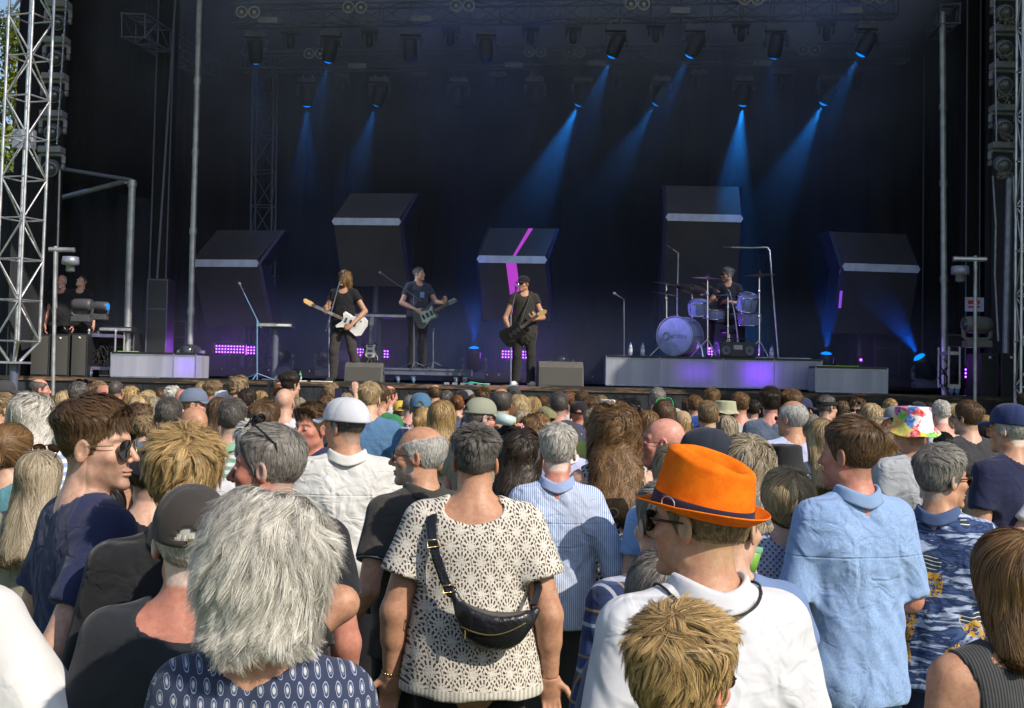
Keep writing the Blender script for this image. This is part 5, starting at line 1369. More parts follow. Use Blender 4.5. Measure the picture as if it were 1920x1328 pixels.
q = basis((-.55, -.84, 0)); n_ = Vector((-.55, -.84, 0)).normalized(); sx_ = Vector((.84, -.55, 0))
m = MB(); rr = [n_ * .218 + sx_ * (-.15 + .055 * math.cos(a * .262)) + Vector((0, 0, .0 + .06 * math.sin(a * .262))) for a in range(25)]; m.tube(rr, .012, 6); m.build('port_ring', M_ALUD, bd)
text('NOXIN', .095, n_ * .222 + sx_ * .06 + Vector((0, 0, -.01)), mat('drum_print', (.20, .22, .36), .6), bd, 'drum_lettering', (R(90), 0, math.atan2(sx_.y, sx_.x)))
m = MB(); m.tube([(.25, -.12, -.05), (.33, -.2, -.2), (.35, -.22, -.33)], .014, 6); m.build('spur_leg', M_CHROME, bd)
drum('rack_tom', 'pale blue small tom above the bass drum', 1309, 577, 20.25, .16, .22, (-.1, -.35, 1)); drum('rack_tom', 'pale blue tom mounted right of the drummer', 1401, 567, 20.2, .165, .25, (.1, -.45, 1))
drum('snare_drum', 'chrome snare drum in the middle of the kit', 1338, 590, 20.5, .17, .16, (0, -.1, 1)); drum('floor_tom', 'chrome floor drum low on the right of the kit', 1405, 598, 20.5, .19, .22, (0, -.1, 1))
CY = mat('dark_bronze_cymbal', (.14, .11, .10), .32, metal=.8); CYP = mat('violet_light_paint', (.40, .22, .45), .3, metal=.7)  # the second colour has violet stage light mixed into the metal
def cymbal(label, px, pyb, pyt, D, r, tilt, m_=CY, base=True, second=None):
    a = st(px, 662, D); a.z = RZ; b = st(px, pyt, D); t = thing('cymbal_stand', label, 'cymbal', a); h = b - a
    m = MB(); m.tube([(0, 0, .05), h], .013, 8)
    m.lathe([(.02, -.03), (.024, 0), (.02, .03)], h * .5, None, 8); m.lathe([(.02, -.03), (.024, 0), (.02, .03)], h * .8, None, 8); m.build('stand_pole', M_CHROME, t)
    for k in range(3): an = k * 2.09 + .9; m = MB(); m.tube([(0, 0, .30), (.27 * math.cos(an), .27 * math.sin(an), .015)], .012, 6); m.build('leg', M_CHROME, t)
    for hh in [0] + ([second] if second else []):
        q = (Matrix.Rotation(R(tilt[0]), 3, 'X') @ Matrix.Rotation(R(tilt[1]), 3, 'Y')); m = MB(); m.lathe([(.001, .03), (.03, .026), (.045, .008), (r * .6, .0), (r, -.012), (r, -.014), (.03, .006)], h - Vector((0, 0, hh)), q, 36); c = m.build('cymbal', m_, t)
        m = MB(); m.lathe([(.012, .0), (.014, .03), (.001, .035)], h - Vector((0, 0, hh)) + q @ Vector((0, 0, .028)), q, 8); m.build('felt', M_RUB, c)
    return t
cymbal('crash cymbal with violet light painted in on a bright stand left of the drummer', 1327, 660, 521, 20.0, .265, (6, 2), CYP)
cymbal('large bronze cymbal tilted towards the crowd over the bass drum', 1298, 660, 541, 20.4, .27, (24, 9))
cymbal('two stacked cymbals at the left end of the drum kit', 1250, 660, 532, 20.3, .24, (4, 9), CY, True, .17)
cymbal('dark cymbal on the tall stand at the right of the drummer', 1424, 660, 515, 20.1, .25, (8, -4))
cymbal('small dark cymbal in front of the drummer', 1365, 660, 553, 20.3, .20, (5, 0), mat('teal_light_paint', (.12, .2, .28), .3, metal=.6))  # teal stage light is put into this cymbal's colour
def bent(label, pts, D, m_=M_STEEL, r=.013):
    P = [st(x_, y_, D) for x_, y_ in pts]; P[0].z = RZ + .01; t = thing('overhead_stand', label, 'microphone stand', P[0]); m = MB(); m.tube([p - P[0] for p in P], r, 8); m.build('stand_pole', m_, t)
    m = MB(); d = (P[-1] - P[-2]).normalized(); m.lathe([(.008, 0), (.012, .10), (.013, .13), (.001, .135)], P[-1] - P[0], d.to_track_quat('Z', 'Y').to_matrix(), 10); m.build('microphone', M_DARKM, t)
    m = MB(); m.tube([(0, 0, .0), (.5, -.1, .0)], .012, 6); m.tube([(0, 0, .0), (-.2, .25, .0)], .012, 6); m.build('stand_base', m_, t)
bent('tall bright overhead microphone stand bending over the drummer', [(1460, 660), (1451, 565), (1443, 470), (1438, 464), (1410, 465), (1372, 464)], 20.0); bent('upright bright microphone stand behind the left cymbals', [(1270, 660), (1270, 560), (1272, 475), (1262, 468)], 20.6); bent('short pale microphone stand in front of the drummer', [(1388, 640), (1378, 590), (1369, 548), (1365, 543)], 19.95, r=.010)
t = thing('boombox', 'black portable stereo standing on the riser in front of the drummer', 'radio', (st(1382, 650, 19.95).x, st(1382, 650, 19.95).y, RZ)); m = MB(); m.box((0, 0, .13), (.58, .16, .25)); m.build('case_body', M_BLACKM, t, bevel=.015)
for s_ in (-1, 1): m = MB(); m.lathe([(.08, 0), (.085, .01), (.06, .014), (.02, .004)], (s_ * .19, -.082, .11), Matrix.Rotation(R(90), 3, 'X'), 18); m.build('speaker_cone', M_DARKM, t)
m = MB(); m.box((0, -.083, .17), (.14, .006, .07)); m.build('front_display', M_ALUD, t); m = MB(); m.tube([(-.25, 0, .26), (-.22, 0, .31), (.22, 0, .31), (.25, 0, .26)], .01, 6); m.build('carry_handle', M_BLACKM, t)
t = thing('drum_stool', 'round black stool under the drummer', 'stool', (st(1368, 640, 20.75).x, st(1368, 640, 20.75).y, RZ)); m = MB(); m.lathe([(.001, .50), (.15, .49), (.17, .45), (.15, .42), (.001, .41)]); m.build('seat', M_BLACKM, t); m = MB(); m.tube([(0, 0, 0), (0, 0, .42)], .02, 8); m.build('stool_post', M_CHROME, t)
# ------------------------------------------------------------------ guitars: local x towards the head stock, z up, front face -y
def guitar(label, body, head, roll, outline, bm, pg=None, neckm=None, headm=None, sc=1.0):
    body, head = Vector(body), Vector(head); x = (head - body).normalized(); y = Vector((0, 1, 0)); y = (y - x * y.dot(x)).normalized(); z = x.cross(y)
    t = thing('electric_guitar', label, 'guitar'); t.matrix_world = Matrix.Translation(body) @ Matrix((x, y, z)).transposed().to_4x4() @ Matrix.Rotation(R(roll), 4, 'X')
    m = MB(); m.prism([(a * sc, b * sc) for a, b in outline], -.02, .022, 'y'); m.build('guitar_body', bm, t, bevel=.006)
    if pg: m = MB(); m.prism([(a * .62 * sc + .04, b * .66 * sc - .01) for a, b in outline], -.0235, -.0195, 'y'); m.build('pickguard', pg, t)
    L = (head - body).length
    m = MB(); m.box(((L + .12) / 2, -.022, 0), (L - .20, .022, .050)); m.build('guitar_neck', neckm or M_WOOD, t)
    m = MB()
    for k in range(14): m.box((L - .08 - (1 - .94 ** (k + 1)) * .75 * L, -.0345, 0), (.004, .003, .048))
    m.build('frets', M_CHROME, t)
    m = MB(); m.prism([(L - .08, -.026), (L - .03, -.045), (L + .09, -.052), (L + .115, -.02), (L + .09, .012), (L - .02, .030), (L - .08, .026)], -.030, -.014, 'y'); m.build('headstock', headm or M_WOOD, t)
    m = MB()
    for k in range(6): m.lathe([(.006, 0), (.009, .012), (.001, .02)], (L - .03 + k * .023, -.02, .022 - k * .002), None, 8)
    for k in range(6): m.tube([(-.06, -.030, (k - 2.5) * .009), (L - .04, -.036, (k - 2.5) * .007)], .0012, 3)
    m.build('strings', M_CHROME, t)
    m = MB()
    for x_ in (-.05, .03, .11): m.box((x_, -.027, 0), (.035, .010, .085))
    for k in range(3): m.lathe([(.012, 0), (.010, .016), (.001, .017)], (-.12 + k * .035, -.024, -.085 - k * .008), Matrix.Rotation(R(90), 3, 'X'), 10)
    m.build('pickups', M_BLACKM, t); return t
OFF = [(-.22, .02), (-.205, .12), (-.13, .165), (-.04, .135), (.05, .105), (.12, .125), (.185, .165), (.215, .145), (.185, .09), (.155, .045), (.16, -.03), (.185, -.075), (.165, -.125), (.10, -.115), (.03, -.10), (-.05, -.125), (-.14, -.165), (-.21, -.13), (-.235, -.06)]
TEL = [(-.21, .0), (-.205, .10), (-.15, .155), (-.05, .14), (.04, .115), (.12, .14), (.17, .125), (.165, .05), (.16, -.04), (.185, -.09), (.165, -.14), (.11, -.12), (.03, -.105), (-.05, -.13), (-.14, -.16), (-.20, -.11)]
Gsc = dict(w=mat('white_guitar', (.62, .62, .62), .25), sb=mat('dark_sunburst', (.10, .11, .12), .25), mint=mat('mint_pickguard', (.42, .55, .50), .3), blk=mat('black_guitar', (.012, .012, .014), .2), map=mat('maple', (.60, .38, .14), .45), ros=mat('rosewood', (.10, .06, .04), .5))
# ------------------------------------------------------------------ cloth
_CC = {}
def cloth(c, kind='plain', crease=.5, rough=.88, c2=None, weave=True, yoke=None, key=None):
    k = (tuple(c), kind, crease, key)
    if k in _CC: return _CC[k]
    M = Mat('cloth_' + kind, c, rough, .2); x, y, z = M.xyz()
    base = M.mix(M.noise(5, 4, .6).ramp(.3, .7), tuple(v * .90 for v in c), tuple(min(1, v * 1.08) for v in c))
    if kind == 'stripe':      # fine vertical stripes
        base = M.mix((x * 700).sin().ramp(.2, .8), base, c2 or (.75, .78, .85))
    if kind == 'hstripe':
        base = M.mix((z * 150).sin().ramp(-.1, .3), base, c2 or (.7, .72, .75))
    if kind == 'chambray':
        base = M.mix(M.noise(700, 2, .6, M.scaled((1, 1, .12))).ramp(.35, .65), base, tuple(min(1, v * 1.5) for v in c))
        base = M.mix(M.noise(500, 2, .6, M.scaled((.1, .1, 1))).ramp(.5, .8, 0, .5), base, tuple(v * .7 for v in c))
    if kind == 'rib':
        base = M.mix((x * 900).sin().ramp(-.6, .8), tuple(v * .55 for v in c), tuple(v * 1.5 for v in c))
    if kind == 'plaid':
        a = (x * 9 + y * 4).frac(); b = (z * 8).frac()
        base = M.mix(a.gt(.62).mn(a.lt(.86)) * .6, base, (.015, .02, .06)); base = M.mix(b.gt(.62).mn(b.lt(.86)) * .6, base, (.015, .02, .06))
        base = M.mix(a.gt(.25).mn(a.lt(.31)) * .8, base, (.42, .26, .10)); base = M.mix(b.gt(.25).mn(b.lt(.31)) * .8, base, (.42, .26, .10))
        base = M.mix(a.gt(.92) * .6, base, (.6, .65, .75)); base = M.mix(b.gt(.92) * .6, base, (.6, .65, .75))
    if kind == 'leopard':
        w = M.vor(48, M.scaled((1, 1, .8)), 'F1', 0); e = M.vor(48, M.scaled((1, 1, .8)), 'DISTANCE_TO_EDGE', 0)
        base = M.mix(e.lt(.16), (.05, .05, .055), (.48, .45, .40)); base = M.mix(w.lt(.16), base, (.12, .11, .11))
    if kind == 'floral':
        w = M.vor(22, None, 'F1', 0); base = M.mix(w.lt(.20), base, c2 or (.6, .28, .06)); base = M.mix(w.lt(.07), base, (.08, .04, .02))
    if kind == 'dots':
        w = M.vor(42, None, 'F1', 0, .4); base = M.mix(w.lt(.16), base, c2 or (.7, .72, .8))
    if kind == 'eyelet':
        w = M.vor(70, None, 'F1', 0, .15); base = M.mix(w.lt(.22), base, (.16, .15, .16)); M.bump(w.ramp(.1, .4), .5, .004)
    if kind == 'ogee':        # navy blouse with ovals
        row = (z * 34).floor(); u = (x * 40 + y * 18 + row * .5).frac() - .5; v = (z * 34).frac() - .5
        n = M.noise(70, 2) * .3 - .15
        rr = (u * u * 3.2 + v * v).sqrt() + n
        base = M.mix((rr - .40).abs().lt(.035), (.035, .045, .09), (.30, .35, .48)); base = M.mix(rr.lt(.26), base, (.34, .38, .46)); base = M.mix(rr.lt(.15), base, (.50, .47, .44)); base = M.mix((rr - .22).abs().lt(.03), base, (.10, .15, .28))
    if kind == 'aloha':
        w = M.noise(7, 5, .62, M.scaled((1, 1, 4.5)), .9); base = M.mix(w.ramp(.50, .60), (.020, .040, .115), (.40, .48, .68)); base = M.mix(w.ramp(.40, .46, 1, 0), base, (.05, .09, .22))
        p1 = M.noise(5.2, 1, .5, None, .3); p2 = M.noise(46, 3, .6, None, 1.5); base = M.mix(p1.gt(.60).mn(p2.gt(.48)), base, (.55, .30, .03))
        p3 = M.noise(5.0, 1, .5, M.scaled((1, 1, 1.3)), .3); base = M.mix(p3.lt(.34), base, (.03, .045, .06)); base = M.mix(p3.lt(.34).mn((z * 420 + M.noise(9, 1) * 22).sin().gt(.8)), base, (.6, .64, .7))
    if kind == 'crochet':
        row = (z / .054).floor(); u = (x / .070 + y * 6 + row * .5); fu = u.frac() - .5; fz = (z / .054).frac()
        dz = fz; rr = (fu * fu * 3.0 + dz * dz * .80).sqrt(); an = (fu * 1.9).atan2(dz)
        h1 = (rr - .60).abs().lt(.13).mn((an * 13).sin().gt(.15)); h2 = (rr - .90).abs().lt(.07).mn((an * 21).sin().gt(-.1))
        h3 = rr.gt(1.04).mn(M.vor(150, None, 'F1', 0).lt(.30)); h4 = (rr - .36).abs().lt(.03).mn((an * 9).sin().gt(.6))
        hem = z.gt(.865); H = h1.mx(h2).mx(h3).mx(h4).mn(hem)
        rib = (x * 420).sin().ramp(-.8, .6)
        base = M.mix(hem, M.mix(rib, (.40, .38, .33), (.64, .62, .56)), M.mix(M.noise(160, 2).ramp(.3, .7), (.54, .51, .45), (.70, .68, .61)))
        base = M.mix(H, base, (.085, .050, .038)); M.bump((H * -1.0) + 1.0, .7, .006); M.bump(M.noise(240, 2), .5, .003)
    if kind == 'knit':
        w = (x * 260).sin() * (z * 260).sin(); base = M.mix(w.gt(.35), base, (.12, .12, .14)); M.bump(w, .4, .004)
    if kind == 'tie':         # tie dye
        q = M.noise(22, 3, .6, color=True); mxn = M.node('ShaderNodeVectorMath', operation='MULTIPLY_ADD'); M.t.links.new(q.k, mxn.inputs[0]); mxn.inputs[1].default_value = (.05,) * 3; M.t.links.new(M.co().k, mxn.inputs[2])
        cell = M.vor(17, N(M.t, mxn.outputs[0]), 'F1', 1); sp_ = M.node('ShaderNodeSeparateColor'); M.t.links.new(cell.k, sp_.inputs[0]); f = N(M.t, sp_.outputs[0])
        rmp = M.node('ShaderNodeValToRGB'); rmp.color_ramp.interpolation = 'CONSTANT'; e = rmp.color_ramp.elements
        for i, (p, cc) in enumerate(((0, (.75, .35, .01)), (.13, (.35, .01, .28)), (.25, (.80, .78, .80)), (.42, (.02, .16, .55)), (.55, (.13, .50, .02)), (.68, (.65, .55, .02)), (.80, (.62, .03, .03)), (.90, (.80, .78, .80)))):
            el = e[i] if i < 2 else e.new(p); el.position = p; el.color = (*cc, 1)
        M.t.links.new(f.k, rmp.inputs[0]); base = M.mix(M.noise(60, 3).ramp(.35, .7, 0, .35), N(M.t, rmp.outputs[0]), (.85, .83, .85))
    M.set('Base Color', base)
    if crease:
        cz = M.noise(5.5, 2, .5, M.scaled((1, 1, .8)), .9); M.bump(((cz - .5).abs().ramp(0, .16)) * M.noise(2.6, 2).ramp(.3, .65), crease * .70, .014)
        c3 = M.noise(12, 2, .5, M.scaled((1, 1, 1.3)), .8); M.bump(((c3 - .5).abs().ramp(0, .2)) * M.noise(4.1, 2).ramp(.4, .7), crease * .55, .007)
    if yoke:
        M.bump((z - yoke).abs().ramp(.001, .005), .5, .004)
    if weave: M.bump(M.noise(600, 1), .15, .001)
    M.b.inputs['Sheen Weight'].default_value = .12
    _CC[k] = M.m; return M.m
HC = dict(blond=((.62, .47, .26), (.17, .11, .05)), gold=((.60, .41, .18), (.13, .075, .028)), ash=((.50, .42, .30), (.15, .115, .07)), brown=((.17, .10, .05), (.04, .022, .012)), dark=((.060, .042, .030), (.014, .010, .008)), black=((.018, .016, .016), (.006, .005, .005)),
          grey=((.34, .32, .29), (.10, .09, .08)), dgrey=((.17, .155, .14), (.04, .036, .032)), white=((.74, .73, .69), (.26, .25, .23)), sand=((.38, .27, .15), (.10, .065, .035)), red=((.30, .13, .05), (.08, .03, .015)), silver=((.78, .75, .68), (.15, .135, .11)), chest=((.26, .145, .06), (.05, .028, .014)))
SK = dict(fair=(.56, .35, .26), pink=(.60, .30, .24), tan=(.47, .26, .165), red=(.50, .22, .16), pale=(.62, .42, .33))
def cc(name, *rgb): return rgb
CL = dict(white=(.62, .62, .64), offw=(.50, .49, .46), navy=(.024, .030, .075), black=(.014, .014, .018), char=(.045, .045, .05), lblue=(.30, .40, .62), denim=(.09, .19, .34), sky=(.22, .38, .66), grey=(.20, .21, .23), steel=(.10, .13, .19), green=(.035, .20, .09), khaki=(.26, .24, .18), mint=(.22, .42, .32), lime=(.42, .50, .14), teal=(.10, .26, .30), royal=(.03, .08, .32), red=(.40, .04, .04), lav=(.46, .48, .72), beige=(.40, .34, .26), yellow=(.62, .42, .06), brown=(.10, .07, .05), orange=(.50, .16, .04))
M_LD = mat('dark_lens', (.008, .008, .010), .08, .8); M_FB = mat('black_frame', (.010, .010, .012), .25); M_FG = mat('gold_frame', (.45, .34, .14), .25, metal=.9)
M_FRD = mat('red_frame', (.40, .03, .04), .3); M_FGR = mat('green_frame', (.03, .55, .16), .3)
LCM = Mat('clear_lens', (.9, .95, 1), .03, .5); LCM.b.inputs['Alpha'].default_value = .14; M_LC = LCM.m
M_BR = Mat('brown_lens', (.16, .05, .02), .06, .8).m; M_BR.name = 'dark_brown_lens'
def ARM(k, kind, **o):
    if kind == 'fold': return ((k * .255, -.03, 1.135), (k * .13, .20, 1.13), (-k, .35, .1), (0, .6, .8), (0, 0, 1), .7)
    if kind == 'hold': return ((k * .26, .03, 1.14), (k * .14, .27, 1.22), (-k * .5, .5, .6), (k, .3, 0), (0, 0, 1), .9)
    if kind == 'drink': return ((k * .30, .22, 1.36), (k * .13, .22, 1.52), (-k * .55, .1, .75), (k * .3, -1, .3), (0, 0, 1), .8)
    if kind == 'phone': return ((k * .26, .22, 1.42), (k * .17, .36, 1.66), (-k * .1, .1, 1), (0, -1, 0), (-k, 0, 0), .7)
    if kind == 'down': return None
PERS = []
_FG = {}; _MS = {}
def person(label, px, py, Y, yaw=0, sex='m', hair=('short', 'brown'), skin='fair', shirt=('plain', 'white'), so_=None, col=None, trous='navy', hat=None, gl=None, hy=0, hp=0, hr=0, b=1.0, belly=0, arms=None, near=False, seed=0, over=None, stub=None, dens=None, tr_o=None, mouth=0, w=.955, crease=.6, yoke=None, shoes='white', sh=1.0, base=None, z0=0.0, sc=None, hw=None, stance=None, jaw=1.0, hres=None, nseg=None, fres=None):
    near = near or bool(arms)
    style, hc = hair if hair else (None, None)
    hp_ = None
    key = (sex, b, belly, hy, hp, hr, w)
    if near or key not in _FG:
        F = Fig(sex, b, belly, arms, hy, hp, hr, mouth=mouth, w=w, sh=sh, stance=stance, jaw=jaw)
        if not near: _FG[key] = F
    else: F = _FG[key]
    extra = dict(bob=.026, bobs=.014, long=.013, wavy=.018, curly=.024, quiff=.028, spiky=.026, short=.014, mop=.024, pixie=.022, crop=.007).get(style, .004)
    if hat: extra = dict(cap=.025, cap_back=.025, bucket=.030, fedora=.045, visor=.01)[hat[0]]
    P = at(px, py, Y); s_ = sc or (P.z - z0) / (1.75 + extra)
    loc = Vector((P.x, Y, z0)) if base is None else Vector(base)
    # keep the head, not the feet, over the given spot
    hx = F.HM.translation; off = Matrix.Rotation(R(yaw), 3, 'Z') @ Vector((hx.x * s_, hx.y * s_, 0)); loc -= Vector((off.x, off.y, 0))
    t = thing('person', label, 'person', loc, R(yaw), 'people' if False else None, s_)
    skm = skin_mat(SK[skin])
    D = dict(HSTY.get(style, {})); D.update(over or {})
    scal = None
    if style in ('buzz', 'bald', 'crop', 'thin', 'quiff', 'short'): scal = tuple(a * .55 + b_ * .45 for a, b_ in zip(HC[hc][0], SK[skin]))
    if style == 'bald' or style is None or (D.get('bald')): scal = None
    r1, r2 = (.0045, .011) if near else (.0085, .022)
    if Y < 5 and near: r1 = .0040
    if fres: r1 = fres
    def cached(kk, fn):
        if near: return fn()
        if kk not in _MS: _MS[kk] = fn()
        return _MS[kk]
    me = cached(('skin', key, scal, skin, stub), lambda: F.skin_mesh('body', r1, r2, True, .0, SK[skin], scal, stub, hres=.0045 if near else .009))
    link('body', me, skm, t)
    HO = dict(over or {})
    if hat and hat[0] in ('cap', 'cap_back', 'bucket', 'fedora'):
        HO.update(top=.003, side=min(.010, D.get('side', .01))); HO.setdefault('maxz', .05)
        if style in ('curly', 'wavy', 'long', 'bob', 'bobs'): HO['side'] = .012
    if style:
        dn = dens or (1.2 if near else .30); wm = hw or (.8 if near else 2.0)
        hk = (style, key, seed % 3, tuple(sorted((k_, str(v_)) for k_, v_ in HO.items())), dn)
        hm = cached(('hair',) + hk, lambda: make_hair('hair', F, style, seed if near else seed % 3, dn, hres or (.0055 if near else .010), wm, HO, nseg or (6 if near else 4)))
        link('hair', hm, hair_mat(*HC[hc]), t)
    o_ = dict(so_ or {}); sk_ = tuple(sorted(o_.items()))
    kind, cn = shirt; c = CL[cn] if isinstance(cn, str) else cn
    sm_ = cloth(c, kind, crease, yoke=yoke, key=yoke)
    link({'plain': 'shirt'}.get(kind, 'shirt'), cached(('shirt', key, sk_), lambda: shirt_mesh('shirt', F, o_, .0095 if near else .018)), sm_, t)
    if col: collar(F, cloth(CL[col] if isinstance(col, str) else col, 'plain', .3), t)
    link('trousers', cached(('trous', key, str(tr_o)), lambda: legs_mesh('trousers', F, tr_o or {}, .014 if near else .026)), cloth(CL[trous] if isinstance(trous, str) else trous, 'plain', .4), t)
    for k in (-1, 1): link('shoe', cached(('shoe', key, k), lambda: shoe_mesh('shoe', F, k)), mat('shoe_' + shoes, CL[shoes], .7), t)
    if hat:
        hk, hcx, *ho = hat; kw = ho[0] if ho else {}
        hm_ = hcx if not isinstance(hcx, (str, tuple)) else cloth(CL[hcx] if isinstance(hcx, str) else hcx, 'plain', .25)
        if hk == 'cap': cap(F, hm_, t, 0, **kw)
        if hk == 'cap_back': cap(F, hm_, t, 180, **kw)
        if hk == 'bucket': bucket(F, hm_, t, **kw)
        if hk == 'fedora': fedora(F, hm_, cloth((.016, .016, .04), 'plain', .2), M_STEEL, t)
        if hk == 'visor':
            m_ = MB(); m_.grid(lambda u, v: F.HM @ Vector(((.092 * math.sin((u - .5) * 2.2)), -.012 + .112 * math.cos((u - .5) * 2.2) + .075 * v * math.cos((u - .5) * 2.2), .040 - .012 * v)), 16, 4, (0, 0, -.003)); o = m_.build('visor', hm_, t)
            link('visor_band', head_ring_mesh('visor_band', F, lambda a, v: (.092 * math.sin(a), -.012 + .110 * math.cos(a), .035 + .028 * v), 32, 2), hm_, o)
    if gl:
        kk, fm, lm, *g_ = gl; glasses(F, fm, lm, t, kk, **(g_[0] if g_ else {}))
    return t, F
# ------------------------------------------------------------------ the band and the two techs
def A_(e, w_, d, n, th=(0, 0, 1), cu=.8): return (e, w_, d, n, th, cu)
def perf(label, px, py, Y, zfloor, **k):
    return person(label, px, py, Y, near=True, z0=zfloor, fres=.007, hres=.008, dens=.6, hw=1.6, **k)
t, F = perf('singer with long wavy golden brown hair in a black T-shirt playing a pale guitar', 646, 509, 19.75, SF, yaw=172, hair=('wavy', 'chest'), over=dict(drape=.14, dw=.080, side=.018, fc=1.6), skin='tan', shirt=('plain', 'black'), so_=dict(hem=.80, rn=.085, nd=.06, sl=.42), trous=(.05, .045, .045), hy=-20, hp=-4, mouth=1,
     arms={1: A_((.285, .02, 1.15), (.225, .24, 1.10), (.0, .35, .9), (.5, 1, 0), (-1, 0, 0), 1.3), -1: A_((-.36, .03, 1.13), (-.19, .21, .90), (.75, .3, -.45), (-.4, .9, .5), (0, 0, 1), 1.0)}, stance={-1: ((-.17, .03, .50), (-.26, -.04, .075), (-.4, 1)), 1: ((.12, .08, .50), (.14, .02, .075), (.3, 1))}, shoes='black')
guitar('pale white electric guitar with a maple neck in the singer\'s hands', st(660, 606, 19.45), st(580, 570, 19.3), 6, OFF, Gsc['w'], mat('silver_guard', (.5, .5, .52), .3), Gsc['ros'], Gsc['map'], 1.05)
t, F = perf('guitarist in a black cap and long faded black shirt at the front of the stage', 982, 516, 19.7, SF, yaw=183, hair=('crop', 'dark'), skin='tan', shirt=('plain', (.035, .032, .028)), so_=dict(hem=.66, sl=.32, dr=.055, fold=.007), trous=(.03, .028, .028), hat=('cap', 'black', dict(back=False)), gl=('slim', M_FB, M_LD), hy=-42, hp=4, mouth=.4,
     arms={1: A_((.30, -.01, 1.08), (.235, .16, .86), (-.5, .3, -.8), (.5, .8, .2), (-1, 0, 0), 1.0), -1: A_((-.30, .03, 1.10), (-.14, .24, 1.06), (-.1, .3, .9), (-.6, .9, 0), (1, 0, 0), 1.3)}, stance={-1: ((-.12, .03, .50), (-.125, .02, .075), (-.3, 1)), 1: ((.10, .02, .50), (.115, -.03, .075), (.4, 1))}, shoes='white')
guitar('black electric guitar with a dark neck held by the capped guitarist', st(962, 626, 19.42), st(1013, 588, 19.35), 0, TEL, Gsc['blk'], None, Gsc['ros'], Gsc['map'], 1.0)
m = MB(); m.tube([st(972, 622, 19.46), st(985, 580, 19.5), st(992, 560, 19.6), st(996, 549, 19.7), st(1000, 560, 19.95)], .030, 6, flat=.2); tag(m.build('guitar_strap', mat('grey_strap', (.07, .08, .10), .6)), 'dark grey strap over the shoulder of the capped guitarist', 'strap')
t, F = perf('second guitarist with short grey hair and a dark printed T-shirt looking to the right', 786, 502, 20.9, PZ, yaw=205, hair=('crop', 'grey'), skin='fair', shirt=('plain', (.05, .055, .085)), so_=dict(hem=.90, sl=.55), trous='black', hy=40, hp=-4, sc=1.0,
     arms={1: A_((.30, .0, 1.13), (.10, .22, 1.00), (-.7, .3, -.3), (.3, .9, .2), (0, 0, 1), .9), -1: A_((-.28, .14, 1.16), (-.36, .30, 1.14), (-.2, .4, .8), (-.4, .9, 0), (1, 0, 0), 1.3)}, shoes='black')
m = MB(); m.add([(-.05, .155, 1.22), (.03, .155, 1.22), (.03, .157, 1.32), (-.05, .157, 1.32)], [(0, 1, 2, 3)]); m.build('shirt_print', mat('shirt_print', (.18, .30, .60), .7), t)
guitar('dark offset guitar with a mint pickguard played by the second guitarist', st(800, 592, 20.55), st(846, 566, 20.4), 0, OFF, Gsc['sb'], Gsc['mint'], Gsc['ros'], mat('grey_head', (.2, .22, .22), .4), 1.05)
guitar('spare guitar leaning upright on a stand beneath the wide keyboard', st(694, 662, 21.0), st(696, 606, 21.1), 0, TEL, Gsc['blk'], Gsc['w'], Gsc['ros'], mat('pale_head', (.45, .42, .38), .4), .95)
t = thing('guitar_stand', 'small black stand holding the spare guitar', 'stand', (st(695, 680, 21.1).x, 21.05, SF)); m = MB()
for a in ((-.18, -.15), (.18, -.15), (0, .25)): m.tube([(0, .05, .45), (a[0], a[1], .01)], .012, 6)
m.build('stand_frame', M_BLACKM, t)
t, F = perf('seated drummer with grey quiff, sunglasses and black T-shirt behind the drum kit', 1364, 496, 20.75, RZ - .20, yaw=165, hair=('quiff', 'grey'), over=dict(maxz=None), skin='tan', shirt=('plain', 'black'), so_=dict(hem=.92, sl=.5), trous='black', hy=-62, hp=0, gl=('way', M_FB, M_LD), sc=1.0, stub=((.20, .12, .07), .8),
     arms={1: A_((.29, .10, 1.15), (.20, .36, 1.20), (.2, .9, .15), (0, 0, 1), (-1, 0, 0), 1.2), -1: A_((-.27, .10, 1.12), (-.02, .33, 1.16), (.5, .8, .1), (0, 0, 1), (1, 0, 0), 1.2)}, stance={-1: ((-.24, .38, .86), (-.26, .42, .44), (-.2, 1)), 1: ((.24, .38, .86), (.26, .42, .44), (.2, 1))}, shoes='black')
m = MB(); m.tube([st(1350, 548, 20.3), st(1316, 530, 20.25)], .008, 6); tag(m.build('drum_stick', M_WOOD), 'pale drum stick pointing left from the drummer\'s hand', 'drum stick')
m = MB(); m.tube([st(1352, 556, 20.35), st(1325, 572, 20.2)], .008, 6); tag(m.build('drum_stick', M_WOOD), 'pale drum stick over the small tom in the drummer\'s hand', 'drum stick')
perf('bearded grey haired tech in black standing beside the left tower', 116, 512, 20.6, SF, yaw=180, hair=('thin', 'white'), skin='pink', shirt=('plain', 'black'), trous='black', stub=((.55, .54, .52), 1.0), belly=.05, sc=.98, hy=-8, hp=4, shoes='black')
perf('dark haired tech in black bending over the desk at left', 155, 514, 20.7, SF, yaw=190, hair=('short', 'dark'), skin='fair', shirt=('plain', 'black'), so_=dict(sl=1.6), trous='black', hy=-40, hp=-28, sc=.99, shoes='black')

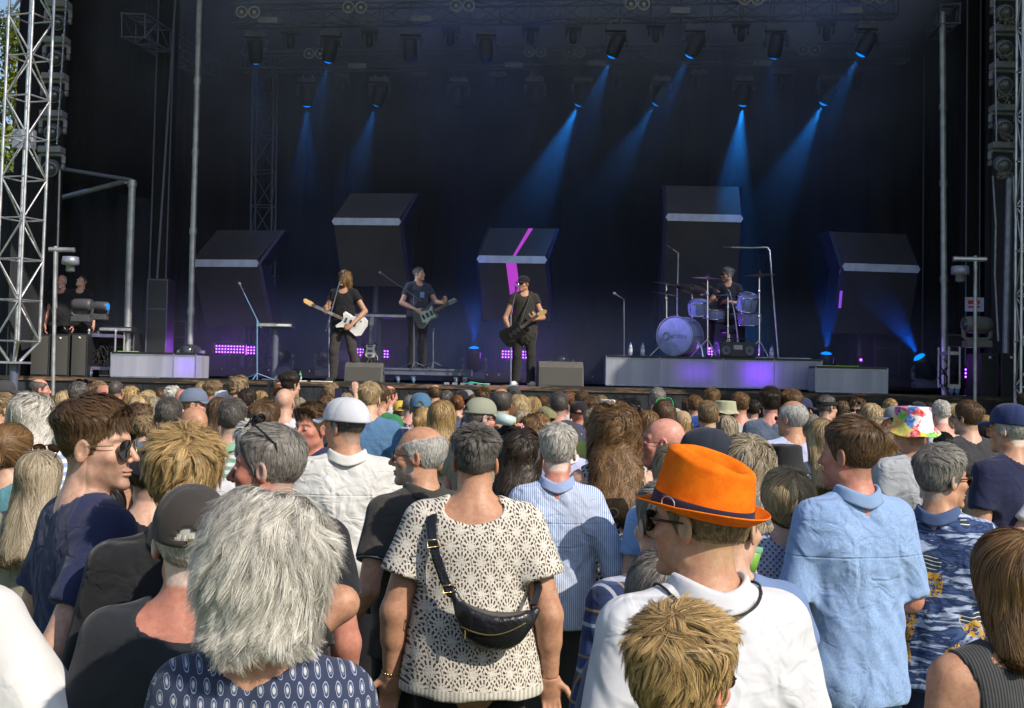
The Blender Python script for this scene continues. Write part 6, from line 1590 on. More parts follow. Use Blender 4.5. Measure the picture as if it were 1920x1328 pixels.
# spots added at the unlit wing lamps brighten the drum kit and second guitarist
def wing(lab): return [o for o in COL.objects if o.get('label') == lab][0]
for lab, tgt, pw, deg, cl_ in (('second moving light from the top in the left wing column', st(1335, 585, 20.2), 3000, 9, (.42, .38, 1.0)), ('fourth moving light from the top in the left wing column', st(1310, 600, 20.1), 1700, 8, (.38, .30, 1.0)), ('third moving light from the top in the right wing column', st(1365, 540, 20.6), 1300, 13, (.75, .75, 1.0)), ('third moving light from the top in the left wing column', st(790, 560, 20.9), 1200, 9, (.8, .82, 1.0))):
    w_ = wing(lab); p_ = w_.location + Vector((0, -.05, -.34)); d_ = tgt - p_; spot('added_fill_spot', w_, p_ + d_.normalized() * .40, d_, pw, deg, cl_, .7)
# ------------------------------------------------------------------ the crowd, from the stage towards the camera
G = []
def c_(label, px, py, Y, yaw=0, hair=('short', 'brown'), shirt=('plain', 'white'), **k):
    Y = Y * 1.12 if Y < 14 else Y * 1.05
    t, F = person(label, px, py, Y, yaw, hair=hair, shirt=shirt, seed=int(px * 7 + py) % 97, **k); t['group'] = 'people in the crowd in front of the stage'; return t
PL = 'plain'
c_('person at the left edge in a dark grey cap with its brim pointing right', 10, 712, 10.6, -70, ('short', 'blond'), (PL, 'white'), hat=('cap', 'char'))
c_('man at the left edge with a sandy fade cut and white T-shirt', 4, 738, 8.8, -25, ('quiff', 'sand'), (PL, 'white'), skin='tan', hy=-15)
c_('balding dark haired man looking right, alone against the skirt near the left speakers', 76, 711, 12.5, -65, ('thin', 'dgrey'), (PL, 'black'), skin='pink')
c_('woman with very long loose silver hair left of the man in aviator glasses', 62, 738, 5.7, 0, ('wavy', 'silver'), ('hstripe', 'lblue'), sex='f', near=True, dens=1.2)
c_('person with brown pinned up hair in front of the silver haired woman', 26, 803, 5.0, -20, ('bun', 'chest'), (PL, 'teal'), sex='f', near=True, over=dict(bz=-.03, top=.025, side=.022))
c_('woman with straight dark blond hair and pushed up sunglasses behind the navy T-shirt', 78, 846, 4.5, -8, ('long', 'ash'), (PL, 'khaki'), sex='f', near=True, gl=('way', M_FB, M_BR, dict(up=True)))
c_('small person with shiny black hair below the chin of the man in aviator glasses', 205, 912, 5.0, 0, ('bobs', 'black'), (PL, 'white'), sex='f')
c_('woman with fair loose hair under the left wing, behind the grey haired one', 124, 733, 10.5, 0, ('long', 'blond'), (PL, 'beige'), sex='f')
c_('man with greying hair and sunglasses on top of his head near the left skirt', 150, 717, 9.8, -15, ('short', 'dgrey'), ('hstripe', 'white'), gl=('way', M_FB, M_LD, dict(up=True)))
c_('man with short brown hair looking right beside the red bald man', 170, 721, 13.5, -50, ('short', 'brown'), (PL, 'grey'))
c_('person with tousled blond top hair just under the left stage edge', 186, 716, 15, 0, ('spiky', 'sand'), (PL, 'navy'))
c_('red faced bald man turned right beside the crew cut man in white', 198, 722, 12.6, -100, None, (PL, 'navy'), skin='red')
c_('man with a grey crew cut in a white T-shirt under the left acrylic box', 219, 714, 12.4, -12, ('buzz', 'dgrey'), (PL, 'white'), skin='tan')
c_('woman with smooth straight golden hair under the left acrylic box', 246, 724, 13.0, 0, ('long', 'blond'), (PL, 'char'), sex='f', seed=None) if False else c_('woman with smooth straight golden hair under the left acrylic box', 246, 724, 13.0, 0, ('long', 'gold'), (PL, 'char'), sex='f')
c_('woman with a pale blond bob in front of the golden haired one', 262, 741, 10.6, 0, ('bob', 'blond'), (PL, 'black'), sex='f', over=dict(drape=.12))
c_('woman with pinned up blond hair looking right under the violet end of the box', 281, 733, 13.2, -60, ('bun', 'blond'), (PL, 'offw'), sex='f')
c_('person with wavy brown hair below the pale blond bob', 263, 757, 9.6, 0, ('wavy', 'brown'), (PL, 'char'), sex='f', over=dict(drape=.12, dw=.09))
c_('person with short curly light brown hair beside the steel blue polo shirt', 272, 776, 8.6, 10, ('mop', 'sand'), (PL, 'navy'), over=dict(curl=1.3))
c_('woman with a smooth grey blond bob left of the dark haired man in steel blue', 291, 745, 11.2, 0, ('bobs', 'ash'), (PL, 'sky'), sex='f')
c_('woman with white curly hair under the leftmost video panel', 324, 725, 13.4, -10, ('mop', 'white'), (PL, 'navy'), sex='f', over=dict(curl=1.2))
c_('person with a sunburnt bald head behind the grey blue cap', 342, 730, 11.8, 0, None, (PL, 'grey'), skin='red')
c_('man in a grey blue cap with its brim pointing right', 366, 726, 8.6, -78, ('crop', 'sand'), (PL, 'navy'), skin='pink', hat=('cap', (.13, .16, .23)), hy=-5)
c_('blond person half hidden behind the grey blue cap', 380, 717, 13.5, 0, ('short', 'blond'), (PL, 'denim'))
c_('young man with brown hair and shaved sides looking right behind the grey blue cap', 402, 714, 12.6, -55, ('quiff', 'sand'), (PL, 'red'), skin='pink')
c_('person in a white cap with the brim pointing right', 420, 731, 12.2, -90, ('crop', 'sand'), (PL, 'royal'), hat=('cap', 'white'))
c_('tall man with curly fair brown hair and blue collar looking right', 449, 706, 12.0, -62, ('mop', 'sand'), (PL, 'royal'), skin='pink', over=dict(curl=1.0, side=.012, low=-.09))
c_('man with short dark hair in a light blue shirt under the curly haired man', 465, 729, 10.4, -15, ('short', 'dark'), (PL, 'lblue'), skin='fair')
c_('woman with a round golden bob left of the shiny bald head', 489, 733, 12.5, 0, ('bobs', 'gold'), (PL, 'navy'), sex='f')
c_('man with cropped dark grey hair in a steel blue polo leaning to the bald man', 318, 745, 6.5, 6, ('crop', 'dgrey'), (PL, 'steel'), col='steel', skin='tan', near=True, b=1.05)
c_('tanned shiny bald man with glasses strap in a khaki shirt', 361, 763, 6.4, 15, None, (PL, 'khaki'), skin='tan', near=True, gl=('slim', M_FB, M_LC), hy=35, hp=-4)
c_('woman with straight brown hair behind the man in the green striped shirt', 413, 746, 8.4, 0, ('long', 'brown'), (PL, 'navy'), sex='f')
c_('man with short grey brown hair in a green striped shirt', 437, 749, 6.4, 0, ('crop', 'dgrey'), ('hstripe', 'mint'), skin='fair', near=True, over=dict(top=.012, side=.007), col='mint')
c_('person with strawberry blond thinning hair behind the shiny bald head', 526, 717, 12.5, 0, ('thin', 'red'), (PL, 'white'), skin='pink')
c_('man with a shiny shaved head in a white shirt in front of the skirt', 535, 729, 9.2, -8, None, (PL, 'white'), skin='fair', b=1.05)
c_('dark haired man in blue and red checks raised above the crowd by the green bottles', 546, 700, 12.2, -40, ('short', 'dark'), ('plaid', 'royal'), over=dict(top=.03))
c_('person with ash hair bent low behind the sunburnt man', 560, 746, 11.6, 0, ('short', 'ash'), (PL, 'red'))
c_('person with swept back brown hair left of the sunburnt man', 497, 753, 6.8, -20, ('mop', 'brown'), ('hstripe', 'white'), near=True, over=dict(side=.015, sweep=.9), col='white')
c_('person with spiky pale grey hair behind the man with sunglasses on his head', 475, 791, 5.2, 10, ('spiky', 'white'), (PL, 'white'), near=True)
c_('sunburnt man facing the camera with short brown hair and navy shirt', 584, 755, 6.0, 150, ('quiff', 'brown'), (PL, 'navy'), skin='red', near=True, col='navy', so_=dict(rn=.085, nd=.08), hy=0, over=dict(top=.022, sweep=-.5), fres=.0035)
c_('person with dark wavy hair left of the white cap', 612, 742, 11.2, 0, ('wavy', 'brown'), (PL, 'char'), sex='f', over=dict(drape=.1, dw=.085))
t = c_('person with light brown hair holding a phone up towards the stage', 622, 719, 12.6, -8, ('short', 'sand'), (PL, 'yellow'), arms={1: ARM(1, 'phone'), -1: None} if False else {1: ARM(1, 'phone')}, so_=dict(sl=1.7), dens=.4, hw=2, fres=.008)
ph = thing('mobile_phone', 'dark mobile phone held up in front of the singer', 'phone', at(634, 741, 13.66)); m = MB(); m.box((0, 0, 0), (.078, .009, .155)); m.build('phone_case', M_BLACKM, ph, bevel=.004); m = MB(); m.box((0, -.006, 0), (.07, .002, .142)); m.build('screen', emit('phone_screen', (.03, .02, .10), .5), ph)
c_('man with short straw blond hair in a denim blue shirt', 694, 718, 8.6, -5, ('short', 'blond'), (PL, 'denim'), near=True, b=1.08, hy=-6, so_=dict(sl=1.5), yoke=1.35, dens=.8)
c_('man with short brown hair in a green jumper', 716, 723, 10.6, -30, ('crop', 'brown'), (PL, 'green'), skin='tan', b=1.05, so_=dict(sl=1.6))
c_('man with thinning brown hair in a white and green floral shirt', 731, 724, 13.0, -45, ('thin', 'brown'), ('floral', 'white'), skin='pink')
c_('person in a mustard yellow and blue cap behind the green jumper', 752, 750, 11.3, 0, ('crop', 'grey'), (PL, 'orange'), hat=('cap', 'yellow', dict(brim_m=cloth(CL['denim'], 'plain', .25))))
c_('person with thin grey hair beside the blue cap', 769, 741, 11.0, 10, ('buzz', 'grey'), (PL, 'navy'), skin='pink')
c_('man in a faded blue cap seen from behind and a dark checked shirt', 789, 735, 8.8, 0, ('crop', 'grey'), ('plaid', (.05, .06, .09)), hat=('cap', (.06, .14, .24)), near=True, dens=.4, b=1.05)
c_('man with brown hair and a bald spot right under the rolling platform', 816, 722, 13.8, 0, ('thin', 'brown'), (PL, 'yellow'))
c_('man with clipped grey brown hair right of the bald spot', 838, 733, 12.8, -15, ('crop', 'dgrey'), (PL, 'offw'), skin='pink')
c_('woman with a high messy golden bun above the balding man', 797, 765, 8.4, -15, ('pony', 'gold'), (PL, 'white'), sex='f', near=True, dens=.6)
c_('woman with long sunlit golden hair behind the balding man with glasses', 829, 752, 8.0, 0, ('long', 'gold'), (PL, 'white'), sex='f', near=True, dens=.9, over=dict(drape=.36))
c_('woman with a rust coloured low bun near the grey cap', 858, 742, 12.6, 0, ('bun', 'red'), (PL, 'white'), sex='f')
c_('person in a dark flat cap under the effect pedals', 866, 731, 14.0, 0, ('crop', 'dark'), (PL, 'char'), hat=('cap', 'black'))
c_('person in a mottled grey cap seen from behind, behind the khaki cap', 877, 730, 13.5, 0, ('crop', 'dark'), (PL, 'offw'), hat=('cap', 'grey'))
c_('person with spiky dark brown hair behind the khaki cap', 907, 727, 12.2, 0, ('spiky', 'brown'), (PL, 'navy'))
t = c_('man in a khaki cap and sunglasses drinking from a plastic cup', 903, 743, 7.2, -42, ('crop', 'grey'), (PL, 'khaki'), skin='pink', hat=('cap', (.25, .26, .20)), gl=('way', M_FB, M_LD), near=True, hy=-22, hp=6, arms={1: ((.33, .20, 1.36), (.185, .22, 1.49), (-.35, .0, .85), (.9, -.5, .1), (0, 0, 1), .75)})
cup = thing('plastic_cup', 'clear plastic cup with beer tipped at the mouth of the khaki capped man', 'cup', at(949, 787, 7.82)); m = MB(); q = Matrix.Rotation(R(-78), 3, 'Y'); m.lathe([(.001, -.06), (.030, -.06), (.043, .065), (.041, .065), (.029, -.055), (.001, -.055)], (0, 0, 0), q, 20)
m.build('cup_wall', mat('milky_cup', (.42, .55, .55), .3), cup); m = MB(); m.lathe([(.001, -.05), (.029, -.05), (.030, -.04), (.001, -.04)], (.012, -.002, -.012), q, 16); m.build('beer', mat('beer', (.55, .28, .03), .2), cup)
c_('grey haired man with thinning crown right of the khaki cap', 940, 729, 9.2, 0, ('thin', 'dgrey'), (PL, 'black'), over=dict(top=.016, side=.016), skin='tan', near=True, dens=.6)
c_('person in a black beanie like cap behind the grey haired man', 963, 722, 13.6, 0, ('crop', 'dark'), (PL, 'black'), hat=('cap', 'char'))
c_('person in a brown cap with the brim to the left under the grey haired man', 952, 757, 9.4, 60, ('short', 'dark'), (PL, 'char'), hat=('cap', (.13, .07, .03)))
c_('woman with bright blond bob right of the grey haired man', 974, 741, 10.6, 0, ('bob', 'blond'), (PL, 'white'), sex='f', over=dict(drape=.13))
c_('woman with smooth long blond hair, right one of the three blondes', 998, 744, 11.4, 0, ('bobs', 'gold'), (PL, 'black'), sex='f')
c_('woman with long ash blond hair below the bright blond bob', 982, 770, 9.0, 0, ('long', 'ash'), (PL, 'char'), sex='f')
c_('woman with auburn curls looking right over the grey haired man', 1008, 778, 8.4, -50, ('curly', 'chest'), ('floral', (.05, .08, .16)), sex='f', over=dict(drape=.14, dw=.09))
c_('person in an olive sun cap and sunglasses looking left', 1026, 760, 9.6, 60, ('crop', 'dark'), (PL, 'char'), hat=('cap', (.24, .24, .12)), gl=('way', M_FB, M_LD), skin='red')
c_('man with thick neck and clipped dark grey hair below the speckled wedge', 1049, 736, 9.6, 0, ('crop', 'dgrey'), ('floral', (.06, .07, .12)), skin='pink', b=1.05, near=True, dens=.7)
c_('person with curly ginger hair behind the clipped dark head', 1070, 736, 13.2, 0, ('mop', 'red'), (PL, 'char'))
c_('man with a brown crew cut directly behind the black cap with the opening', 1091, 733, 12.4, 0, ('crop', 'brown'), (PL, 'white'))
c_('man in a black cap showing sunburnt skin through its rear opening', 1086, 751, 9.8, 0, None, (PL, 'white'), skin='red', hat=('cap', 'black'), near=True)
c_('man with brown hair and shaved sides right of the black cap', 1108, 743, 11.6, -25, ('quiff', 'brown'), (PL, 'offw'), skin='pink')
c_('person in a lime yellow top left of the long brown curls', 1112, 768, 8.9, 0, ('short', 'ash'), (PL, 'lime'), sex='f', sh=1.1)
c_('man in a black and white cap with a sunburnt neck above the grey haired man', 1062, 786, 7.2, -10, None, (PL, 'lav'), skin='red', hat=('cap', 'char'), b=1.1, near=True, col='white')
c_('person in a white folded hat left of the black curls', 1140, 748, 12.4, 0, ('short', 'brown'), (PL, 'white'), hat=('bucket', 'white', dict(r=.12)))
c_('man with black curly hair in a navy T-shirt', 1177, 748, 8.6, 0, ('mop', 'black'), (PL, 'navy'), over=dict(curl=1.3, side=.012, low=-.08), skin='tan', near=True, dens=.8, b=1.05)
c_('woman with a light brown bob looking right beside the black curls', 1196, 766, 11.0, -25, ('bobs', 'chest'), (PL, 'denim'), sex='f')
c_('man with short silver hair in a light blue shirt under the drum riser', 1233, 728, 12.0, 0, ('short', 'grey'), (PL, 'sky'), skin='pink', over=dict(side=.008))
c_('woman with long brown hair and bright green glasses pushed up', 1246, 752, 9.6, -8, ('long', 'brown'), (PL, 'denim'), sex='f', near=True, dens=.6, gl=('way', M_FGR, M_LC, dict(up=True)))
c_('person in a tan patterned cap behind the beige cap with the ponytail', 1264, 764, 11.0, 20, ('short', 'sand'), (PL, 'beige'), hat=('cap', 'beige'))
c_('woman in a beige cap with a blond ponytail through the back', 1278, 769, 9.8, 10, ('long', 'gold'), (PL, 'royal'), sex='f', hat=('cap', (.36, .26, .16)), over=dict(dw=.06, drape=.2))
c_('person in a royal blue shirt with white dots behind the straw blond man', 1303, 742, 12.4, 0, ('short', 'chest'), ('dots', 'royal'), b=1.1)
c_('man with a neat brown haircut above the straw blond man', 1334, 728, 11.4, 0, ('short', 'chest'), ('dots', 'royal'), skin='fair', over=dict(side=.006))
c_('man with straw blond hair and a dark collar above the navy cap', 1328, 753, 8.8, 0, ('short', 'sand'), (PL, 'char'), near=True, dens=.7, over=dict(side=.006))
c_('person in a pale sun hat with green brim looking left', 1358, 750, 10.8, 60, ('crop', 'brown'), (PL, 'beige'), hat=('bucket', (.42, .42, .28), dict(r=.125, drop=.03)), gl=('way', M_FB, M_LD), skin='red')
c_('woman with long ash blond hair below the pale sun hat', 1362, 779, 9.4, 0, ('long', 'ash'), (PL, 'white'), sex='f')
c_('young man with wavy chestnut hair in a mottled grey shirt', 1387, 736, 11.0, 12, ('short', 'chest'), ('floral', (.42, .42, .42)), hy=8, skin='pink')
c_('man with tousled dark hair and bare neck in a navy T-shirt', 1445, 727, 10.2, -6, ('quiff', 'dark'), (PL, 'steel'), skin='pink', near=True, dens=.8, over=dict(top=.028, side=.010))
c_('person with smooth light brown hair behind the white haired man with red glasses', 1482, 733, 10.2, 10, ('short', 'chest'), (PL, 'green'), over=dict(top=.026, side=.014))
c_('person in a navy cap looking right behind the white haired man', 1506, 744, 11.0, -60, ('crop', 'dark'), (PL, 'green'), hat=('cap', 'navy'), skin='red')
c_('white haired man with a bald patch and red glasses in a pale T-shirt', 1484, 752, 7.6, 8, ('thin', 'white'), (PL, 'lav'), skin='tan', near=True, gl=('slim', M_FRD, M_LD), hy=35, over=dict(side=.011, top=.002))
c_('person with a bare brown scalp behind the long straight blond hair', 1520, 776, 8.4, 5, ('buzz', 'grey'), (PL, 'char'))
c_('woman with long straight blond hair in a white eyelet blouse', 1543, 787, 6.6, 0, ('long', 'blond'), ('eyelet', 'offw'), sex='f', near=True, over=dict(drape=.27))
c_('man in a black visor cap looking right with a hand raised beside him', 1551, 741, 10.8, -62, ('crop', 'dgrey'), (PL, 'white'), hat=('visor', 'black'), gl=('way', M_FB, M_LD), skin='fair', over=dict(maxz=None))
c_('bearded man in dark sunglasses facing the camera near the right acrylic box', 1608, 745, 11.6, 150, ('quiff', 'brown'), (PL, 'char'), skin='tan', gl=('way', M_FB, M_LD), stub=((.1, .06, .04), .8))
c_('woman with smooth long blond hair beside the bearded man in sunglasses', 1633, 757, 9.8, 0, ('long', 'blond'), (PL, 'white'), sex='f')
c_('woman with a small blond bun against the skirt at right', 1668, 749, 12.6, 0, ('bun', 'gold'), (PL, 'black'), sex='f')
c_('woman with grey blond hair next to the tie dyed hat', 1656, 767, 10.2, -30, ('bobs', 'ash'), (PL, 'char'), sex='f')
c_('person in a grey cap peering out left of the tie dyed hat', 1679, 760, 9.4, 70, ('crop', 'brown'), (PL, 'grey'), hat=('cap', 'grey'), skin='red')
c_('woman with long wavy brown hair and black top left of the tie dyed hat', 1655, 800, 7.4, 0, ('wavy', 'chest'), (PL, 'black'), sex='f', near=True, so_=dict(sl=0), over=dict(drape=.3, dw=.075))
c_('person in a dark cap just above the tie dyed hat', 1722, 752, 11.4, 0, ('crop', 'dark'), (PL, 'red'), hat=('cap', 'black'))
c_('man with cropped white hair in a white vest', 1764, 751, 10.2, 0, ('crop', 'white'), (PL, 'white'), skin='pink', so_=dict(sl=0, rn=.09, scoop=.07), b=1.05)
c_('pale blond woman right of the cropped white hair', 1789, 757, 12.0, 0, ('bobs', 'blond'), (PL, 'red'), sex='f')
t_char = c_('man with short brown hair and glasses in a charcoal T-shirt with white print', 1813, 752, 8.2, 12, ('short', 'brown'), (PL, 'char'), near=True, b=1.05, gl=('way', M_FB, M_LC), hy=25, over=dict(side=.007), dens=.8)
text('ONL /M', .046, (.03, -.187, 1.335), mat('print_white', (.7, .7, .7), .7), t_char, 'back_print'); m = MB(); m.add([(.00, -.180, 1.06), (.055, -.180, 1.06), (.055, -.188, 1.30), (.0, -.188, 1.30)], [(0, 1, 2, 3)]); m.build('print_strip', mat('print_grey', (.32, .34, .32), .7), t_char)
c_('woman with a dark braid below the white vest', 1768, 812, 8.2, 0, ('pony', 'black'), (PL, 'navy'), sex='f')
c_('woman with straight golden hair between charcoal T-shirt and navy cap', 1851, 780, 9.6, 0, ('bobs', 'gold'), (PL, 'white'), sex='f')
c_('small woman with a dark bun in front of the straight golden hair', 1844, 797, 8.8, 0, ('bun', 'dark'), (PL, 'white'), sex='f')
c_('small person with sleek black hair left of the navy cap man', 1871, 806, 8.4, 0, ('bobs', 'black'), (PL, 'white'), sex='f')
c_('person with fuzzy grey hair at the right edge behind the navy cap man', 1918, 800, 8.6, 0, ('mop', 'grey'), (PL, 'grey'), over=dict(curl=1.2))
c_('person in a bright green jacket at the right edge below the stage', 1922, 738, 12.2, 0, ('short', 'dark'), (PL, (.12, .50, .05)), sh=1.2)
# further heads that fill the gaps between the named ones
for i, (px, py, Y, yaw, h, s_, lab, k) in enumerate((
    (104, 742, 12.8, 0, ('wavy', 'chest'), 'char', 'woman with wavy chestnut hair right behind the silver haired woman', dict(sex='f')),
    (42, 742, 12.4, 0, ('long', 'ash'), 'beige', 'fair haired woman between the left edge and the silver haired woman', dict(sex='f')),
    (228, 742, 14.5, 0, ('short', 'dark'), 'grey', 'dark haired person below the golden straight hair', {}),
    (302, 728, 15.0, 0, ('short', 'brown'), 'navy', 'brown haired person far forward under the leftmost video panel', {}),
    (508, 742, 14.2, 0, ('short', 'dark'), 'white', 'dark haired person between the golden bob and the shiny bald head', {}),
    (650, 738, 12.8, 0, ('long', 'ash'), 'offw', 'ash blond woman right behind the raised phone', dict(sex='f')),
    (662, 752, 9.8, 0, ('wavy', 'chest'), 'char', 'woman with chestnut waves hidden behind the white cap', dict(sex='f')),
    (892, 740, 13.0, 0, ('long', 'brown'), 'white', 'brown haired woman behind the crown of the khaki cap', dict(sex='f')),
    (1018, 742, 14.4, 0, ('short', 'brown'), 'navy', 'brown haired person left of the clipped dark grey head', {}),
    (1128, 742, 14.4, 0, ('short', 'sand'), 'grey', 'sandy haired person at the skirt left of the white folded hat', {}),
    (1160, 752, 13.4, 0, ('bobs', 'brown'), 'char', 'brown bob just left of the black curls', dict(sex='f')),
    (1215, 770, 9.0, 0, ('long', 'chest'), 'denim', 'chestnut haired woman above the pink bald man', dict(sex='f')),
    (1290, 748, 13.6, 0, ('short', 'brown'), 'royal', 'small brown head left of the dotted blue shirt', {}),
    (1412, 750, 13.0, 0, ('short', 'dark'), 'char', 'dark head between the chestnut hair and the navy T-shirt man', {}),
    (1580, 752, 13.0, 0, ('long', 'brown'), 'char', 'brown haired woman right of the visor cap', dict(sex='f')),
    (1592, 776, 9.6, 0, ('bob', 'ash'), 'char', 'ash blond bob behind the man in the light blue shirt', dict(sex='f')),
    (1740, 755, 13.2, 0, ('short', 'dark'), 'black', 'dark head at the skirt right of the tie dyed hat', {}),
    (1832, 762, 12.4, 0, ('short', 'brown'), 'navy', 'brown head at the skirt right of the charcoal T-shirt man', {}),
    (1872, 770, 12.6, 0, ('crop', 'grey'), 'grey', 'grey cropped head left of the navy cap', {}),
    (640, 800, 8.2, 0, ('long', 'ash'), 'grey', 'long pale hair showing right below the white cap', dict(sex='f')))):
    c_(lab, px, py, Y, yaw, h, (PL, s_), **k)

# ---- the people nearer to the camera, each built on its own
def n_(label, px, py, Y, yaw, hair, shirt, **k):
    t, F = person(label, px, py, Y, yaw, hair=hair, shirt=shirt, near=True, **k); t['group'] = 'people in the crowd in front of the stage'; return t, F
# balding pink man, profile left
n_('pale pink bald man in glasses looking left beside the long brown curls', 1243, 785, 6.0, 40, None, (PL, 'navy'), skin='pink', gl=('slim', M_FB, M_LC), hy=42, jaw=.95, fres=.0035)
n_('woman with pale blond hair between the pink bald man and the orange hat', 1262, 835, 5.4, 5, ('bobs', 'ash'), (PL, 'sky'), sex='f')
n_('woman with long streaked blond waves and teal top right of the orange hat', 1400, 822, 5.0, 0, ('wavy', 'ash'), (PL, 'teal'), sex='f', over=dict(drape=.26))
n_('big man in a navy cap with its brim pointing left, behind the orange hat', 1322, 797, 5.0, 38, ('crop', 'sand'), (PL, 'lblue'), skin='tan', hat=('cap', (.022, .028, .045), dict(gro=.006, tall=.098)), hy=42, b=1.15)
n_('person in a black bucket hat behind the woman with the short blond hair', 1470, 830, 5.9, 0, ('bobs', 'brown'), (PL, 'white'), sex='f', hat=('bucket', (.022, .022, .024)))
n_('woman with short layered blond hair in a pale knitted top', 1476, 878, 4.6, 0, ('mop', 'blond'), ('knit', (.42, .45, .60)), sex='f', over=dict(drape=.0, L=.12, side=.030, lift=.10, low=-.115), so_=dict(rn=.075), dens=1.3)
n_('person in a tie dyed bucket hat and pale grey linen shirt', 1709, 759, 6.9, 20, ('crop', 'brown'), (PL, (.36, .38, .42)), skin='tan', hat=('bucket', cloth((.7, .6, .5), 'tie', .2)), crease=1.0, so_=dict(sl=1.3), b=1.05)
n_('man in a navy cap and navy T-shirt with an arm around his back', 1893, 754, 6.5, 22, ('crop', 'white'), (PL, (.018, .022, .060)), skin='tan', hat=('cap', (.020, .035, .11)), gl=('slim', M_FG, M_LC), trous='khaki', hy=18, b=1.05, so_=dict(sl=.6, hem=.90), over=dict(side=.010))
t, F = n_('person beyond the right edge with a wristwatch reaching around the navy T-shirt man', 2010, 800, 6.4, 0, ('long', 'brown'), (PL, 'white'), sex='f', arms={-1: ((-.36, -.08, 1.12), (-.235 - .1, -.25, 1.12), (-1, .0, .05), (0, -1, 0), (0, 0, 1), .4)})
n_('woman with dark curls in a dark floral top left of the grey haired man', 975, 806, 6.0, -5, ('wavy', 'dark'), ('floral', (.03, .03, .04)), sex='f', over=dict(drape=.28, dw=.09), gl=('way', M_FB, M_LC))
tM, FM = n_('woman with very long brown curls in a sleeveless leopard print dress', 1152, 761, 5.9, 0, ('curly', 'chest'), ('leopard', 'grey'), sex='f', so_=dict(sl=0, hem=.55, dr=.05, rn=.075), dens=1.4, crease=.8, b=1.05)
tL, FL_ = n_('man with thick grey hair in a light blue striped shirt with rolled sleeves', 1046, 796, 5.5, 0, ('short', 'silver'), ('stripe', (.28, .37, .58)), col=(.30, .38, .60), skin='red', so_=dict(sl=1.15, dr=.045, fold=.007), crease=.9, yoke=1.33, over=dict(top=.016, side=.007, low=-.09), hw=.7, trous='char', gl=('way', M_FB, M_LC), dens=1.3, b=.95, sh=.93, arms={1: ((.275, -.06, 1.13), (.24, .12, .93), (0, .5, -1), (1, 0, 0), (0, 1, 0), .4)})
tH, FH = n_('man in a white cap and a loose white linen shirt', 648, 744, 5.9, 8, ('buzz', 'dgrey'), (PL, (.60, .60, .59)), col=(.62, .62, .60), skin='tan', hat=('cap', (.52, .54, .60), dict(back=False, gro=.012, tall=.105)), so_=dict(sl=1.8, dr=.05, fold=.009, hem=.84), crease=1.1, yoke=1.33, hy=48, b=1.06, trous='black')
t, F = n_('balding man in round glasses and grey polo with an arm hanging down, looking left', 786, 800, 4.85, 32, ('bald', 'white'), (PL, (.045, .043, .040)), col=(.05, .048, .045), skin='tan', gl=('rnd', M_FB, M_LC), hy=48, stub=((.42, .40, .37), .75), so_=dict(sl=.62, rn=.068), trous='black', tr_o=dict(bot=.50, cuff=.03), fres=.0032, over=dict(bald=.62, side=.009, top=.006), arms={-1: ((-.265, -.10, 1.14), (-.36, .02, .93), (-.1, .15, -1), (-.9, -.4, 0), (.3, .9, 0), .45)})
tI = t
m = MB(); e = F.arm[-1]; u = (Vector(e[1]) - Vector(e[0])).normalized(); q = u.to_track_quat('Z', 'Y').to_matrix(); m.lathe([(.0315, -.013), (.0325, 0), (.0305, .013)], Vector(e[1]) - u * .012, q, 20); w_ = m.build('wrist_watch', M_BLACKM, t)
m = MB(); m.box(Vector(e[1]) - u * .012 + Vector((-.030, -.014, 0)), (.012, .036, .036), q); m.build('watch_face', M_LD, w_)
m = MB(); s0 = Vector((-FM.sw, -.018, 1.415)); 
m = MB(); A0 = Vector((-F.sw, -.018, 1.415)); E0 = Vector(e[0]); c0 = A0.lerp(E0, .62); u = (E0 - A0).normalized(); m.lathe([(.069, -.006), (.071, 0), (.069, .006)], c0 - u * .004, u.to_track_quat('Z', 'Y').to_matrix(), 24); m.build('sleeve_trim', M_WHITE, t)
# the woman in the crochet top and her bag
tJ, FJ = n_('woman with spiky dark grey hair in a cream crochet top carrying a black bag', 893, 797, 4.45, 0, ('spiky', 'dgrey'), ('crochet', 'offw'), sex='f', skin='tan', b=1.22, sh=1.08, w=.93, so_=dict(sl=.60, fl=.035, hem=.83, dr=.055, rn=.085, nd=.03, scoop=.055, fold=.003), crease=0, trous='black', over=dict(top=.018, side=.002, L=.034, low=-.10, sL=.5), dens=2.2, hw=.7,
   arms={k: ((k * .275, -.055, 1.11), (k * .285, -.01, .875), (k * .06, .10, -1), (-k * .15, 1, 0), (k, 0, 0), .35) for k in (-1, 1)})
m = MB(); e = FJ.arm[-1]; u = (Vector(e[1]) - Vector(e[0])).normalized(); q = u.to_track_quat('Z', 'Y').to_matrix()
for k in range(18): a = k * .349; c = Vector(e[1]) - u * .01 + q @ Vector((.033 * math.cos(a), .033 * math.sin(a), 0)); m.lathe([(.001, -.005), (.005, 0), (.001, .005)], c, None, 6)
m.build('bracelet', M_FG, tJ)
m = MB(); m.tube([(.062 * math.cos(a) , -.036 + .062 * math.sin(a), 1.487 + .006 * math.sin(a)) for a in [k * .262 for k in range(25)]], .0014, 5); m.build('necklace', M_FG, tJ)
bag = thing('shoulder_bag', 'black leather half moon bag hanging across the back of the crochet top', 'bag'); bag.matrix_world = Matrix.Translation(tJ.location) @ Matrix.Rotation(tJ.rotation_euler.z, 4, 'Z') @ Matrix.Scale(tJ.scale[0], 4)
LE = Mat('black_leather', (.012, .012, .016), .32, .6); LE.bump(LE.noise(22, 4, .6, None, .8), .6, .012); LE.bump(LE.noise(300, 2), .2, .001)
BY = -.235
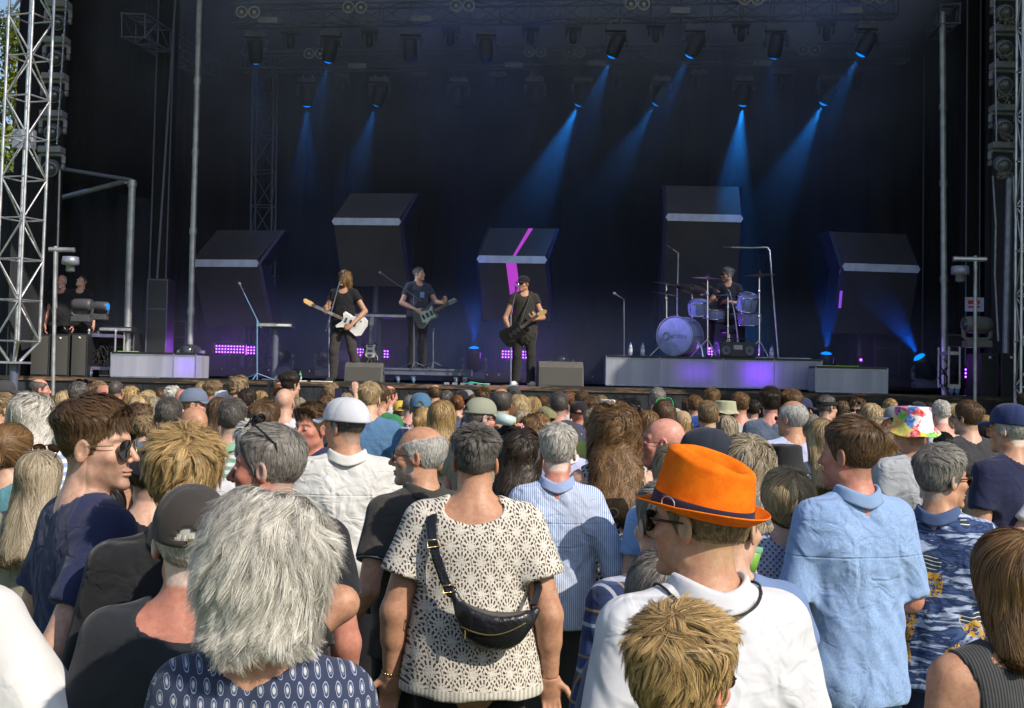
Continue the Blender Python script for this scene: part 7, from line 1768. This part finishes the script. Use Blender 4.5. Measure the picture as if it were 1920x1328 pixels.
def bagf(p):
    q = p - np.array([.085, BY, 1.130], f4); a = -.10; x = q[:, 0] * math.cos(a) + q[:, 2] * math.sin(a); z = -q[:, 0] * math.sin(a) + q[:, 2] * math.cos(a)
    q2 = np.stack([x, q[:, 1], z], 1); d = ell(q2, (0, 0, 0), (.128, .052, .115)); cut = z - .012 - x * x * 2.2
    d = smx(d, cut, .022); d = sm(d, cone(q2, (-.118, .01, .0), (-.145, .015, .055), .022, .014), .02); d = sm(d, cone(q2, (.118, .01, .0), (.140, .03, .035), .022, .012), .02)
    return d + .002 * sine_noise(p, 60, 3)
v, f = nets(bagf, (-.11, BY - .08, .98), (.27, BY + .09, 1.23), .005); link('pouch', np_mesh('pouch', v, f), LE.m, bag)
def bp(x, z, o=0.0): # a point just outside the back of the bag
    p = np.array([[x, BY - .075, z]], f4)
    for _ in range(30): p[0, 1] += max(float(bagf(p)[0]) * .8, 0) if bagf(p)[0] > .0005 else 0
    return Vector((x, float(p[0, 1]) - o, z))
m = MB(); m.tube([bp(-.03 + .022 * k, 1.100 - .030 * math.sin(k / 10 * 3.14) + .018 * k / 10, .001) for k in range(11)], .0028, 6); m.build('zip', M_FG, bag)
m = MB(); z_ = bp(-.015, 1.09); m.tube([z_, z_ + Vector((.0, -.006, -.028))], .003, 5); m.build('zip_pull', M_FG, bag)
ST = [(-.155, .02, 1.505), (-.150, -.085, 1.478), (-.143, -.155, 1.40), (-.118, -.185, 1.31), (-.085, -.195, 1.235), (-.060, -.215, 1.185)]
m = MB()
P_ = [Vector(p) for p in ST]; L1 = [p + Vector((-.019, 0, -.004)) for p in P_]; R1 = [p + Vector((.019, -.003, .006)) for p in P_]
n_p = len(P_); m.add(L1 + R1, [(i, i + 1, i + 1 + n_p, i + n_p) for i in range(n_p - 1)], True); o = m.build('strap', LE.m, bag); s = o.modifiers.new('b', 'SUBSURF'); s.levels = s.render_levels = 2; solid(o, .004, 0)
for c, ww in (((-.134, -.176, 1.365), 0), ((-.075, -.208, 1.215), 1)):
    m = MB(); m.tube([(c[0] - .024, c[1] - .004, c[2] + .014), (c[0] + .022, c[1] - .006, c[2] + .020), (c[0] + .026, c[1] - .006, c[2] - .004), (c[0] - .020, c[1] - .004, c[2] - .012), (c[0] - .024, c[1] - .004, c[2] + .014)], .0026, 6); m.build('strap_buckle', M_FG, o)
m = MB(); m.tube([(.215, BY + .02, 1.17), (.235, -.14, 1.215), (.225, -.02, 1.25)], .014, 6, flat=.3); m.build('strap_end', LE.m, bag)
s2 = thing('shoulder_strap', 'black leather strap with a brass ring crossing the leopard print dress', 'strap'); s2.matrix_world = Matrix.Translation(tM.location) @ Matrix.Scale(tM.scale[0], 4)
m = MB(); P_ = [Vector(p) for p in ((-.02, -.235, 1.30), (.04, -.205, 1.24), (.10, -.19, 1.16), (.16, -.165, 1.07), (.20, -.10, 1.0))]; m.add([p + Vector((-.012, 0, -.012)) for p in P_] + [p + Vector((.012, -.003, .012)) for p in P_], [(i, i + 1, i + 6, i + 5) for i in range(4)], True); o = m.build('strap_band', LE.m, s2); solid(o, .004, 0)
m = MB(); c = P_[0]; m.tube([c + Vector((.026 * math.cos(a * .785), -.008, .022 * math.sin(a * .785))) for a in range(9)], .003, 6); m.build('ring', M_FG, s2)
# right side
n_('man in a wrinkled light blue collarless shirt looking left with folded arms', 1594, 784, 4.4, 14, ('short', 'brown'), ('chambray', (.20, .30, .50)), col=(.22, .33, .54), skin='red', hy=32, so_=dict(sl=.95, fl=.012, dr=.035, hem=.80, rn=.066, fold=.008), crease=.9, yoke=1.30, trous='denim', over=dict(top=.016, side=.005), dens=2, hw=.7, arms={k: ((k * .222, -.02, 1.135), (k * .10, .20, 1.13), (-k, .35, .1), (0, .6, .8), (0, 0, 1), .7) for k in (-1, 1)}, b=.98, sh=.95, jaw=1.05, fres=.0035)
n_('grey haired man with black sunglasses in a blue palm tree shirt looking right', 1768, 838, 4.7, -28, ('short', 'grey'), ('aloha', 'navy'), skin='tan', gl=('way', M_FB, M_LD), hy=-42, so_=dict(sl=.72, fl=.03, dr=.05, hem=.84), crease=.5, col=(.06, .10, .22), trous='navy', over=dict(top=.020, side=.009, low=-.10, L=.045), dens=2.2, hw=.7, fres=.0032)
n_('woman at the right edge with a straight brown bob in a ribbed charcoal vest', 1896, 998, 2.75, 12, ('bobs', 'chest'), ('rib', (.05, .052, .056)), sex='f', skin='tan', so_=dict(sl=0, rn=.082, scoop=.02, g=.008), b=1.06, sh=1.1, dens=2.0, hw=.75, over=dict(drape=.15, top=.016, side=.018), crease=.2, nseg=8)
# centre right, closest
n_('person in a navy and ochre checked shirt half hidden by the orange hat man', 1245, 905, 3.4, 20, ('short', 'grey'), ('plaid', (.045, .075, .19)), so_=dict(sl=1.6), b=1.05)
n_('small person with long grey hair in a slate top beside the white polo shoulder', 1240, 1062, 3.0, 0, ('long', 'grey'), (PL, (.12, .15, .22)), sex='f', sc=.87, over=dict(drape=.16, dw=.07))
t, F = n_('person in a grey cap drinking from a green cup behind the orange hat man', 1372, 902, 3.35, 0, ('short', 'sand'), (PL, (.16, .24, .44)), hat=('cap', (.10, .10, .12)), hy=-40, arms={1: ((.25, .10, 1.22), (.125, .13, 1.41), (-.25, .1, .9), (.9, -.4, .1), (-.3, .9, 0), .8)})
cup = thing('green_cup', 'green drinking cup held behind the neck of the orange hat man', 'cup', at(1404, 1050, 3.42)); m = MB(); m.lathe([(.001, -.045), (.024, -.045), (.031, .04), (.029, .04), (.001, .03)], (0, 0, 0), Matrix.Rotation(R(12), 3, 'Y'), 20); m.build('cup_wall', mat('green_cup', (.16, .36, .05), .4), cup); m = MB(); m.lathe([(.031, .028), (.0325, .036), (.031, .044)], (0, 0, 0), Matrix.Rotation(R(12), 3, 'Y'), 20); m.build('cup_rim', mat('green_cup_rim', (.2, .45, .30), .4), cup)
WP = (.60, .61, .66)
FELT = Mat('orange_felt', (.85, .17, .004), .9, .15); FELT.set('Base Color', FELT.mix(FELT.noise(28, 5, .7).ramp(.3, .7), (.74, .135, .004), (.90, .20, .008))); FELT.bump(FELT.noise(420, 3, .7), .5, .002); FELT.bump(FELT.noise(14, 3), .3, .006)
tO, FO = n_('big man in a bright orange trilby hat and white polo shirt looking left', 1312, 838, 2.6, 16, ('crop', 'sand'), (PL, WP), skin='tan', hat=('fedora', FELT.m), hy=38, b=1.02, sh=1.0, so_=dict(sl=.62, rn=.070, dr=.05, g=.013, fold=.008), crease=.75, col=WP, gl=('way', M_FB, M_LD), over=dict(side=.003, low=-.085, maxz=.06, L=.018), dens=2.6, hw=.6, fres=.0028, trous='navy')
m = MB(); rr_ = (.066 + .010 + .013 + .009) * (1 + (FO.b - 1) * 1.4)
def ctrim(u): a = R(-90) + (u - .5) * (2 * math.pi - .56); fr = max(0, math.sin(a)); ca = math.cos(a); return (ca * rr_ * 1.02, -.032 + math.sin(a) * rr_ * 1.05, 1.468 - .030 * fr ** 1.6 + .030 * abs(ca) ** 1.5 - .004)
def tpush(c):
    p = np.array([c], f4); so2 = dict(sl=.62, rn=.070, dr=.05, g=.013, fold=.008)
    for _ in range(25):
        d_ = float(shirt_sdf(FO, p, so2)[0])
        if d_ > .0025: break
        p += grad(lambda q: shirt_sdf(FO, q, so2), p, .004) * (.003 - min(d_, 0) * .6)
    return tuple(float(v_) for v_ in p[0])
m.tube([tpush(ctrim(.16 + .68 * k / 48)) for k in range(49)], .0030, 6); m.build('collar_trim', M_RUB, tO)
n_('person at the bottom with tousled golden blond hair and brown sunglasses', 1284, 1140, 2.02, -12, ('mop', 'gold'), (PL, 'navy'), skin='pink', hy=-26, gl=('rnd', M_FB, M_BR), over=dict(top=.024, side=.012, L=.060, lift=.20, low=-.10, curl=.6, cl=.6, kd=24), dens=3.6, hw=.5, nseg=8, sex='f')
# left side
n_('man in a dark cap and sunglasses strap behind the tousled blond man', 283, 833, 4.6, 15, ('crop', 'dark'), (PL, 'black'), hat=('cap', (.012, .014, .024)), b=1.05)
tA, FA = n_('tall man in aviator sunglasses and a navy T-shirt looking right', 184, 742, 3.55, -52, ('quiff', 'brown'), (PL, (.024, .031, .085)), skin='fair', gl=('avi', M_FG, M_LD), hy=-42, so_=dict(sl=.66, fl=.014, dr=.035, rn=.066), crease=.8, stub=((.20, .12, .08), .65), over=dict(top=.024, side=.001, sweep=.5, L=.042, sL=.15, lift=.22), dens=3.0, hw=.6, fres=.0028, b=1.03, arms={-1: ((-.245, -.09, 1.12), (-.10, .16, 1.07), (.85, .5, .0), (-.4, .9, 0), (0, 0, 1), .5), 1: ((.235, -.17, 1.14), (.265, .23, 1.15), (-.6, 1, .1), (.9, .3, 0), (0, 0, 1), .5)}, trous='steel', jaw=1.0)
n_('man with tousled wheat blond hair in a black shirt above the dark cap', 347, 808, 3.25, 8, ('mop', 'gold'), (PL, (.016, .017, .020)), skin='red', col=(.016, .017, .02), so_=dict(sl=1.6, fold=.008), crease=.9, over=dict(top=.026, side=.012, L=.075, low=-.09, lift=.20, curl=.8, cl=.6, kd=24), dens=3.2, hw=.55, nseg=8)
tF, FF_ = n_('grey haired man looking left with sunglasses on his head in a black T-shirt', 504, 796, 3.6, 30, ('short', 'grey'), (PL, (.018, .018, .022)), skin='red', hy=52, gl=('way', M_FB, M_LD, dict(up=True)), over=dict(top=.010, side=.004, L=.028), dens=2.6, hw=.6, b=1.02, belly=.03, fres=.0030, stub=((.3, .26, .22), .35), trous='navy', tr_o=dict(bot=.50), jaw=1.08)
n_('person in a ribbed black shirt with an arm laid around the grey haired man', 428, 965, 2.98, 0, ('short', 'dgrey'), ('rib', (.022, .021, .024)), skin='tan', so_=dict(sl=.6), sc=.93, arms={1: ((.30, .02, 1.50), (.02, .10, 1.53), (-.9, .4, 0), (0, .2, 1), (0, 1, 0), .4)}, b=1.08)
n_('man in a washed black cap and black T-shirt with a tanned neck', 362, 905, 2.72, 10, ('crop', 'white'), (PL, (.020, .023, .030)), skin='red', hat=('cap', (.042, .036, .034), dict(buckle=M_FG)), so_=dict(sl=.62, rn=.088, scoop=.05, dr=.045), crease=.35, over=dict(side=.004, maxz=.05), dens=2, hw=.6, fres=.003, b=1.05, hp=-8)
n_('woman with thick blown silver white bob in a navy patterned blouse', 508, 948, 2.25, -6, ('bob', 'silver'), ('ogee', 'navy'), sex='f', skin='tan', so_=dict(sl=.7, rn=.075, dr=.05), crease=.2, over=dict(top=.028, side=.024, L=.12, drape=.078, dw=.080, curl=.9, lift=.19, bk=.018, whorl=(.02, -.02, .13), cl=.5, kd=20, bump=.5, bf=26, ragged=.02, flip=.0018), dens=7.0, hw=.34, nseg=10, hres=.0055)
tG, FG_ = n_('person cut by the left edge in a white T-shirt with a tattooed upper arm', -108, 868, 2.75, -20, ('short', 'red'), (PL, (.62, .62, .62)), skin='pink', so_=dict(sl=.72, fl=.04, dr=.04, g=.018), b=1.06, gl=('rnd', M_FG, M_LC), stub=((.25, .12, .05), .8), arms={1: ((.36, .02, 1.11), (.34, .14, .88), (0, .3, -1), (1, 0, 0), (0, 1, 0), .4)}, crease=.4)
# tattoo: dark marks in the skin of the upper arm
TM = Mat('tattoo_skin', SK['pink'], .5, .4); TM.set('Base Color', TM.mix(TM.noise(55, 3, .6, None, 1.2).gt(.53), SK['pink'], (.07, .06, .065)))
E_ = Vector(FG_.arm[1][0]); S_ = Vector((FG_.sw, -.018, 1.415)); u = (E_ - S_).normalized(); m = MB(); m.tube([S_.lerp(E_, .66), S_.lerp(E_, .85), E_ + Vector((0, .01, .01))], [.052, .050, .047], 24, False); m.build('tattoo', TM.m, tG)
# ------------------------------------------------------------------ trees beyond the left wing
def tree(label, x, y, h, rc, seed, c1, c2):
    g_ = np.random.default_rng(seed); t = thing('leafy_tree', label, 'tree', (x, y, 0)); m = MB()
    bark = mat('bark', (.10, .075, .05), .9, bump=.5, bscale=30)
    m.tube([(0, 0, 0), (.1, .05, h * .3), (-.05, 0, h * .55), (.05, .1, h * .9)], [.28, .22, .15, .05], 10)
    for k in range(9):
        a = k * 2.4; z0 = h * (.3 + .055 * k); m.tube([(0, 0, z0), (math.cos(a) * rc * .4, math.sin(a) * rc * .4, z0 + h * .10), (math.cos(a) * rc * .8, math.sin(a) * rc * .8, z0 + h * .16)], [.10, .06, .02], 6)
    m.build('trunk', bark, t)
    nc = 90; cc_ = g_.normal(0, 1, (nc, 3)); cc_ /= np.linalg.norm(cc_, axis=1)[:, None]; cc_ *= (g_.uniform(.35, 1, nc) ** .5)[:, None]
    cen = cc_ * [rc, rc, h * .36] + [0, 0, h * .62]; n = 26000; ci = g_.integers(0, nc, n)
    off = g_.normal(0, 1, (n, 3)); off /= np.linalg.norm(off, axis=1)[:, None]; P0 = cen[ci] + off * (g_.uniform(.3, 1, n) ** .4)[:, None] * rc * g_.uniform(.16, .30, nc)[ci][:, None]
    a = g_.normal(0, 1, (n, 3)); a /= np.linalg.norm(a, axis=1)[:, None]; b_ = np.cross(a, off); b_ /= np.linalg.norm(b_, axis=1)[:, None] + 1e-9
    s_ = g_.uniform(.05, .10, n)[:, None]; V = np.stack([P0 - a * s_, P0 - b_ * s_ * .6, P0 + a * s_, P0 + b_ * s_ * .6], 1).reshape(-1, 3)
    tone = np.repeat(np.clip(.5 + .25 * g_.normal(0, 1, nc)[ci] + g_.normal(0, .15, n), 0, 1), 4)
    me = np_mesh('crown', V, np.arange(n * 4).reshape(-1, 4), False, np.repeat(tone[:, None], 3, 1))
    M = Mat('leaves', c1, .55, .3); at_ = M.attr(); sc_ = M.node('ShaderNodeSeparateColor'); M.t.links.new(at_.k, sc_.inputs[0]); M.set('Base Color', M.mix(N(M.t, sc_.outputs[0]), c2, c1)); link('crown', me, M.m, t)
p = at(6, 500, 38); tree('tall yellow green tree beyond the left lattice tower', p.x + .2, 38, 13.4, 3.2, 1, (.19, .21, .02), (.04, .065, .01))
p = at(-60, 500, 33); tree('darker green tree cut by the left edge of the picture', p.x - 1, 33, 9.4, 2.8, 2, (.12, .18, .02), (.03, .055, .01))
# an unseen wall added on the right keeps the low sun off the wing
m = MB(); a = st(2080, 0, 19.6); m.prism([(a.x + .25, 27.6), (a.x + .5, 27.6), (a.x + .5, 12.2), (a.x + .25, 12.2)], 0, 10.6, 'z')
tag(m.build('wing_banner', M_SCRIM), 'black sun block added out of view beside the right wing', 'banner')
